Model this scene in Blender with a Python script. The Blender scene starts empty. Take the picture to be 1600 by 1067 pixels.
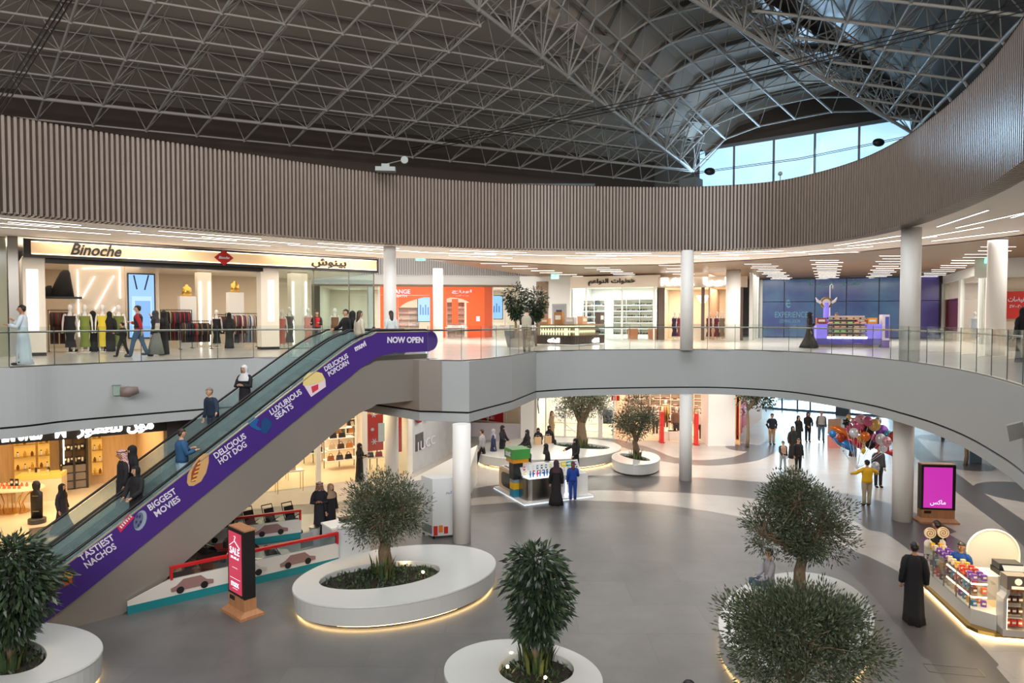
import bpy, bmesh, math, random
from mathutils import Vector, Matrix, geometry
random.seed(7)
S = bpy.context.scene
COL = S.collection
PI = math.pi
R = math.radians
# ------------------------------------------------------------------ camera
F = 1067.0                      # focal length in pixels of the 1600 px wide frame
CAMZ = 7.0
PITCH = R(1.88)
cd = bpy.data.cameras.new('camera')
cd.sensor_width = 36.0
cd.lens = F / 1600 * 36.0
cd.clip_end = 400
cam = bpy.data.objects.new('camera', cd)
COL.objects.link(cam)
cam.location = (0, 0, CAMZ)
cam.rotation_euler = (PI / 2 - PITCH, 0, 0)
S.camera = cam
# ------------------------------------------------------------------ colour management
S.view_settings.view_transform = 'Standard'
S.view_settings.look = 'None'
S.view_settings.exposure = 0.32
S.view_settings.gamma = 1.0
S.view_settings.use_curve_mapping = False
S.cycles.max_bounces = 7
S.cycles.diffuse_bounces = 3
S.cycles.glossy_bounces = 3
S.cycles.transmission_bounces = 4
S.cycles.transparent_max_bounces = 12
S.cycles.caustics_reflective = False
S.cycles.caustics_refractive = False
S.cycles.sample_clamp_indirect = 4.0
# ------------------------------------------------------------------ world: overcast daylight
W = bpy.data.worlds.new('world')
S.world = W
W.use_nodes = True
nt = W.node_tree
bg = nt.nodes['Background']
sky = nt.nodes.new('ShaderNodeTexSky')
sky.sky_type = 'HOSEK_WILKIE'
sky.turbidity = 6.0
sky.sun_direction = (0.3, -0.5, 0.8)
mixn = nt.nodes.new('ShaderNodeMix')
mixn.data_type = 'RGBA'
mixn.inputs[0].default_value = 0.25
mixn.inputs[6].default_value = (0.62, 0.82, 1.0, 1)
nt.links.new(sky.outputs[0], mixn.inputs[7])
nt.links.new(mixn.outputs[2], bg.inputs[0])
bg.inputs[1].default_value = 1.1

def area(name, loc, rot, sx, sy, power, color=(1, 1, 1), spread=180):
    l = bpy.data.lights.new(name, 'AREA')
    l.shape = 'RECTANGLE'
    l.size = sx
    l.size_y = sy
    l.energy = power
    l.color = color
    l.spread = R(spread)
    o = bpy.data.objects.new(name, l)
    o.location = loc
    o.rotation_euler = rot
    COL.objects.link(o)
    return o

def look(loc, target):
    d = Vector(target) - Vector(loc)
    return d.to_track_quat('-Z', 'Y').to_euler()

WARM = (1.0, 0.76, 0.50)
NEUT = (1.0, 0.93, 0.86)
COOL = (0.72, 0.87, 1.0)
# unseen fill lamps added above the atrium and behind the viewer
area('atrium_fill_top', (1, 18.5, 20.0), (0, 0, 0), 24, 9, 2500, (0.93, 0.97, 1.0))
l0 = (0, -14, 16)
area('atrium_fill_back', l0, look(l0, (-4, 30, 15)), 36, 8, 10500, (1.0, 0.975, 0.95))
# ------------------------------------------------------------------ pixel helpers
ct, st = math.cos(PITCH), math.sin(PITCH)

def ray(u, v):
    a = (u - 800) / F
    b = (533.5 - v) / F
    return Vector((a, ct + b * st, -st + b * ct))

def atz(u, v, z):
    d = ray(u, v)
    k = (z - CAMZ) / d.z
    return Vector((d.x * k, d.y * k, z))

def aty(u, v, y):
    d = ray(u, v)
    k = y / d.y
    return Vector((d.x * k, y, CAMZ + d.z * k))

# ------------------------------------------------------------------ materials
MATS = {}

def mat(name, col, rough=0.6, metal=0.0, emis=None, est=0.0, noise=0.0, nscale=3.0, bump=0.0, spec=0.5, alpha=1.0, coat=0.0):
    if name in MATS:
        return MATS[name]
    m = bpy.data.materials.new(name)
    m.use_nodes = True
    n = m.node_tree
    b = n.nodes['Principled BSDF']
    c = (col[0], col[1], col[2], 1)
    b.inputs['Base Color'].default_value = c
    b.inputs['Roughness'].default_value = rough
    b.inputs['Metallic'].default_value = metal
    b.inputs['Specular IOR Level'].default_value = spec
    if coat:
        b.inputs['Coat Weight'].default_value = coat
    if emis is not None:
        b.inputs['Emission Color'].default_value = (emis[0], emis[1], emis[2], 1)
        b.inputs['Emission Strength'].default_value = est
    if noise > 0 or bump > 0:
        tc = n.nodes.new('ShaderNodeTexCoord')
        t = n.nodes.new('ShaderNodeTexNoise')
        t.inputs['Scale'].default_value = nscale
        t.inputs['Detail'].default_value = 4
        n.links.new(tc.outputs['Object'], t.inputs['Vector'])
        if noise > 0:
            mx = n.nodes.new('ShaderNodeMix')
            mx.data_type = 'RGBA'
            mx.inputs[6].default_value = tuple(max(0, x * (1 - noise)) for x in col) + (1,)
            mx.inputs[7].default_value = tuple(min(1, x * (1 + noise)) for x in col) + (1,)
            n.links.new(t.outputs['Fac'], mx.inputs[0])
            n.links.new(mx.outputs[2], b.inputs['Base Color'])
        if bump > 0:
            bp = n.nodes.new('ShaderNodeBump')
            bp.inputs['Strength'].default_value = bump
            bp.inputs['Distance'].default_value = 0.02
            n.links.new(t.outputs['Fac'], bp.inputs['Height'])
            n.links.new(bp.outputs['Normal'], b.inputs['Normal'])
    MATS[name] = m
    return m

def srgb(r, g, b):
    f = lambda x: ((x / 255 + 0.055) / 1.055) ** 2.4 if x > 10 else x / 255 / 12.92
    return (f(r), f(g), f(b))

def C(name, r, g, b, rough=0.6, **k):
    """plain coloured material from sRGB bytes"""
    return mat(name, srgb(r, g, b), rough, **k)

def glow(name, col, s):
    return mat(name, (0.04, 0.04, 0.04) if name.startswith('screen') else (0.8, 0.8, 0.8), 0.35, emis=col, est=s)

def glass(name, tint=(0.86, 0.95, 0.93), refl=0.12, rough=0.02):
    if name in MATS:
        return MATS[name]
    m = bpy.data.materials.new(name)
    m.use_nodes = True
    n = m.node_tree
    n.nodes.remove(n.nodes['Principled BSDF'])
    out = n.nodes['Material Output']
    tr = n.nodes.new('ShaderNodeBsdfTransparent')
    tr.inputs[0].default_value = tint + (1,)
    gl = n.nodes.new('ShaderNodeBsdfGlossy')
    gl.inputs['Roughness'].default_value = rough
    fr = n.nodes.new('ShaderNodeLayerWeight')
    fr.inputs[0].default_value = 0.5
    pw = n.nodes.new('ShaderNodeMath')
    pw.operation = 'POWER'
    pw.inputs[1].default_value = 5.0
    n.links.new(fr.outputs['Facing'], pw.inputs[0])
    ad = n.nodes.new('ShaderNodeMath')
    ad.operation = 'MULTIPLY_ADD'
    ad.inputs[1].default_value = 0.7
    ad.inputs[2].default_value = refl * 0.3
    mx = n.nodes.new('ShaderNodeMixShader')
    n.links.new(pw.outputs[0], ad.inputs[0])
    n.links.new(ad.outputs[0], mx.inputs[0])
    n.links.new(tr.outputs[0], mx.inputs[1])
    n.links.new(gl.outputs[0], mx.inputs[2])
    n.links.new(mx.outputs[0], out.inputs[0])
    MATS[name] = m
    return m

# ------------------------------------------------------------------ mesh builder
class MB:
    def __init__(s):
        s.v = []
        s.f = []
        s.m = []

    def add(s, vs, fs, mi=0, M=None):
        o = len(s.v)
        if M is not None:
            vs = [M @ Vector(p) for p in vs]
        s.v += [tuple(p) for p in vs]
        s.f += [tuple(i + o for i in f) for f in fs]
        s.m += [mi] * len(fs)
        return s

    def box(s, c, d, rz=0.0, mi=0, M=None):
        x, y, z = d[0] / 2, d[1] / 2, d[2] / 2
        ca, sa = math.cos(rz), math.sin(rz)
        vs = []
        for k in (-z, z):
            for (i, j) in ((-x, -y), (x, -y), (x, y), (-x, y)):
                vs.append((c[0] + i * ca - j * sa, c[1] + i * sa + j * ca, c[2] + k))
        return s.add(vs, [(0, 3, 2, 1), (4, 5, 6, 7), (0, 1, 5, 4), (1, 2, 6, 5), (2, 3, 7, 6), (3, 0, 4, 7)], mi, M)

    def quad(s, a, b, c, d, mi=0):
        return s.add([a, b, c, d], [(0, 1, 2, 3)], mi)

    def slabquad(s, a, b, c, d, th, mi=0):
        """thick panel from four corners, thickness th along its normal"""
        a, b, c, d = map(Vector, (a, b, c, d))
        n = (b - a).cross(d - a).normalized() * th
        return s.add([a, b, c, d, a + n, b + n, c + n, d + n], [(0, 3, 2, 1), (4, 5, 6, 7), (0, 1, 5, 4), (1, 2, 6, 5), (2, 3, 7, 6), (3, 0, 4, 7)], mi)

    def tube(s, pts, r, n=8, mi=0, cap=True, sq=1.0):
        pts = [Vector(p) for p in pts]
        rs = r if isinstance(r, (list, tuple)) else [r] * len(pts)
        o = len(s.v)
        ref = None
        for i, p in enumerate(pts):
            t = (pts[min(i + 1, len(pts) - 1)] - pts[max(i - 1, 0)])
            if t.length < 1e-9:
                t = Vector((0, 0, 1))
            t.normalize()
            if ref is None:
                ref = Vector((0, 0, 1)) if abs(t.z) < 0.9 else Vector((1, 0, 0))
            x = t.cross(ref)
            if x.length < 1e-6:
                x = t.cross(Vector((0, 1, 0.1)))
            x.normalize()
            y = t.cross(x).normalized()
            ref = -y if False else ref
            for k in range(n):
                a = 2 * PI * k / n
                q = p + x * (rs[i] * math.cos(a)) + y * (rs[i] * sq * math.sin(a))
                s.v.append(tuple(q))
        for i in range(len(pts) - 1):
            for k in range(n):
                a, b = o + i * n + k, o + i * n + (k + 1) % n
                s.f.append((a, b, b + n, a + n))
                s.m.append(mi)
        if cap:
            s.f.append(tuple(o + k for k in reversed(range(n))))
            s.f.append(tuple(o + (len(pts) - 1) * n + k for k in range(n)))
            s.m += [mi, mi]
        return s

    def lathe(s, prof, c=(0, 0, 0), n=24, mi=0, sx=1.0, sy=1.0, cap=True):
        o = len(s.v)
        for (r, z) in prof:
            for k in range(n):
                a = 2 * PI * k / n
                s.v.append((c[0] + r * sx * math.cos(a), c[1] + r * sy * math.sin(a), c[2] + z))
        for i in range(len(prof) - 1):
            for k in range(n):
                a, b = o + i * n + k, o + i * n + (k + 1) % n
                s.f.append((a, b, b + n, a + n))
                s.m.append(mi)
        if cap:
            s.f.append(tuple(o + k for k in reversed(range(n))))
            s.f.append(tuple(o + (len(prof) - 1) * n + k for k in range(n)))
            s.m += [mi, mi]
        return s

    def ball(s, c, r, n=12, m=8, mi=0, sc=(1, 1, 1)):
        o = len(s.v)
        for i in range(1, m):
            t = PI * i / m
            for k in range(n):
                a = 2 * PI * k / n
                s.v.append((c[0] + r * sc[0] * math.sin(t) * math.cos(a), c[1] + r * sc[1] * math.sin(t) * math.sin(a), c[2] + r * sc[2] * math.cos(t)))
        T = len(s.v)
        s.v.append((c[0], c[1], c[2] + r * sc[2]))
        s.v.append((c[0], c[1], c[2] - r * sc[2]))
        for i in range(m - 2):
            for k in range(n):
                a, b = o + i * n + k, o + i * n + (k + 1) % n
                s.f.append((a, a + n, b + n, b))
                s.m.append(mi)
        for k in range(n):
            s.f.append((T, o + k, o + (k + 1) % n))
            s.f.append((T + 1, o + (m - 2) * n + (k + 1) % n, o + (m - 2) * n + k))
            s.m += [mi, mi]
        return s

    def prism(s, poly, z0, z1, mi=0, top=True, bot=True, side=True):
        n = len(poly)
        o = len(s.v)
        for z in (z0, z1):
            s.v += [(p[0], p[1], z) for p in poly]
        if side:
            for i in range(n):
                j = (i + 1) % n
                s.f.append((o + i, o + j, o + n + j, o + n + i))
                s.m.append(mi)
        if top:
            s.f.append(tuple(o + n + i for i in range(n)))
            s.m.append(mi)
        if bot:
            s.f.append(tuple(o + i for i in reversed(range(n))))
            s.m.append(mi)
        return s

    def mesh(s, name, mats, smooth=False):
        me = bpy.data.meshes.new(name)
        me.from_pydata(s.v, [], s.f)
        if not isinstance(mats, (list, tuple)):
            mats = [mats]
        for m in mats:
            me.materials.append(m)
        me.polygons.foreach_set('material_index', s.m)
        if smooth:
            me.polygons.foreach_set('use_smooth', [True] * len(s.f))
        me.update()
        return me

    def build(s, name, mats, parent=None, loc=(0, 0, 0), rz=0.0, smooth=False):
        return place(s.mesh(name, mats, smooth), name, parent, loc, rz)

def place(me, name, parent=None, loc=(0, 0, 0), rz=0.0):
    o = bpy.data.objects.new(name, me)
    COL.objects.link(o)
    if parent is not None:
        o.parent = parent
    o.location = loc
    o.rotation_euler = (0, 0, rz)
    return o

def thing(name, label, cat, loc=(0, 0, 0), rz=0.0, group=None):
    o = bpy.data.objects.new(name, None)
    o.empty_display_size = 0.1
    COL.objects.link(o)
    o.location = loc
    o.rotation_euler = (0, 0, rz)
    return tag(o, label, cat, group)

def tag(o, label=None, cat=None, group=None, kind=None):
    if label:
        o['label'] = label
    if cat:
        o['category'] = cat
    if group:
        o['group'] = group
    if kind:
        o['kind'] = kind
    return o

def struct(o):
    o['kind'] = 'structure'
    return o

def dup(root, loc, rz=0.0, label=None, group=None, scale=None):
    def cp(o, par):
        c = o.copy()
        COL.objects.link(c)
        c.parent = par
        for ch in KIDS.get(o.name, []):
            cp(ch, c)
        return c
    KIDS = {}
    for ch in root.children:
        KIDS.setdefault(root.name, []).append(ch)
        for g in ch.children:
            KIDS.setdefault(ch.name, []).append(g)
    r = cp(root, None)
    r.location = loc
    r.rotation_euler = (0, 0, rz)
    if scale:
        r.scale = scale if isinstance(scale, tuple) else (scale,) * 3
    if label:
        r['label'] = label
    if group:
        r['group'] = group
    return r

def catmull(P, k=8, closed=True):
    out = []
    n = len(P)
    rng = range(n) if closed else range(n - 1)
    for i in rng:
        g = (lambda j: P[j % n]) if closed else (lambda j: P[max(0, min(n - 1, j))])
        p0, p1, p2, p3 = [Vector(g(i + d)) for d in (-1, 0, 1, 2)]
        for j in range(k):
            t = j / k
            out.append(0.5 * ((2 * p1) + (p2 - p0) * t + (2 * p0 - 5 * p1 + 4 * p2 - p3) * t * t + (-p0 + 3 * p1 - 3 * p2 + p3) * t ** 3))
    if not closed:
        out.append(Vector(P[-1]))
    return out

def polyfill(mb, outer, holes, z, mi=0, up=True):
    loops = [[Vector((p[0], p[1], 0)) for p in outer]] + [[Vector((p[0], p[1], 0)) for p in h] for h in holes]
    tris = geometry.tessellate_polygon(loops)
    flat = [p for l in loops for p in l]
    fs = []
    for t in tris:
        a, b, c = [flat[i] for i in t]
        s = (b - a).cross(c - a).z
        if (s > 0) != up:
            t = (t[0], t[2], t[1])
        fs.append(t)
    mb.add([(p.x, p.y, z) for p in flat], fs, mi)

def resample(path, step, closed=True):
    pts = [Vector(p) for p in path]
    if closed:
        pts.append(pts[0])
    out = []
    acc = 0.0
    nxt = 0.0
    for a, b in zip(pts, pts[1:]):
        L = (b - a).length
        while nxt <= acc + L and L > 0:
            out.append((a.lerp(b, (nxt - acc) / L), (b - a).normalized()))
            nxt += step
        acc += L
    return out

def offset(path, d, closed=True):
    """2D offset; positive d = to the right of the walking direction"""
    n = len(path)
    out = []
    for i, p in enumerate(path):
        a = path[(i - 1) % n] if closed or i > 0 else p
        b = path[(i + 1) % n] if closed or i < n - 1 else p
        t = Vector((b[0] - a[0], b[1] - a[1], 0)).normalized()
        out.append(Vector((p[0] + t.y * d, p[1] - t.x * d, 0)))
    return out

# ------------------------------------------------------------------ lettering
AR = dict(zip('ابةتثجحخدذرزسشصضطظعغفقكلمنهوىيئ',
    [(0xFE8D, 2), (0xFE8F, 4), (0xFE93, 2), (0xFE95, 4), (0xFE99, 4), (0xFE9D, 4), (0xFEA1, 4), (0xFEA5, 4), (0xFEA9, 2), (0xFEAB, 2), (0xFEAD, 2), (0xFEAF, 2),
     (0xFEB1, 4), (0xFEB5, 4), (0xFEB9, 4), (0xFEBD, 4), (0xFEC1, 4), (0xFEC5, 4), (0xFEC9, 4), (0xFECD, 4), (0xFED1, 4), (0xFED5, 4), (0xFED9, 4), (0xFEDD, 4),
     (0xFEE1, 4), (0xFEE5, 4), (0xFEE9, 4), (0xFEED, 2), (0xFEEF, 2), (0xFEF1, 4), (0xFE89, 4)]))

def arabic(t):
    out = []
    for i, ch in enumerate(t):
        if ch not in AR:
            out.append(ch)
            continue
        base, n = AR[ch]
        prev = i > 0 and t[i - 1] in AR and AR[t[i - 1]][1] == 4
        nxt = n == 4 and i + 1 < len(t) and t[i + 1] in AR
        out.append(chr(base + (3 if prev and nxt else 1 if prev else 2 if nxt else 0)))
    return ''.join(reversed(out))

TXT = {}

def text_mesh(s, bold=0.0, depth=0.02, shear=0.0, res=3):
    """lettering as a mesh of height 1 (cap height), centred on the origin, in the XZ plane facing -Y"""
    key = (s, bold, depth, shear)
    if key in TXT:
        return TXT[key]
    c = bpy.data.curves.new('lettering', 'FONT')
    c.body = s
    c.size = 1
    c.resolution_u = res
    c.extrude = depth
    c.offset = bold
    c.shear = shear
    c.align_x = 'CENTER'
    o = bpy.data.objects.new('lettering', c)
    COL.objects.link(o)
    bpy.context.view_layer.update()
    me = bpy.data.meshes.new_from_object(o.evaluated_get(bpy.context.evaluated_depsgraph_get()))
    bpy.data.objects.remove(o)
    xs = [v.co.x for v in me.vertices] or [0]
    ys = [v.co.y for v in me.vertices] or [0]
    cx, cy = (min(xs) + max(xs)) / 2, (min(ys) + max(ys)) / 2
    w, h = max(xs) - min(xs), max(ys) - min(ys)
    vs = [((v.co.x - cx), -v.co.z, (v.co.y - cy)) for v in me.vertices]
    fs = [tuple(p.vertices) for p in me.polygons]
    TXT[key] = (vs, fs, w, h)
    return TXT[key]

def letter(mb, s, M, w=None, h=None, bold=0.0, depth=0.02, shear=0.0, mi=0, ar=False):
    """adds lettering to mb; M maps the local frame (x right, z up, -y outward); fitted to width w or height h"""
    vs, fs, tw, th = text_mesh(arabic(s) if ar else s, bold, depth, shear)
    kx = (w / tw) if w else h / th
    kz = (h / th) if h else kx
    mb.add([(x * kx, y, z * kz) for x, y, z in vs], fs, mi, M)

def frame(o, ex, ez=(0, 0, 1)):
    """matrix with origin o, local x along ex, z along ez (re-orthogonalised), y = z cross x"""
    ex = Vector(ex).normalized()
    ez = Vector(ez)
    ez = (ez - ex * ez.dot(ex)).normalized()
    ey = ez.cross(ex)
    m = Matrix.Identity(4)
    for i in range(3):
        m[i][0], m[i][1], m[i][2], m[i][3] = ex[i], ey[i], ez[i], o[i]
    return m

class Plane:
    """vertical plane through A and B (2D); t runs from A to B, positive depth d = away from the viewer"""
    def __init__(s, A, B):
        s.A = Vector((A[0], A[1], 0))
        s.e = Vector((B[0] - A[0], B[1] - A[1], 0))
        s.L = s.e.length
        s.e.normalize()
        s.n = Vector((-s.e.y, s.e.x, 0))
        s.rz = math.atan2(s.e.y, s.e.x)

    def hit(s, u, v, d=0.0):
        r = ray(u, v)
        A = s.A + s.n * d
        k = A.dot(s.n) / (r.x * s.n.x + r.y * s.n.y)
        return (Vector((r.x * k, r.y * k, 0)) - A).dot(s.e), CAMZ + r.z * k

    def P(s, t, d=0.0, z=0.0):
        q = s.A + s.e * t + s.n * d
        return Vector((q.x, q.y, z))

    def M(s, t, d=0.0, z=0.0):
        return frame(s.P(t, d, z), s.e)

    def box(s, mb, t0, t1, d0, d1, z0, z1, mi=0):
        c = s.P((t0 + t1) / 2, (d0 + d1) / 2, (z0 + z1) / 2)
        mb.box(c, (abs(t1 - t0), abs(d1 - d0), abs(z1 - z0)), s.rz, mi)
        return mb
# ================================================================== THE BUILDING
F2 = 5.66          # upper floor level
CL = 9.95          # upper ceiling
SOF = 3.72         # underside of the upper slab (lower ceiling)
DT = 12.65         # top of slatted drum

def stone(name, col, scale=0.9, rough=0.28, var=0.10):
    m = mat(name, col, rough)
    n = m.node_tree
    b = n.nodes['Principled BSDF']
    tc = n.nodes.new('ShaderNodeTexCoord')
    no = n.nodes.new('ShaderNodeTexNoise')
    no.inputs['Scale'].default_value = 0.7
    no.inputs['Detail'].default_value = 8
    no.inputs['Roughness'].default_value = 0.65
    n.links.new(tc.outputs['Object'], no.inputs['Vector'])
    br = n.nodes.new('ShaderNodeTexBrick')
    br.offset = 0.5
    br.inputs['Scale'].default_value = scale
    br.inputs['Mortar Size'].default_value = 0.004
    br.inputs['Color1'].default_value = tuple(x * (1 + var * 0.5) for x in col) + (1,)
    br.inputs['Color2'].default_value = tuple(x * (1 - var * 0.5) for x in col) + (1,)
    br.inputs['Mortar'].default_value = tuple(x * 0.84 for x in col) + (1,)
    br.inputs['Brick Width'].default_value = 1.2
    br.inputs['Row Height'].default_value = 0.6
    n.links.new(tc.outputs['Object'], br.inputs['Vector'])
    mx = n.nodes.new('ShaderNodeMix')
    mx.data_type = 'RGBA'
    mx.blend_type = 'MULTIPLY'
    mx.inputs[0].default_value = 1.0
    rp = n.nodes.new('ShaderNodeMapRange')
    rp.inputs[1].default_value = 0.3
    rp.inputs[2].default_value = 0.7
    rp.inputs[3].default_value = 1 - var
    rp.inputs[4].default_value = 1 + var
    n.links.new(no.outputs['Fac'], rp.inputs[0])
    n.links.new(br.outputs['Color'], mx.inputs[6])
    n.links.new(rp.outputs[0], mx.inputs[7])
    n.links.new(mx.outputs[2], b.inputs['Base Color'])
    return m

def woodmat(name, col, axis=0, scale=4.0, rough=0.45, plank=0.0):
    m = mat(name, col, rough)
    n = m.node_tree
    b = n.nodes['Principled BSDF']
    tc = n.nodes.new('ShaderNodeTexCoord')
    mp = n.nodes.new('ShaderNodeMapping')
    sc = [8.0, 8.0, 8.0]
    sc[axis] = 0.6
    mp.inputs['Scale'].default_value = sc
    no = n.nodes.new('ShaderNodeTexNoise')
    no.inputs['Scale'].default_value = scale
    no.inputs['Detail'].default_value = 5
    n.links.new(tc.outputs['Object'], mp.inputs[0])
    n.links.new(mp.outputs[0], no.inputs['Vector'])
    mx = n.nodes.new('ShaderNodeMix')
    mx.data_type = 'RGBA'
    mx.inputs[6].default_value = tuple(x * 0.7 for x in col) + (1,)
    mx.inputs[7].default_value = tuple(min(1, x * 1.25) for x in col) + (1,)
    n.links.new(no.outputs['Fac'], mx.inputs[0])
    n.links.new(mx.outputs[2], b.inputs['Base Color'])
    return m

M_center = stone('atrium_stone_grey', srgb(102, 101, 100), 0.4, 0.34, 0.16)
M_light = stone('corridor_stone_beige', srgb(176, 169, 162), 0.55, 0.26, 0.06)
M_band = stone('inlay_stone_dark', srgb(84, 81, 82), 0.55, 0.3, 0.10)
M_up = stone('upper_floor_stone', srgb(204, 197, 188), 0.55, 0.2, 0.06)
M_white = C('white_paint', 205, 205, 202, 0.55, noise=0.03, nscale=0.6)
M_ceil = C('ceiling_paint', 242, 234, 226, 0.7, noise=0.03, nscale=0.4)
M_shadow = C('shadow_gap', 12, 12, 12, 0.8)
M_col = C('column_paint', 236, 234, 230, 0.45, noise=0.02, nscale=1.0)
M_slat = woodmat('slat_wood', srgb(126, 113, 103), 2, 3.0, 0.34)
M_fas = C('fascia_paint', 166, 170, 171, 0.5, noise=0.02, nscale=0.5)
M_slatback = C('slat_backing', 74, 58, 50, 0.8)
M_steel = C('brushed_steel', 150, 146, 140, 0.3, metal=1.0)
M_black = C('black_matte', 18, 17, 17, 0.5)
M_rail = glass('railing_glass', (0.93, 0.96, 0.95), 0.15)
M_shopglass = glass('shop_glass', (0.90, 0.95, 0.94), 0.15)
M_wood = woodmat('ceiling_wood', srgb(116, 90, 62), 0, 1.5, 0.45)

# ---- opening in the upper slab: one closed curve with the escalator landing
def fz(u, v, z=F2):
    p = atz(u, v, z)
    return (p.x, p.y, 0)
left_pts = [(-13.5, -14, 0), (-17.5, -6, 0), (-20, 3, 0), (-20, 11, 0), (-17.6, 16.0, 0), fz(0, 575.5), fz(100, 570.5), fz(200, 566.5), fz(300, 562.7), fz(400, 559.5), fz(500, 558.5)]
land = [(-5.35, 24.3, 0), fz(655, 563.5), fz(733, 564.5), fz(800, 556.5), fz(838, 549.5)]
right_pts = [fz(838, 549.5), fz(900, 547.8), fz(1000, 546.8), fz(1100, 546.5), fz(1160, 547.3), fz(1230, 549.5), fz(1300, 554), fz(1360, 559), fz(1407, 564.5), fz(1455, 571), fz(1505, 580), fz(1550, 591), fz(1600, 606.5), (8.3, 10.2, 0), (7.3, 7.5, 0), (7.2, 3, 0), (8, -5, 0), (8, -14, 0)]
LP = catmull(left_pts, 8, False)
RP = catmull(right_pts, 8, False)
OPEN = LP + [Vector(p) for p in land[:-1]] + RP
# ---- drum: same oval without the landing, at ceiling level
def fc(u, v, z=CL):
    p = atz(u, v, z)
    return (p.x, p.y, 0)
drum_pts = [(-13.5, -14, 0), (-17.5, -6, 0), (-20, 3, 0), (-20, 11, 0), (-17.6, 15.9, 0), fc(0, 332), fc(100, 341), fc(200, 349.5), fc(300, 357), fc(400, 365), fc(500, 373), fc(600, 380), fc(700, 385), fc(800, 388.5), fc(900, 390), fc(1000, 391), fc(1100, 390.5), fc(1200, 387), fc(1270, 380), fc(1340, 369), fc(1400, 354), fc(1450, 336), fc(1500, 314), fc(1550, 286), fc(1600, 250), (8.6, 10.6, 0), (7.5, 7.5, 0), (7.3, 3, 0), (8, -5, 0), (8, -14, 0)]
DRUM = catmull(drum_pts, 6, False)
OUTER = [(-40, -16), (34, -16), (34, 62), (-40, 62)]
hole = [(p.x, p.y) for p in OPEN]
hole[0] = (-13.5, -15.9)
hole[-1] = (8, -15.9)

# lower floor with its inlaid bands
fl = MB()
fl.quad((-40, -16, 0), (34, -16, 0), (34, 75, 0), (-40, 75, 0), 1)
def strip(mb, pts, w, z, mi, z0=0.0):
    P = catmull([(p[0], p[1], 0) for p in pts], 8, False)
    ws = w if isinstance(w, list) else None
    W_ = [w if ws is None else ws[min(len(ws) - 1, int(i / (len(P) - 1) * (len(ws) - 1) + 0.5))] for i in range(len(P))]
    n = len(P)
    A = []
    for i, p in enumerate(P):
        a, b = P[max(0, i - 1)], P[min(n - 1, i + 1)]
        t = (b - a).normalized()
        A.append((Vector((p.x + t.y * W_[i] / 2, p.y - t.x * W_[i] / 2, z)), Vector((p.x - t.y * W_[i] / 2, p.y + t.x * W_[i] / 2, z))))
    for (a, b), (c, d) in zip(A, A[1:]):
        mb.quad(a, c, d, b, mi)
def g(u, v):
    p = atz(u, v, 0)
    return (p.x, p.y)
inner = [(-16.5, -14), (-16.5, 2), (-15, 9), (-12.5, 14), (-9, 19), (-5, 23.2), g(735, 796.5), g(860, 788.5), g(950, 789), g(1040, 795), g(1160, 816), g(1260, 845), g(1340, 880), g(1385, 908), g(1420, 940), g(1460, 985), g(1500, 1032), g(1535, 1075), (8.4, 10), (7.2, 6), (6.5, -14)]
IN = catmull([(p[0], p[1], 0) for p in inner], 8, False)
polyfill(fl, [(p.x, p.y) for p in IN], [], 0.002, 0)
strip(fl, inner, [1.1] * 8 + [1.0, 1.1, 1.3, 1.4, 1.5, 1.5, 1.4, 1.2, 1.0, 0.9, 0.9], 0.004, 2)
strip(fl, [(-19, 16), (-14.5, 20.5), (-9.5, 24.2), (-5.5, 25.6), g(735, 771), g(870, 756), g(960, 754), g(1070, 757), g(1180, 765), g(1300, 782), g(1380, 806), g(1440, 838), g(1500, 880), g(1560, 940), (13.0, 15), (11.5, 9)], [1.4, 1.4, 1.4, 1.4, 1.4, 1.7, 2.6, 2.8, 2.9, 3.0, 3.0, 2.8, 2.0, 1.3, 1.2, 1.2, 1.2], 0.003, 2)
strip(fl, [g(905, 676), g(935, 684), g(960, 690), g(1000, 701), g(1025, 712), g(1050, 718.5), g(1100, 723), g(1150, 719), g(1180, 711), g(1215, 690), g(1240, 665), g(1258, 640)], 1.25, 0.003, 2)
strip(fl, [g(1400, 645), g(1415, 678), g(1440, 708), g(1490, 750), g(1545, 791), g(1600, 831), g(1680, 900)], 1.0, 0.003, 2)
for (u, v, r) in ((1610, 770, 1.9), (1168, 699.5, 1.15), (1509, 727.5, 1.2), (1472, 685, 1.3)):
    p = g(u, v)
    fl.add([(p[0] + r * math.cos(2 * PI * k / 40), p[1] + r * math.sin(2 * PI * k / 40), 0.005) for k in range(40)], [tuple(range(40))], 2)
struct(fl.build('floor', [M_center, M_light, M_band]))

# upper slab: walking surface, underside, fascia
us = MB()
polyfill(us, OUTER, [hole], F2, 0, True)
struct(us.build('floor_upper', [M_up]))
lc = MB()
polyfill(lc, OUTER, [hole], SOF, 0, False)
struct(lc.build('ceiling_lower', [M_ceil]))

def fascia(mb, path, z0, z1, mi, off=0.0):
    P = offset(path, off, False) if off else path
    for a, b in zip(P, P[1:]):
        mb.quad((a.x, a.y, z0), (b.x, b.y, z0), (b.x, b.y, z1), (a.x, a.y, z1), mi)
def ledge(mb, path, o0, o1, z, mi):
    A, B = offset(path, o0, False), offset(path, o1, False)
    for i in range(len(path) - 1):
        mb.quad((A[i].x, A[i].y, z), (A[i + 1].x, A[i + 1].y, z), (B[i + 1].x, B[i + 1].y, z), (B[i].x, B[i].y, z), mi)
fa = MB()
GAP = 4.02
fascia(fa, OPEN, GAP + 0.03, F2, 0)
fascia(fa, OPEN, GAP - 0.03, GAP + 0.03, 1, -0.06)
ledge(fa, OPEN, 0, -0.08, GAP + 0.03, 0)
ledge(fa, OPEN, -0.08, 0, GAP - 0.03, 0)
fascia(fa, OPEN, SOF, GAP - 0.03, 0)
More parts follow.
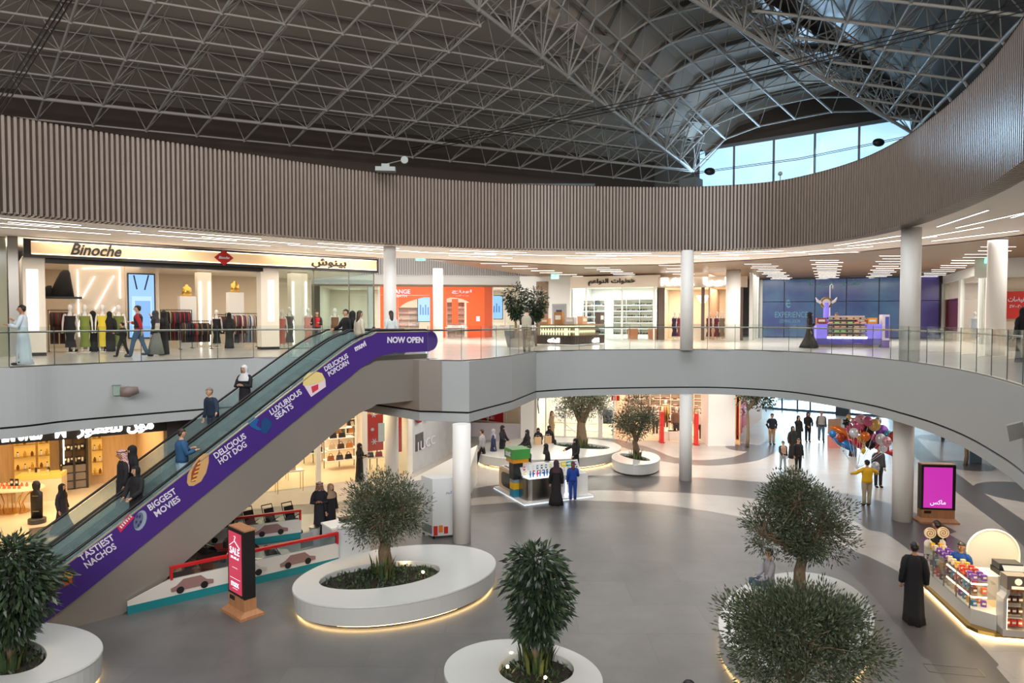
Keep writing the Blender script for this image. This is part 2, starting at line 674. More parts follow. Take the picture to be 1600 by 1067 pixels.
struct(fa.build('wall_fascia', [M_fas, M_shadow]))
# the angular metal-clad front of the escalator landing is part of the escalator (below)

# glass balustrade on the slab edge
def balustrade(path, name, label, step=1.15, skip=None):
    root = thing(name, label, 'railing')
    P = offset(path, -0.07, False)
    rs = resample(P, step, False)
    pts = [r[0] for r in rs]
    for a, b in zip(pts, pts[1:]):
        d = (b - a).normalized()
        n = Vector((-d.y, d.x, 0)) * 0.006
        a2, b2 = a + d * 0.012, b - d * 0.012
        MB().prism([a2 - n, b2 - n, b2 + n, a2 + n], F2 - 0.05, F2 + 1.12).build('glass_panel', M_rail, root)
    for a in pts:
        MB().box((a.x, a.y, F2 + 0.53), (0.014, 0.014, 1.17)).build('panel_joint', C('glass_edge_green', 52, 66, 62, 0.3), root)
    H = offset(pts, -0.06, False)
    hr = MB()
    hr.tube([(p.x, p.y, F2 + 0.98) for p in H], 0.028, 8)
    hr.build('handrail', M_steel, root, smooth=True)
    for i in range(1, len(pts), 2):
        MB().tube([(pts[i].x, pts[i].y, F2 + 0.9), (H[i].x, H[i].y, F2 + 0.93), (H[i].x, H[i].y, F2 + 0.97)], 0.01, 5).build('bracket', M_steel, root)
    sh = MB()
    for off, z0, z1 in ((0, 0, 0),):
        A, B = offset(pts, -0.05, False), offset(pts, 0.05, False)
        for i in range(len(pts) - 1):
            sh.prism([A[i], A[i + 1], B[i + 1], B[i]], F2, F2 + 0.035)
    sh.build('base_channel', M_steel, root)
    return root
balustrade(LP[24:] + [Vector((-5.35, 24.3, 0))], 'glass_railing', 'glass railing with steel handrail along the balcony edge before the lit clothes shop')
balustrade([Vector(land[1]) + Vector((0.25, 0, 0)), Vector(land[2]), Vector(land[3])] + RP[:len(RP) - 16], 'glass_railing', 'curved glass railing with steel handrail sweeping from escalator landing round the balcony')

# ---- drum of vertical timber slats
dr = MB()
fascia(dr, DRUM, CL, DT, 1, -0.06)
for p, t in resample(offset(DRUM, -0.03, False), 0.142, False):
    dr.box((p.x, p.y, (CL + DT) / 2), (0.074, 0.07, DT - CL), math.atan2(t.y, t.x), 0)
# slats wrap under the drum
for p, t in resample(offset(DRUM, -0.28, False), 0.142, False):
    dr.box((p.x, p.y, CL + 0.02), (0.074, 0.5, 0.05), math.atan2(t.y, t.x), 0)
ledge(dr, DRUM, 0.0, -0.55, CL + 0.05, 1)
ledge(dr, DRUM, 0.02, -0.6, DT, 1)
fascia(dr, DRUM, DT - 2.6, DT, 1, -0.5)
struct(dr.build('wall_drum', [M_slat, M_slatback]))

# ---- upper ceiling: white band, wood field, second void over the orange shop
V2 = [atz(560, 403, CL), atz(662, 403.5, CL), atz(862, 432, CL), (2.7, 55, 0), (-16, 55, 0), (-16.5, 40, 0)]
V2 = [(p[0], p[1]) for p in V2]
ce = MB()
dh = [(p.x, p.y) for p in offset(DRUM, -0.55, False)]
dh[0] = (-13.9, -15.9)
dh[-1] = (8.6, -15.9)
polyfill(ce, OUTER, [dh, V2], CL, 0, False)
fascia(ce, offset(DRUM, -0.55, False), CL - 0.0, CL + 0.06, 0)
struct(ce.build('ceiling_upper', [M_ceil]))
WL = [atz(664, 404, CL), atz(760, 408, CL), atz(900, 414, CL), atz(1030, 413, CL), atz(1165, 406, CL), atz(1300, 397, CL), atz(1400, 387, CL), atz(1500, 378, CL), atz(1600, 366, CL), (28.5, 22, CL), (28.5, 62, CL), (3.3, 62, CL), (3.0, 50, CL)]
cw = MB()
polyfill(cw, [(p[0], p[1]) for p in WL], [], CL - 0.03, 0, False)
struct(cw.build('ceiling_wood', [M_wood]))
# second void
vv = MB()
n = len(V2)
ring = [Vector((p[0], p[1], 0)) for p in V2]
for a, b in zip(ring, ring[1:] + ring[:1]):
    vv.quad((a.x, a.y, CL), (b.x, b.y, CL), (b.x, b.y, 13.5), (a.x, a.y, 13.5), 0)
vv.quad(*[(p[0], p[1], 13.5) for p in ((-17, 33), (4, 33), (4, 56), (-17, 56))], 0)
struct(vv.build('wall_void', [M_white]))
# outer enclosure
ow = MB()
for a, b in (((-40, -16), (-40, 62)), ((-40, 62), (13.5, 62)), ((31, 62), (34, 62)), ((34, 62), (34, -16))):
    ow.quad((a[0], a[1], 0), (b[0], b[1], 0), (b[0], b[1], SOF), (a[0], a[1], SOF))
for a, b in (((-40, -16), (-40, 62)), ((-40, 62), (34, 62)), ((34, 62), (34, -16)), ((34, -16), (-40, -16))):
    ow.quad((a[0], a[1], SOF), (b[0], b[1], SOF), (b[0], b[1], CL), (a[0], a[1], CL))
ow.quad((-40, -16, 0), (34, -16, 0), (34, -16, SOF), (-40, -16, SOF))
struct(ow.build('wall_outer', [M_white]))
bw = MB()
for a, b in (((60, -16), (-60, -16)), ((-60, -16), (-60, 80)), ((-60, 80), (60, 80)), ((60, 80), (60, -16))):
    bw.quad((a[0], a[1], CL), (b[0], b[1], CL), (b[0], b[1], 34), (a[0], a[1], 34))
struct(bw.build('wall_upper', [C('roof_wall_dark', 74, 62, 54, 0.8)]))

# ---- columns
def col_at(x, y, z0, z1, r):
    mb = MB()
    mb.lathe([(r, z0), (r, z1)], (x, y, 0), 32)
    o = mb.build('column', M_col)
    for p in o.data.polygons:
        p.use_smooth = len(p.vertices) == 4
    return struct(o)
def colf(u, y, z0, z1, r):
    p = aty(u, 500, y)
    return col_at(p.x, y, z0, z1, r)
colf(609.5, 27.9, F2, CL, 0.255)
colf(611, 27.9, 0, SOF, 0.275)
colf(684.5, 40.0, F2, CL, 0.29)
colf(687, 38.0, 0, SOF, 0.26)
p720 = atz(720.5, 851, 0.0)
col_at(p720.x, p720.y + 0.3, 0, SOF, 0.285)
colf(1073, 29.55, F2, CL, 0.275)
colf(1073, 29.55, 0, SOF, 0.27)
colf(1421.5, 22.3, F2, CL, 0.30)
p = atz(1416, 816, 0)
col_at(p.x, p.y + 0.25, 0, SOF, 0.325)
colf(1145, 41.0, F2, CL, 0.42)
colf(1556, 25.2, F2, CL, 0.31)
q = MB()
q.box((aty(1129, 500, 37.5).x, 38.2, SOF / 2), (1.48, 1.48, SOF))
struct(q.build('column', M_col))
q = MB()
q.box((aty(824, 500, 38).x, 38.3, SOF / 2), (0.75, 0.75, SOF))
struct(q.build('column', M_col))
# ================================================================== ROOF: space frame, cladding, clerestory
K = 1.45
M_frame = C('frame_paint', 156, 151, 143, 0.5)
M_clad = mat('roof_cladding', srgb(160, 148, 136), 0.75, noise=0.12, nscale=0.25)
M_cladm = mat('roof_corrugated', srgb(112, 110, 108), 0.3, metal=0.3)
_n = M_cladm.node_tree
_w = _n.nodes.new('ShaderNodeTexWave')
_w.inputs['Scale'].default_value = 1.6
_tc = _n.nodes.new('ShaderNodeTexCoord')
_b = _n.nodes.new('ShaderNodeBump')
_b.inputs['Strength'].default_value = 0.6
_n.links.new(_tc.outputs['Object'], _w.inputs['Vector'])
_n.links.new(_w.outputs['Fac'], _b.inputs['Height'])
_n.links.new(_b.outputs['Normal'], _n.nodes['Principled BSDF'].inputs['Normal'])

def KP(x, y, z):
    return Vector((x * K, y * K, CAMZ + (z - CAMZ) * K))
fr = MB()
def bar(a, b, r, n=6):
    fr.tube([a, b], r, n, cap=False)
def node(p, r=0.11):
    fr.ball(p, r, 6, 4)
# bay over the clothes shop: tilted double-layer grid
P0 = KP(-15.8, 23.3, 14.42)
e1 = Vector((0.911, 0.411, 0)) * 1.72 * K
d1 = Vector((1.08, -1.20, 0.34)) * K
nn = e1.cross(d1).normalized()
if nn.z < 0:
    nn = -nn
A0 = KP(9.05, 34.5, 14.42)
A1 = KP(0.0, 22.15, 16.1)
B0 = KP(17.4, 30.0, 15.1)
B1 = KP(4.9, 21.0, 17.0)
def side(p, a, b):
    return (b.x - a.x) * (p.y - a.y) - (b.y - a.y) * (p.x - a.x)
def in1(p):
    return side(p, A0, A1) < 8
def in3(p):
    return side(p, B0, B1) > -8
def grid(P, e, d, i0, i1, j0, j1, ok, rt, rc, dep=1.15 * K, chord=0.085):
    nrm = e.cross(d).normalized()
    if nrm.z < 0:
        nrm = -nrm
    L = {}
    T = {}
    for i in range(i0, i1 + 1):
        for j in range(j0, j1 + 1):
            q = P + e * i + d * j
            if ok(q) and q.y > -14:
                L[i, j] = q
    for (i, j), q in list(L.items()):
        t = q + (e + d) * 0.5 + nrm * dep
        T[i, j] = t
    for (i, j), q in L.items():
        if (i + 1, j) in L:
            bar(q, L[i + 1, j], rc)
        if (i, j + 1) in L:
            bar(q, L[i, j + 1], rt)
        for di, dj in ((0, 0), (-1, 0), (0, -1), (-1, -1)):
            if (i + di, j + dj) in T:
                bar(q, T[i + di, j + dj], 0.027, 5)
        node(q)
    for (i, j), q in T.items():
        if (i + 1, j) in T:
            bar(q, T[i + 1, j], 0.03, 4)
        if (i, j + 1) in T:
            bar(q, T[i, j + 1], 0.03, 4)
    return L, T, nrm
L1, T1, n1 = grid(P0, e1, d1, -9, 17, -1, 16, in1, 0.062, 0.052)
# eave chord and its struts down to the drum
bar(P0 - e1 * 9, A0, 0.09, 8)
# bay on the far right
e3 = (KP(13.6, 18.1, 15.1) - KP(17.4, 30.0, 15.1))
e3 = e3.normalized() * 1.72 * K
d3 = Vector((-1.30, 0.42, 0.36)) * K
L3, T3, n3 = grid(B0, e3, d3, 0, 13, 0, 9, in3, 0.07, 0.06)
for k in range(0, 13):
    bar(B0 + e3 * k, B0 + e3 * (k + 1), 0.1, 8)
    bar(B0 + e3 * k, B0 + e3 * (k + 0.5) + Vector((0.6, 0.2, -1.6)), 0.06)
# groins
for a, b in ((A0, A1), (B0, B1)):
    d = (b - a)
    up = Vector((0, 0, 1.35 * K))
    sdir = Vector((-d.y, d.x, 0)).normalized()
    N = 11
    pts = [a + d * (k / (N - 2.0)) for k in range(N + 4)]
    for p, q in zip(pts, pts[1:]):
        bar(p, q, 0.10, 8)
        tp = (p + q) / 2 + up
        for s in (-1, 1):
            w = tp + sdir * s * 0.9 * K
            bar(p, w, 0.05)
            bar(q, w, 0.05)
            bar(w, w + (q - p), 0.055)
        bar(tp + sdir * 0.9 * K, tp - sdir * 0.9 * K, 0.04)
        node(p, 0.14)
# gable bay: arches spanning from groin to groin over the clerestory
NA, NT = 9, 6
arch = {}
for s in range(NA + 3):
    a = A0 + (A1 - A0) * (s / NA)
    b = B0 + (B1 - B0) * (s / NA)
    h = 2.0 * K * (1 + 0.06 * s)
    for t in range(NT + 1):
        tt = t / NT
        q = a.lerp(b, tt) + Vector((0, 0, h * (1 - (2 * tt - 1) ** 4) * 0.8))
        arch[s, t, 0] = q
        a2 = A0 + (A1 - A0) * ((s + 0.5) / NA)
        b2 = B0 + (B1 - B0) * ((s + 0.5) / NA)
        t2 = (t + 0.5) / NT
        arch[s, t, 1] = a2.lerp(b2, min(1, t2)) + Vector((0, 0, h * max(0, 1 - (2 * t2 - 1) ** 4) * 0.8 + 1.0 * K))
for s in range(NA + 3):
    for t in range(NT + 1):
        if t < NT:
            bar(arch[s, t, 0], arch[s, t + 1, 0], 0.06)
            bar(arch[s, t, 1], arch[s, t + 1, 1], 0.04, 5) if t < NT - 1 else None
        if s < NA + 2:
            bar(arch[s, t, 0], arch[s + 1, t, 0], 0.075)
            if t < NT:
                bar(arch[s, t, 1], arch[s + 1, t, 1], 0.04, 5)
        for ds, dt in ((0, 0), (-1, 0), (0, -1), (-1, -1)):
            k = (s + ds, t + dt, 1)
            if k in arch and k[1] < NT:
                bar(arch[s, t, 0], arch[k], 0.028, 5)
        node(arch[s, t, 0], 0.1)
struct(fr.build('roof_space_frame', M_frame, smooth=True))
# tie rods across the atrium
for (a, b, nm) in ((aty(-60, 262, 16), aty(120, -25, 9), 0), ):
    tr = MB()
    for k in (-0.12, 0.0, 0.12):
        tr.tube([a + Vector((k, 0, 0)), b + Vector((k * 0.6, 0, 0))], 0.012, 5)
    tag(tr.build('cable', M_black), 'dark cable bundle slung under the roof in the upper left corner', 'cable')
for (pa, pb, lab, w) in ((aty(640, 232, 44), aty(1640, -6, 24), 'long black cables crossing under the whole roof', 0.16), (aty(1080, 270, 47), aty(1440, 208, 42), 'black tension cable with round clamps in front of the clerestory window', 0.1)):
    tr = MB()
    for k in (0, 1, 2) if w > 0.12 else (0, 1):
        o = Vector((0, 0, -k * w))
        mid = (pa + pb) / 2 + Vector((0, 0, -0.25))
        tr.tube([pa + o, mid + o, pb + o], 0.022, 5)
    root = thing('cable', lab, 'cable')
    tr.build('strand', M_black, root)
    if w < 0.12:
        for f in (0.09, 0.83):
            c = pa.lerp(pb, f) + Vector((0, 0, -0.12))
            cl = MB()
            cl.ball(c, 0.32, 12, 8, sc=(1.2, 0.6, 0.8))
            cl.build('clamp', M_black, root, smooth=True)
# cladding above the frame
cl = MB()
def sheet(P, e, d, nrm, dep, i0, i1, j0, j1, ok, mi):
    for i in range(i0, i1):
        for j in range(j0, j1):
            q = P + e * i + d * j
            if not ok(q + (e + d) * 0.5):
                continue
            o = nrm * dep
            cl.quad(q + o, q + e + o, q + e + d + o, q + d + o, mi)
            # purlin upstand
            w = q + o - nrm * 0.02
            cl.slabquad(w, w + e, w + e - nrm * 0.16, w - nrm * 0.16, 0.1, 2)
sheet(P0 - d1 * 2, e1, d1, n1, 1.75 * K, -12, 22, 0, 22, lambda p: side(p, A0, A1) < 22 and p.y > -16, 0)
sheet(B0 - d3, e3, d3, n3, 1.5 * K, -2, 15, 0, 12, lambda p: side(p, B0, B1) > -22, 1)
for s in range(-1, NA + 3):
    for t in range(NT):
        def SP(s, t):
            a = A0 + (A1 - A0) * (s / NA)
            b = B0 + (B1 - B0) * (s / NA)
            tt = t / NT
            return a.lerp(b, tt) + Vector((0, 0, 2.0 * K * (1 + 0.06 * s) * (1 - (2 * tt - 1) ** 4) * 0.8 + 1.45 * K))
        cl.quad(SP(s, t), SP(s, t + 1), SP(s + 1, t + 1), SP(s + 1, t), 1 if t > 3 else 0)
        a_, b_ = SP(s, t), SP(s, t + 1)
        cl.slabquad(a_, b_, b_ - Vector((0, 0, 0.3)), a_ - Vector((0, 0, 0.3)), 0.14, 2)
# unseen lid added high above everything to shut out the sky
cl.quad((-60, -20, 34), (60, -20, 34), (60, 80, 34), (-60, 80, 34), 0)
struct(cl.build('roof', [M_clad, M_cladm, C('purlin_dark', 104, 96, 88, 0.8)]))
# walls that carry the roof, behind the drum
M_dark = C('roof_wall_dark', 74, 62, 54, 0.8)
rw = MB()
def wall(a, b, z0, z1, mi=0):
    rw.quad((a[0], a[1], z0), (b[0], b[1], z0), (b[0], b[1], z1), (a[0], a[1], z1), mi)
ea, eb = P0 - e1 * 11, A0
off = Vector((-0.411, 0.911, 0)) * 4.6
wall(ea + off, eb + off, 13.55, 21)
wall(B0 + Vector((2.6, -.8, 0)) - e3 * 0.5, B0 + e3 * 14 + Vector((2.6, -.8, 0)), 9.9, 22)
# clerestory wall with window
WA, WB = aty(1089, 300, 38 * K / 1.0 * 0.98), None
yA = 36.5 * K
yB = 30.2 * K
WA = Vector(((1090 - 800) / F * yA, yA, 0))
WB = Vector(((1435 - 800) / F * yB, yB, 0))
PW = Plane((WA.x, WA.y), (WB.x, WB.y))
_, zt = PW.hit(1092, 235)
_, zb = PW.hit(1092, 294.5)
zb -= 0.6
tL = PW.hit(1092, 250)[0]
tR = PW.hit(1424, 200)[0]
PW.box(rw, tL - 7.5, tL, 0, 0.4, 9.9, zt + 4, 1)
PW.box(rw, tL - 0.4, tR + 6, 0, 0.4, zt, zt + 7, 0)
PW.box(rw, tL - 0.4, tR + 6, 0, 0.4, 9.9, zb, 0)
PW.box(rw, tR, tR + 6, 0, 0.4, zb, zt, 0)
rw.box((WA.x - 1.0, WA.y - 1.5, (9.9 + zb + 1) / 2), (1.3, 1.3, zb + 1 - 9.9), PW.rz, 1)
rw.box((WB.x - 0.2, WB.y - 1.6, (9.9 + zb + 1.4) / 2), (1.6, 1.3, zb + 1.4 - 9.9), PW.rz, 1)
struct(rw.build('wall_roof', [M_dark, C('plaster_grey', 120, 120, 116, 0.8)]))
wf = MB()
gp = MB()
ts = [PW.hit(u, 250)[0] for u in (1092, 1147, 1209, 1273, 1342, 1426)]
for t in ts:
    PW.box(wf, t - 0.07, t + 0.07, -0.05, 0.12, zb, zt)
for z in (zb, zt):
    PW.box(wf, ts[0] - 0.1, ts[-1] + 0.1, -0.1, 0.12, z - 0.12, z + 0.12)
for a, b in zip(ts, ts[1:]):
    PW.box(gp, a + 0.07, b - 0.07, 0.02, 0.04, zb + 0.12, zt - 0.12)
w = struct(wf.build('window_1', C('window_frame_grey', 120, 122, 122, 0.5)))
M_sky = mat('frosted_daylight_glass', (0.7, 0.85, 0.95), 0.3, emis=(0.45, 0.78, 1.0), est=0.85)
_n = M_sky.node_tree
_tc = _n.nodes.new('ShaderNodeTexCoord')
_no = _n.nodes.new('ShaderNodeTexNoise')
_no.inputs['Scale'].default_value = 0.35
_mx = _n.nodes.new('ShaderNodeMix')
_mx.data_type = 'RGBA'
_mx.inputs[6].default_value = (0.20, 0.55, 0.92, 1)
_mx.inputs[7].default_value = (0.60, 0.88, 1.0, 1)
_n.links.new(_tc.outputs['Object'], _no.inputs['Vector'])
_n.links.new(_no.outputs['Fac'], _mx.inputs[0])
_n.links.new(_mx.outputs[2], _n.nodes['Principled BSDF'].inputs['Emission Color'])
gp.build('pane', M_sky, w)
area('daylight_clerestory_right', PW.P((tL + tR) / 2, -0.5, (zb + zt) / 2), look(PW.P((tL + tR) / 2, 0, 16), (10, 14, 11)), 15, 2.6, 1500, (0.45, 0.72, 1.0))
# white rooflight box lamp on the drum edge
# ================================================================== CEILING LIGHTS
M_led = glow('led_strip', (1.0, 0.93, 0.86), 6.0)
M_trim = C('lamp_housing', 225, 222, 218, 0.5)
def lamp_mesh(L, w=0.032):
    a = MB()
    a.box((0, 0, 0), (L + 0.04, w + 0.03, 0.014))
    b = MB()
    b.box((0, 0, -0.006), (L, w, 0.012))
    return a.mesh('housing', M_trim), b.mesh('diffuser', M_led)
LM = {}
def ceiling_light(x, y, z, rz, L, label, group):
    k = round(L, 1)
    if k not in LM:
        LM[k] = lamp_mesh(k)
    t = thing('ceiling_light', label, 'ceiling light', (x, y, z), rz, group)
    place(LM[k][0], 'housing', t)
    place(LM[k][1], 'diffuser', t)
rnd = random.Random(3)
bandlab = 'slim linear ceiling light in the white ceiling band beside the slatted drum'
for off_, ph, L in ((1.2, 0.0, 3.4), (2.0, 2.4, 3.6), (2.5, 0.6, 3.6), (3.5, 3.3, 3.2)):
    path = offset(DRUM[14:170], -off_, False)
    for k, (p, t) in enumerate(resample(path, 5.6, False)):
        q = p + t * ph
        if -22 < q.x < 22 and q.y > 8:
            ceiling_light(q.x, q.y, CL - 0.012, math.atan2(t.y, t.x), L, bandlab, 'linear lights in the white ceiling band')
woodlab = 'short linear light in the timber ceiling, one rung of a ladder of lights'
for gi, (u0, v0, w0, u1, v1, w1, n) in enumerate(((1184, 411, 33, 1224, 438, 26, 13), (1288, 405, 44, 1290, 437.5, 32, 15), (1398, 398, 44, 1366, 435, 34, 13), (1560, 383.5, 62, 1444, 433, 34, 14), (772, 410, 36, 895, 430.5, 30, 7), (933, 417, 38, 975, 427.5, 34, 5), (1050, 413, 34, 1062, 427, 28, 4))):
    a, b = atz(u0, v0, CL), atz(u1, v1, CL)
    for k in range(n):
        q = a.lerp(b, k / (n - 1))
        ceiling_light(q.x + (0.25 if k % 2 else 0), q.y, CL - 0.045, 0, 1.4, woodlab, 'ladder lights in the timber ceiling')
# general light of the upper level, given by its ceiling lights
for (x, y, sx, sy, pw) in ((-16, 26, 8, 3, 160), (-8, 31, 8, 3, 170), (2, 38, 10, 6, 420), (12, 36, 8, 6, 320), (21, 38, 8, 8, 420), (20, 26, 5, 8, 200), (-5, 42, 8, 8, 380), (15, 46, 8, 6, 300)):
    area('upper_ceiling_glow', (x, y, CL - 0.06), (0, 0, 0), sx, sy, pw * 1.75, NEUT)
for (x, y, sx, sy, pw, c) in ((-16, 21, 8, 3, 110, WARM), (-9, 27, 8, 3, 150, WARM), (-2, 31, 8, 4, 220, NEUT), (6, 34, 9, 5, 330, NEUT), (14, 34, 8, 7, 330, NEUT), (18, 26, 6, 8, 200, NEUT), (19, 45, 10, 8, 300, COOL), (5, 42, 12, 3, 150, WARM)):
    area('lower_ceiling_glow', (x, y, SOF - 0.03), (0, 0, 0), sx, sy, pw, c)
# green running-man exit signs hung from the ceiling
M_exit = glow('exit_green', (0.1, 0.8, 0.45), 1.6)
def exit_sign(u, v, z=CL, y=None, h=0.32, hang=0.5, label=''):
    y = y or atz(u, v, z).y
    p = aty(u, v, y)
    t = thing('exit_sign', label, 'exit sign', (p.x, p.y, p.z), 0)
    a = MB()
    a.box((0, 0, 0), (0.5, 0.06, h))
    a.build('sign_box', M_exit, t)
    b = MB()
    b.box((0.02, -0.035, 0), (0.07, 0.01, 0.16))
    b.ball((0.05, -0.035, 0.11), 0.035, 8, 6)
    b.tube([(0.02, -0.035, -0.06), (-0.07, -0.035, -0.13)], 0.018, 5)
    b.tube([(0.04, -0.035, -0.06), (0.1, -0.035, -0.12)], 0.018, 5)
    b.box((-0.15, -0.035, 0), (0.08, 0.01, 0.05))
    b.build('running_figure', C('sign_white', 240, 245, 240, 0.5), t)
    c = MB()
    c.tube([(-0.2, 0, h / 2), (-0.2, 0, CL - p.z)], 0.01, 5)
    c.tube([(0.2, 0, h / 2), (0.2, 0, CL - p.z)], 0.01, 5)
    c.build('hanger', M_steel, t)
exit_sign(657, 402.5, y=36, label='green exit sign hanging nearest the slatted drum, above the escalator landing')
exit_sign(794, 420, y=43, label='green exit sign hanging above the twin indoor ficus trees')
exit_sign(867, 432, y=44, label='green exit sign above the grey service door')
exit_sign(1547, 406, y=33, label='green exit sign beside the round column at the red poster shop')
# ================================================================== ESCALATORS
M_purple = C('banner_purple', 66, 34, 122, 0.5)
M_truss = mat('truss_cladding', srgb(158, 150, 142), 0.36, metal=0.45, noise=0.04, nscale=0.5)
M_hand = C('handrail_rubber', 14, 14, 15, 0.35)
M_escglass = glass('escalator_glass', (0.86, 0.94, 0.94), 0.5)
_n = M_escglass.node_tree
_o = _n.nodes['Material Output']
_p = _o.inputs[0].links[0].from_socket
_d = _n.nodes.new('ShaderNodeBsdfDiffuse')
_d.inputs[0].default_value = srgb(176, 198, 198) + (1,)
_m = _n.nodes.new('ShaderNodeMixShader')
_m.inputs[0].default_value = 0.22
_n.links.new(_p, _m.inputs[1])
_n.links.new(_d.outputs[0], _m.inputs[2])
_n.links.new(_m.outputs[0], _o.inputs[0])
M_step = C('step_grey', 60, 62, 64, 0.4, metal=0.6)
EO = Vector((-10.3, 15.05, 0))
EE = Vector((0.70, 0.714, 0)).normalized()
EN = Vector((-EE.y, EE.x, 0))
SL = 0.654
T0, T1 = -0.4, 7.55
def hz(t):
    """height of the handrail at run t"""
    if t < T0 - 0.6:
        return 1.02
    if t > T1 + 0.9:
        return 6.63
    z = 1.3 + SL * t
    lo, hi = 1.02, 6.63
    # smooth knees
    k = 0.10
    z = lo + (z - lo + math.sqrt((z - lo) ** 2 + k)) / 2
    z = hi - (hi - z + math.sqrt((hi - z) ** 2 + k)) / 2
    return z
def EP(t, n, z):
    q = EO + EE * t + EN * n
    return Vector((q.x, q.y, z))
TS = [-3.2 + 0.2 * i for i in range(0, 72)]
TE = 10.7
TS = [t for t in TS if t < TE] + [TE]
def band(mb, n, f0, f1, th=0.03, mi=0, ts=TS):
    """vertical ribbon along the escalator between heights f0(t) and f1(t)"""
    for a, b in zip(ts, ts[1:]):
        v = [EP(a, n, f0(a)), EP(b, n, f0(b)), EP(b, n, f1(b)), EP(a, n, f1(a))]
        w = [p + EN * th for p in v]
        mb.add(v + w, [(0, 1, 2, 3), (7, 6, 5, 4), (3, 2, 6, 7), (0, 4, 5, 1), (0, 3, 7, 4), (1, 5, 6, 2)], mi)
def escalator(n0, label, banner):
    root = thing('escalator', label, 'escalator', (EO.x, EO.y, 0))
    off = -EO
    def done(mb, name, m, par=root, smooth=False):
        return mb.build(name, m, par, off, 0, smooth)
    Wd = 1.22
    for n in (n0, n0 + Wd):
        h = MB()
        pts = [EP(t, n, hz(t) + 0.01) for t in TS]
        # newel ends
        for k in range(1, 9):
            a = PI * k / 8
            pts.append(EP(TE + 0.32 * math.sin(a), n, 6.63 - 0.34 + 0.34 * math.cos(a) + 0.01))
        for k in range(1, 9):
            a = PI * k / 8
            pts.insert(0, EP(-3.2 - 0.32 * math.sin(a), n, 1.02 - 0.34 + 0.34 * math.cos(a) + 0.01))
        h.tube(pts, 0.033, 8)
        done(h, 'handrail', M_hand, smooth=True)
        g_ = MB()
        band(g_, n - 0.006, lambda t: hz(t) - 0.78, lambda t: hz(t) - 0.05, 0.012)
        done(g_, 'glass_balustrade', M_escglass)
        s = MB()
        band(s, n - 0.1, lambda t: hz(t) - 0.98, lambda t: hz(t) - 0.78, 0.2)
        done(s, 'skirt_panel', M_steel)
    st_ = MB()
    t = T0
    while t < T1 + 0.4:
        z = hz(t) - 0.93
        st_.box(EP(t, n0 + Wd / 2, z - 0.1), (0.405, Wd - 0.24, 0.2), math.atan2(EE.y, EE.x))
        t += 0.4
    done(st_, 'step', M_step)
    ld = MB()
    for a, b, z in ((-3.3, T0, 0.05), (T1 + 0.3, TE + 0.6, F2)):
        ld.box(EP((a + b) / 2, n0 + Wd / 2, z - 0.03), (b - a, Wd - 0.2, 0.08), math.atan2(EE.y, EE.x))
    done(ld, 'landing_plate', M_steel)
    return root, done
near, done = escalator(0.12, 'near escalator with purple cinema advertising banner along its side', True)
far, done2 = escalator(1.55, 'far escalator with clear glass sides, behind the one with the purple banner', False)
# truss cladding of the pair (belongs to the near one)
tr = MB()
def tb(t):
    if t < 1.45:
        return 0.0
    if t > T1 + 1.0:
        return 4.35 if t < 9.6 else 4.35
    return max(0.0, min(4.35, hz(t) - 2.28))
ttop = lambda t: max(hz(t) - 0.93, 0.02)
for a, b in zip(TS, TS[1:]):
    for nA, nB in ((-0.1, 2.95),):
        v = [EP(a, nA, tb(a)), EP(b, nA, tb(b)), EP(b, nA, ttop(b)), EP(a, nA, ttop(a)),
             EP(a, nB, tb(a)), EP(b, nB, tb(b)), EP(b, nB, ttop(b)), EP(a, nB, ttop(a))]
        tr.add(v, [(0, 1, 2, 3), (7, 6, 5, 4), (0, 4, 5, 1), (3, 2, 6, 7)])
v = [EP(TE, -0.1, 4.35), EP(TE, 2.95, 4.35), EP(TE, 2.95, 5.68), EP(TE, -0.1, 5.68)]
tr.add(v, [(0, 1, 2, 3)])
o = done(tr, 'truss_cladding', M_truss)
# metal clad landing head, running on to the white fascia
# banner
bn = MB()
bz0 = lambda t: max(hz(t) - 0.98, 0.03) if t < T1 + .6 else hz(t) - 0.78
NB = -0.14
band(bn, NB, lambda t: hz(t) - (0.98 - 0.28 * min(1, max(0, (t - 7.6) / 1.6))), lambda t: hz(t) - 0.03, 0.03, ts=[t for t in TS if t > -1.6])
cpts = [EP(TE + 0.32 * math.sin(PI * k / 12), NB, 6.63 - 0.35 + 0.33 * math.cos(PI * k / 12)) for k in range(13)]
o_ = len(bn.v)
bn.add(cpts + [p + EN * 0.03 for p in cpts], [tuple(range(13)), tuple(reversed(range(13, 26)))] + [(i, 13 + i, 14 + i, i + 1) for i in range(12)])
done(bn, 'advertising_banner', M_purple)
ln = MB()
band(ln, NB - 0.012, lambda t: hz(t) - 0.05, lambda t: hz(t) - 0.02, 0.06, ts=[t for t in TS if t > -1.6])
done(ln, 'banner_edge', C('edge_aluminium', 190, 180, 165, 0.4, metal=0.6))
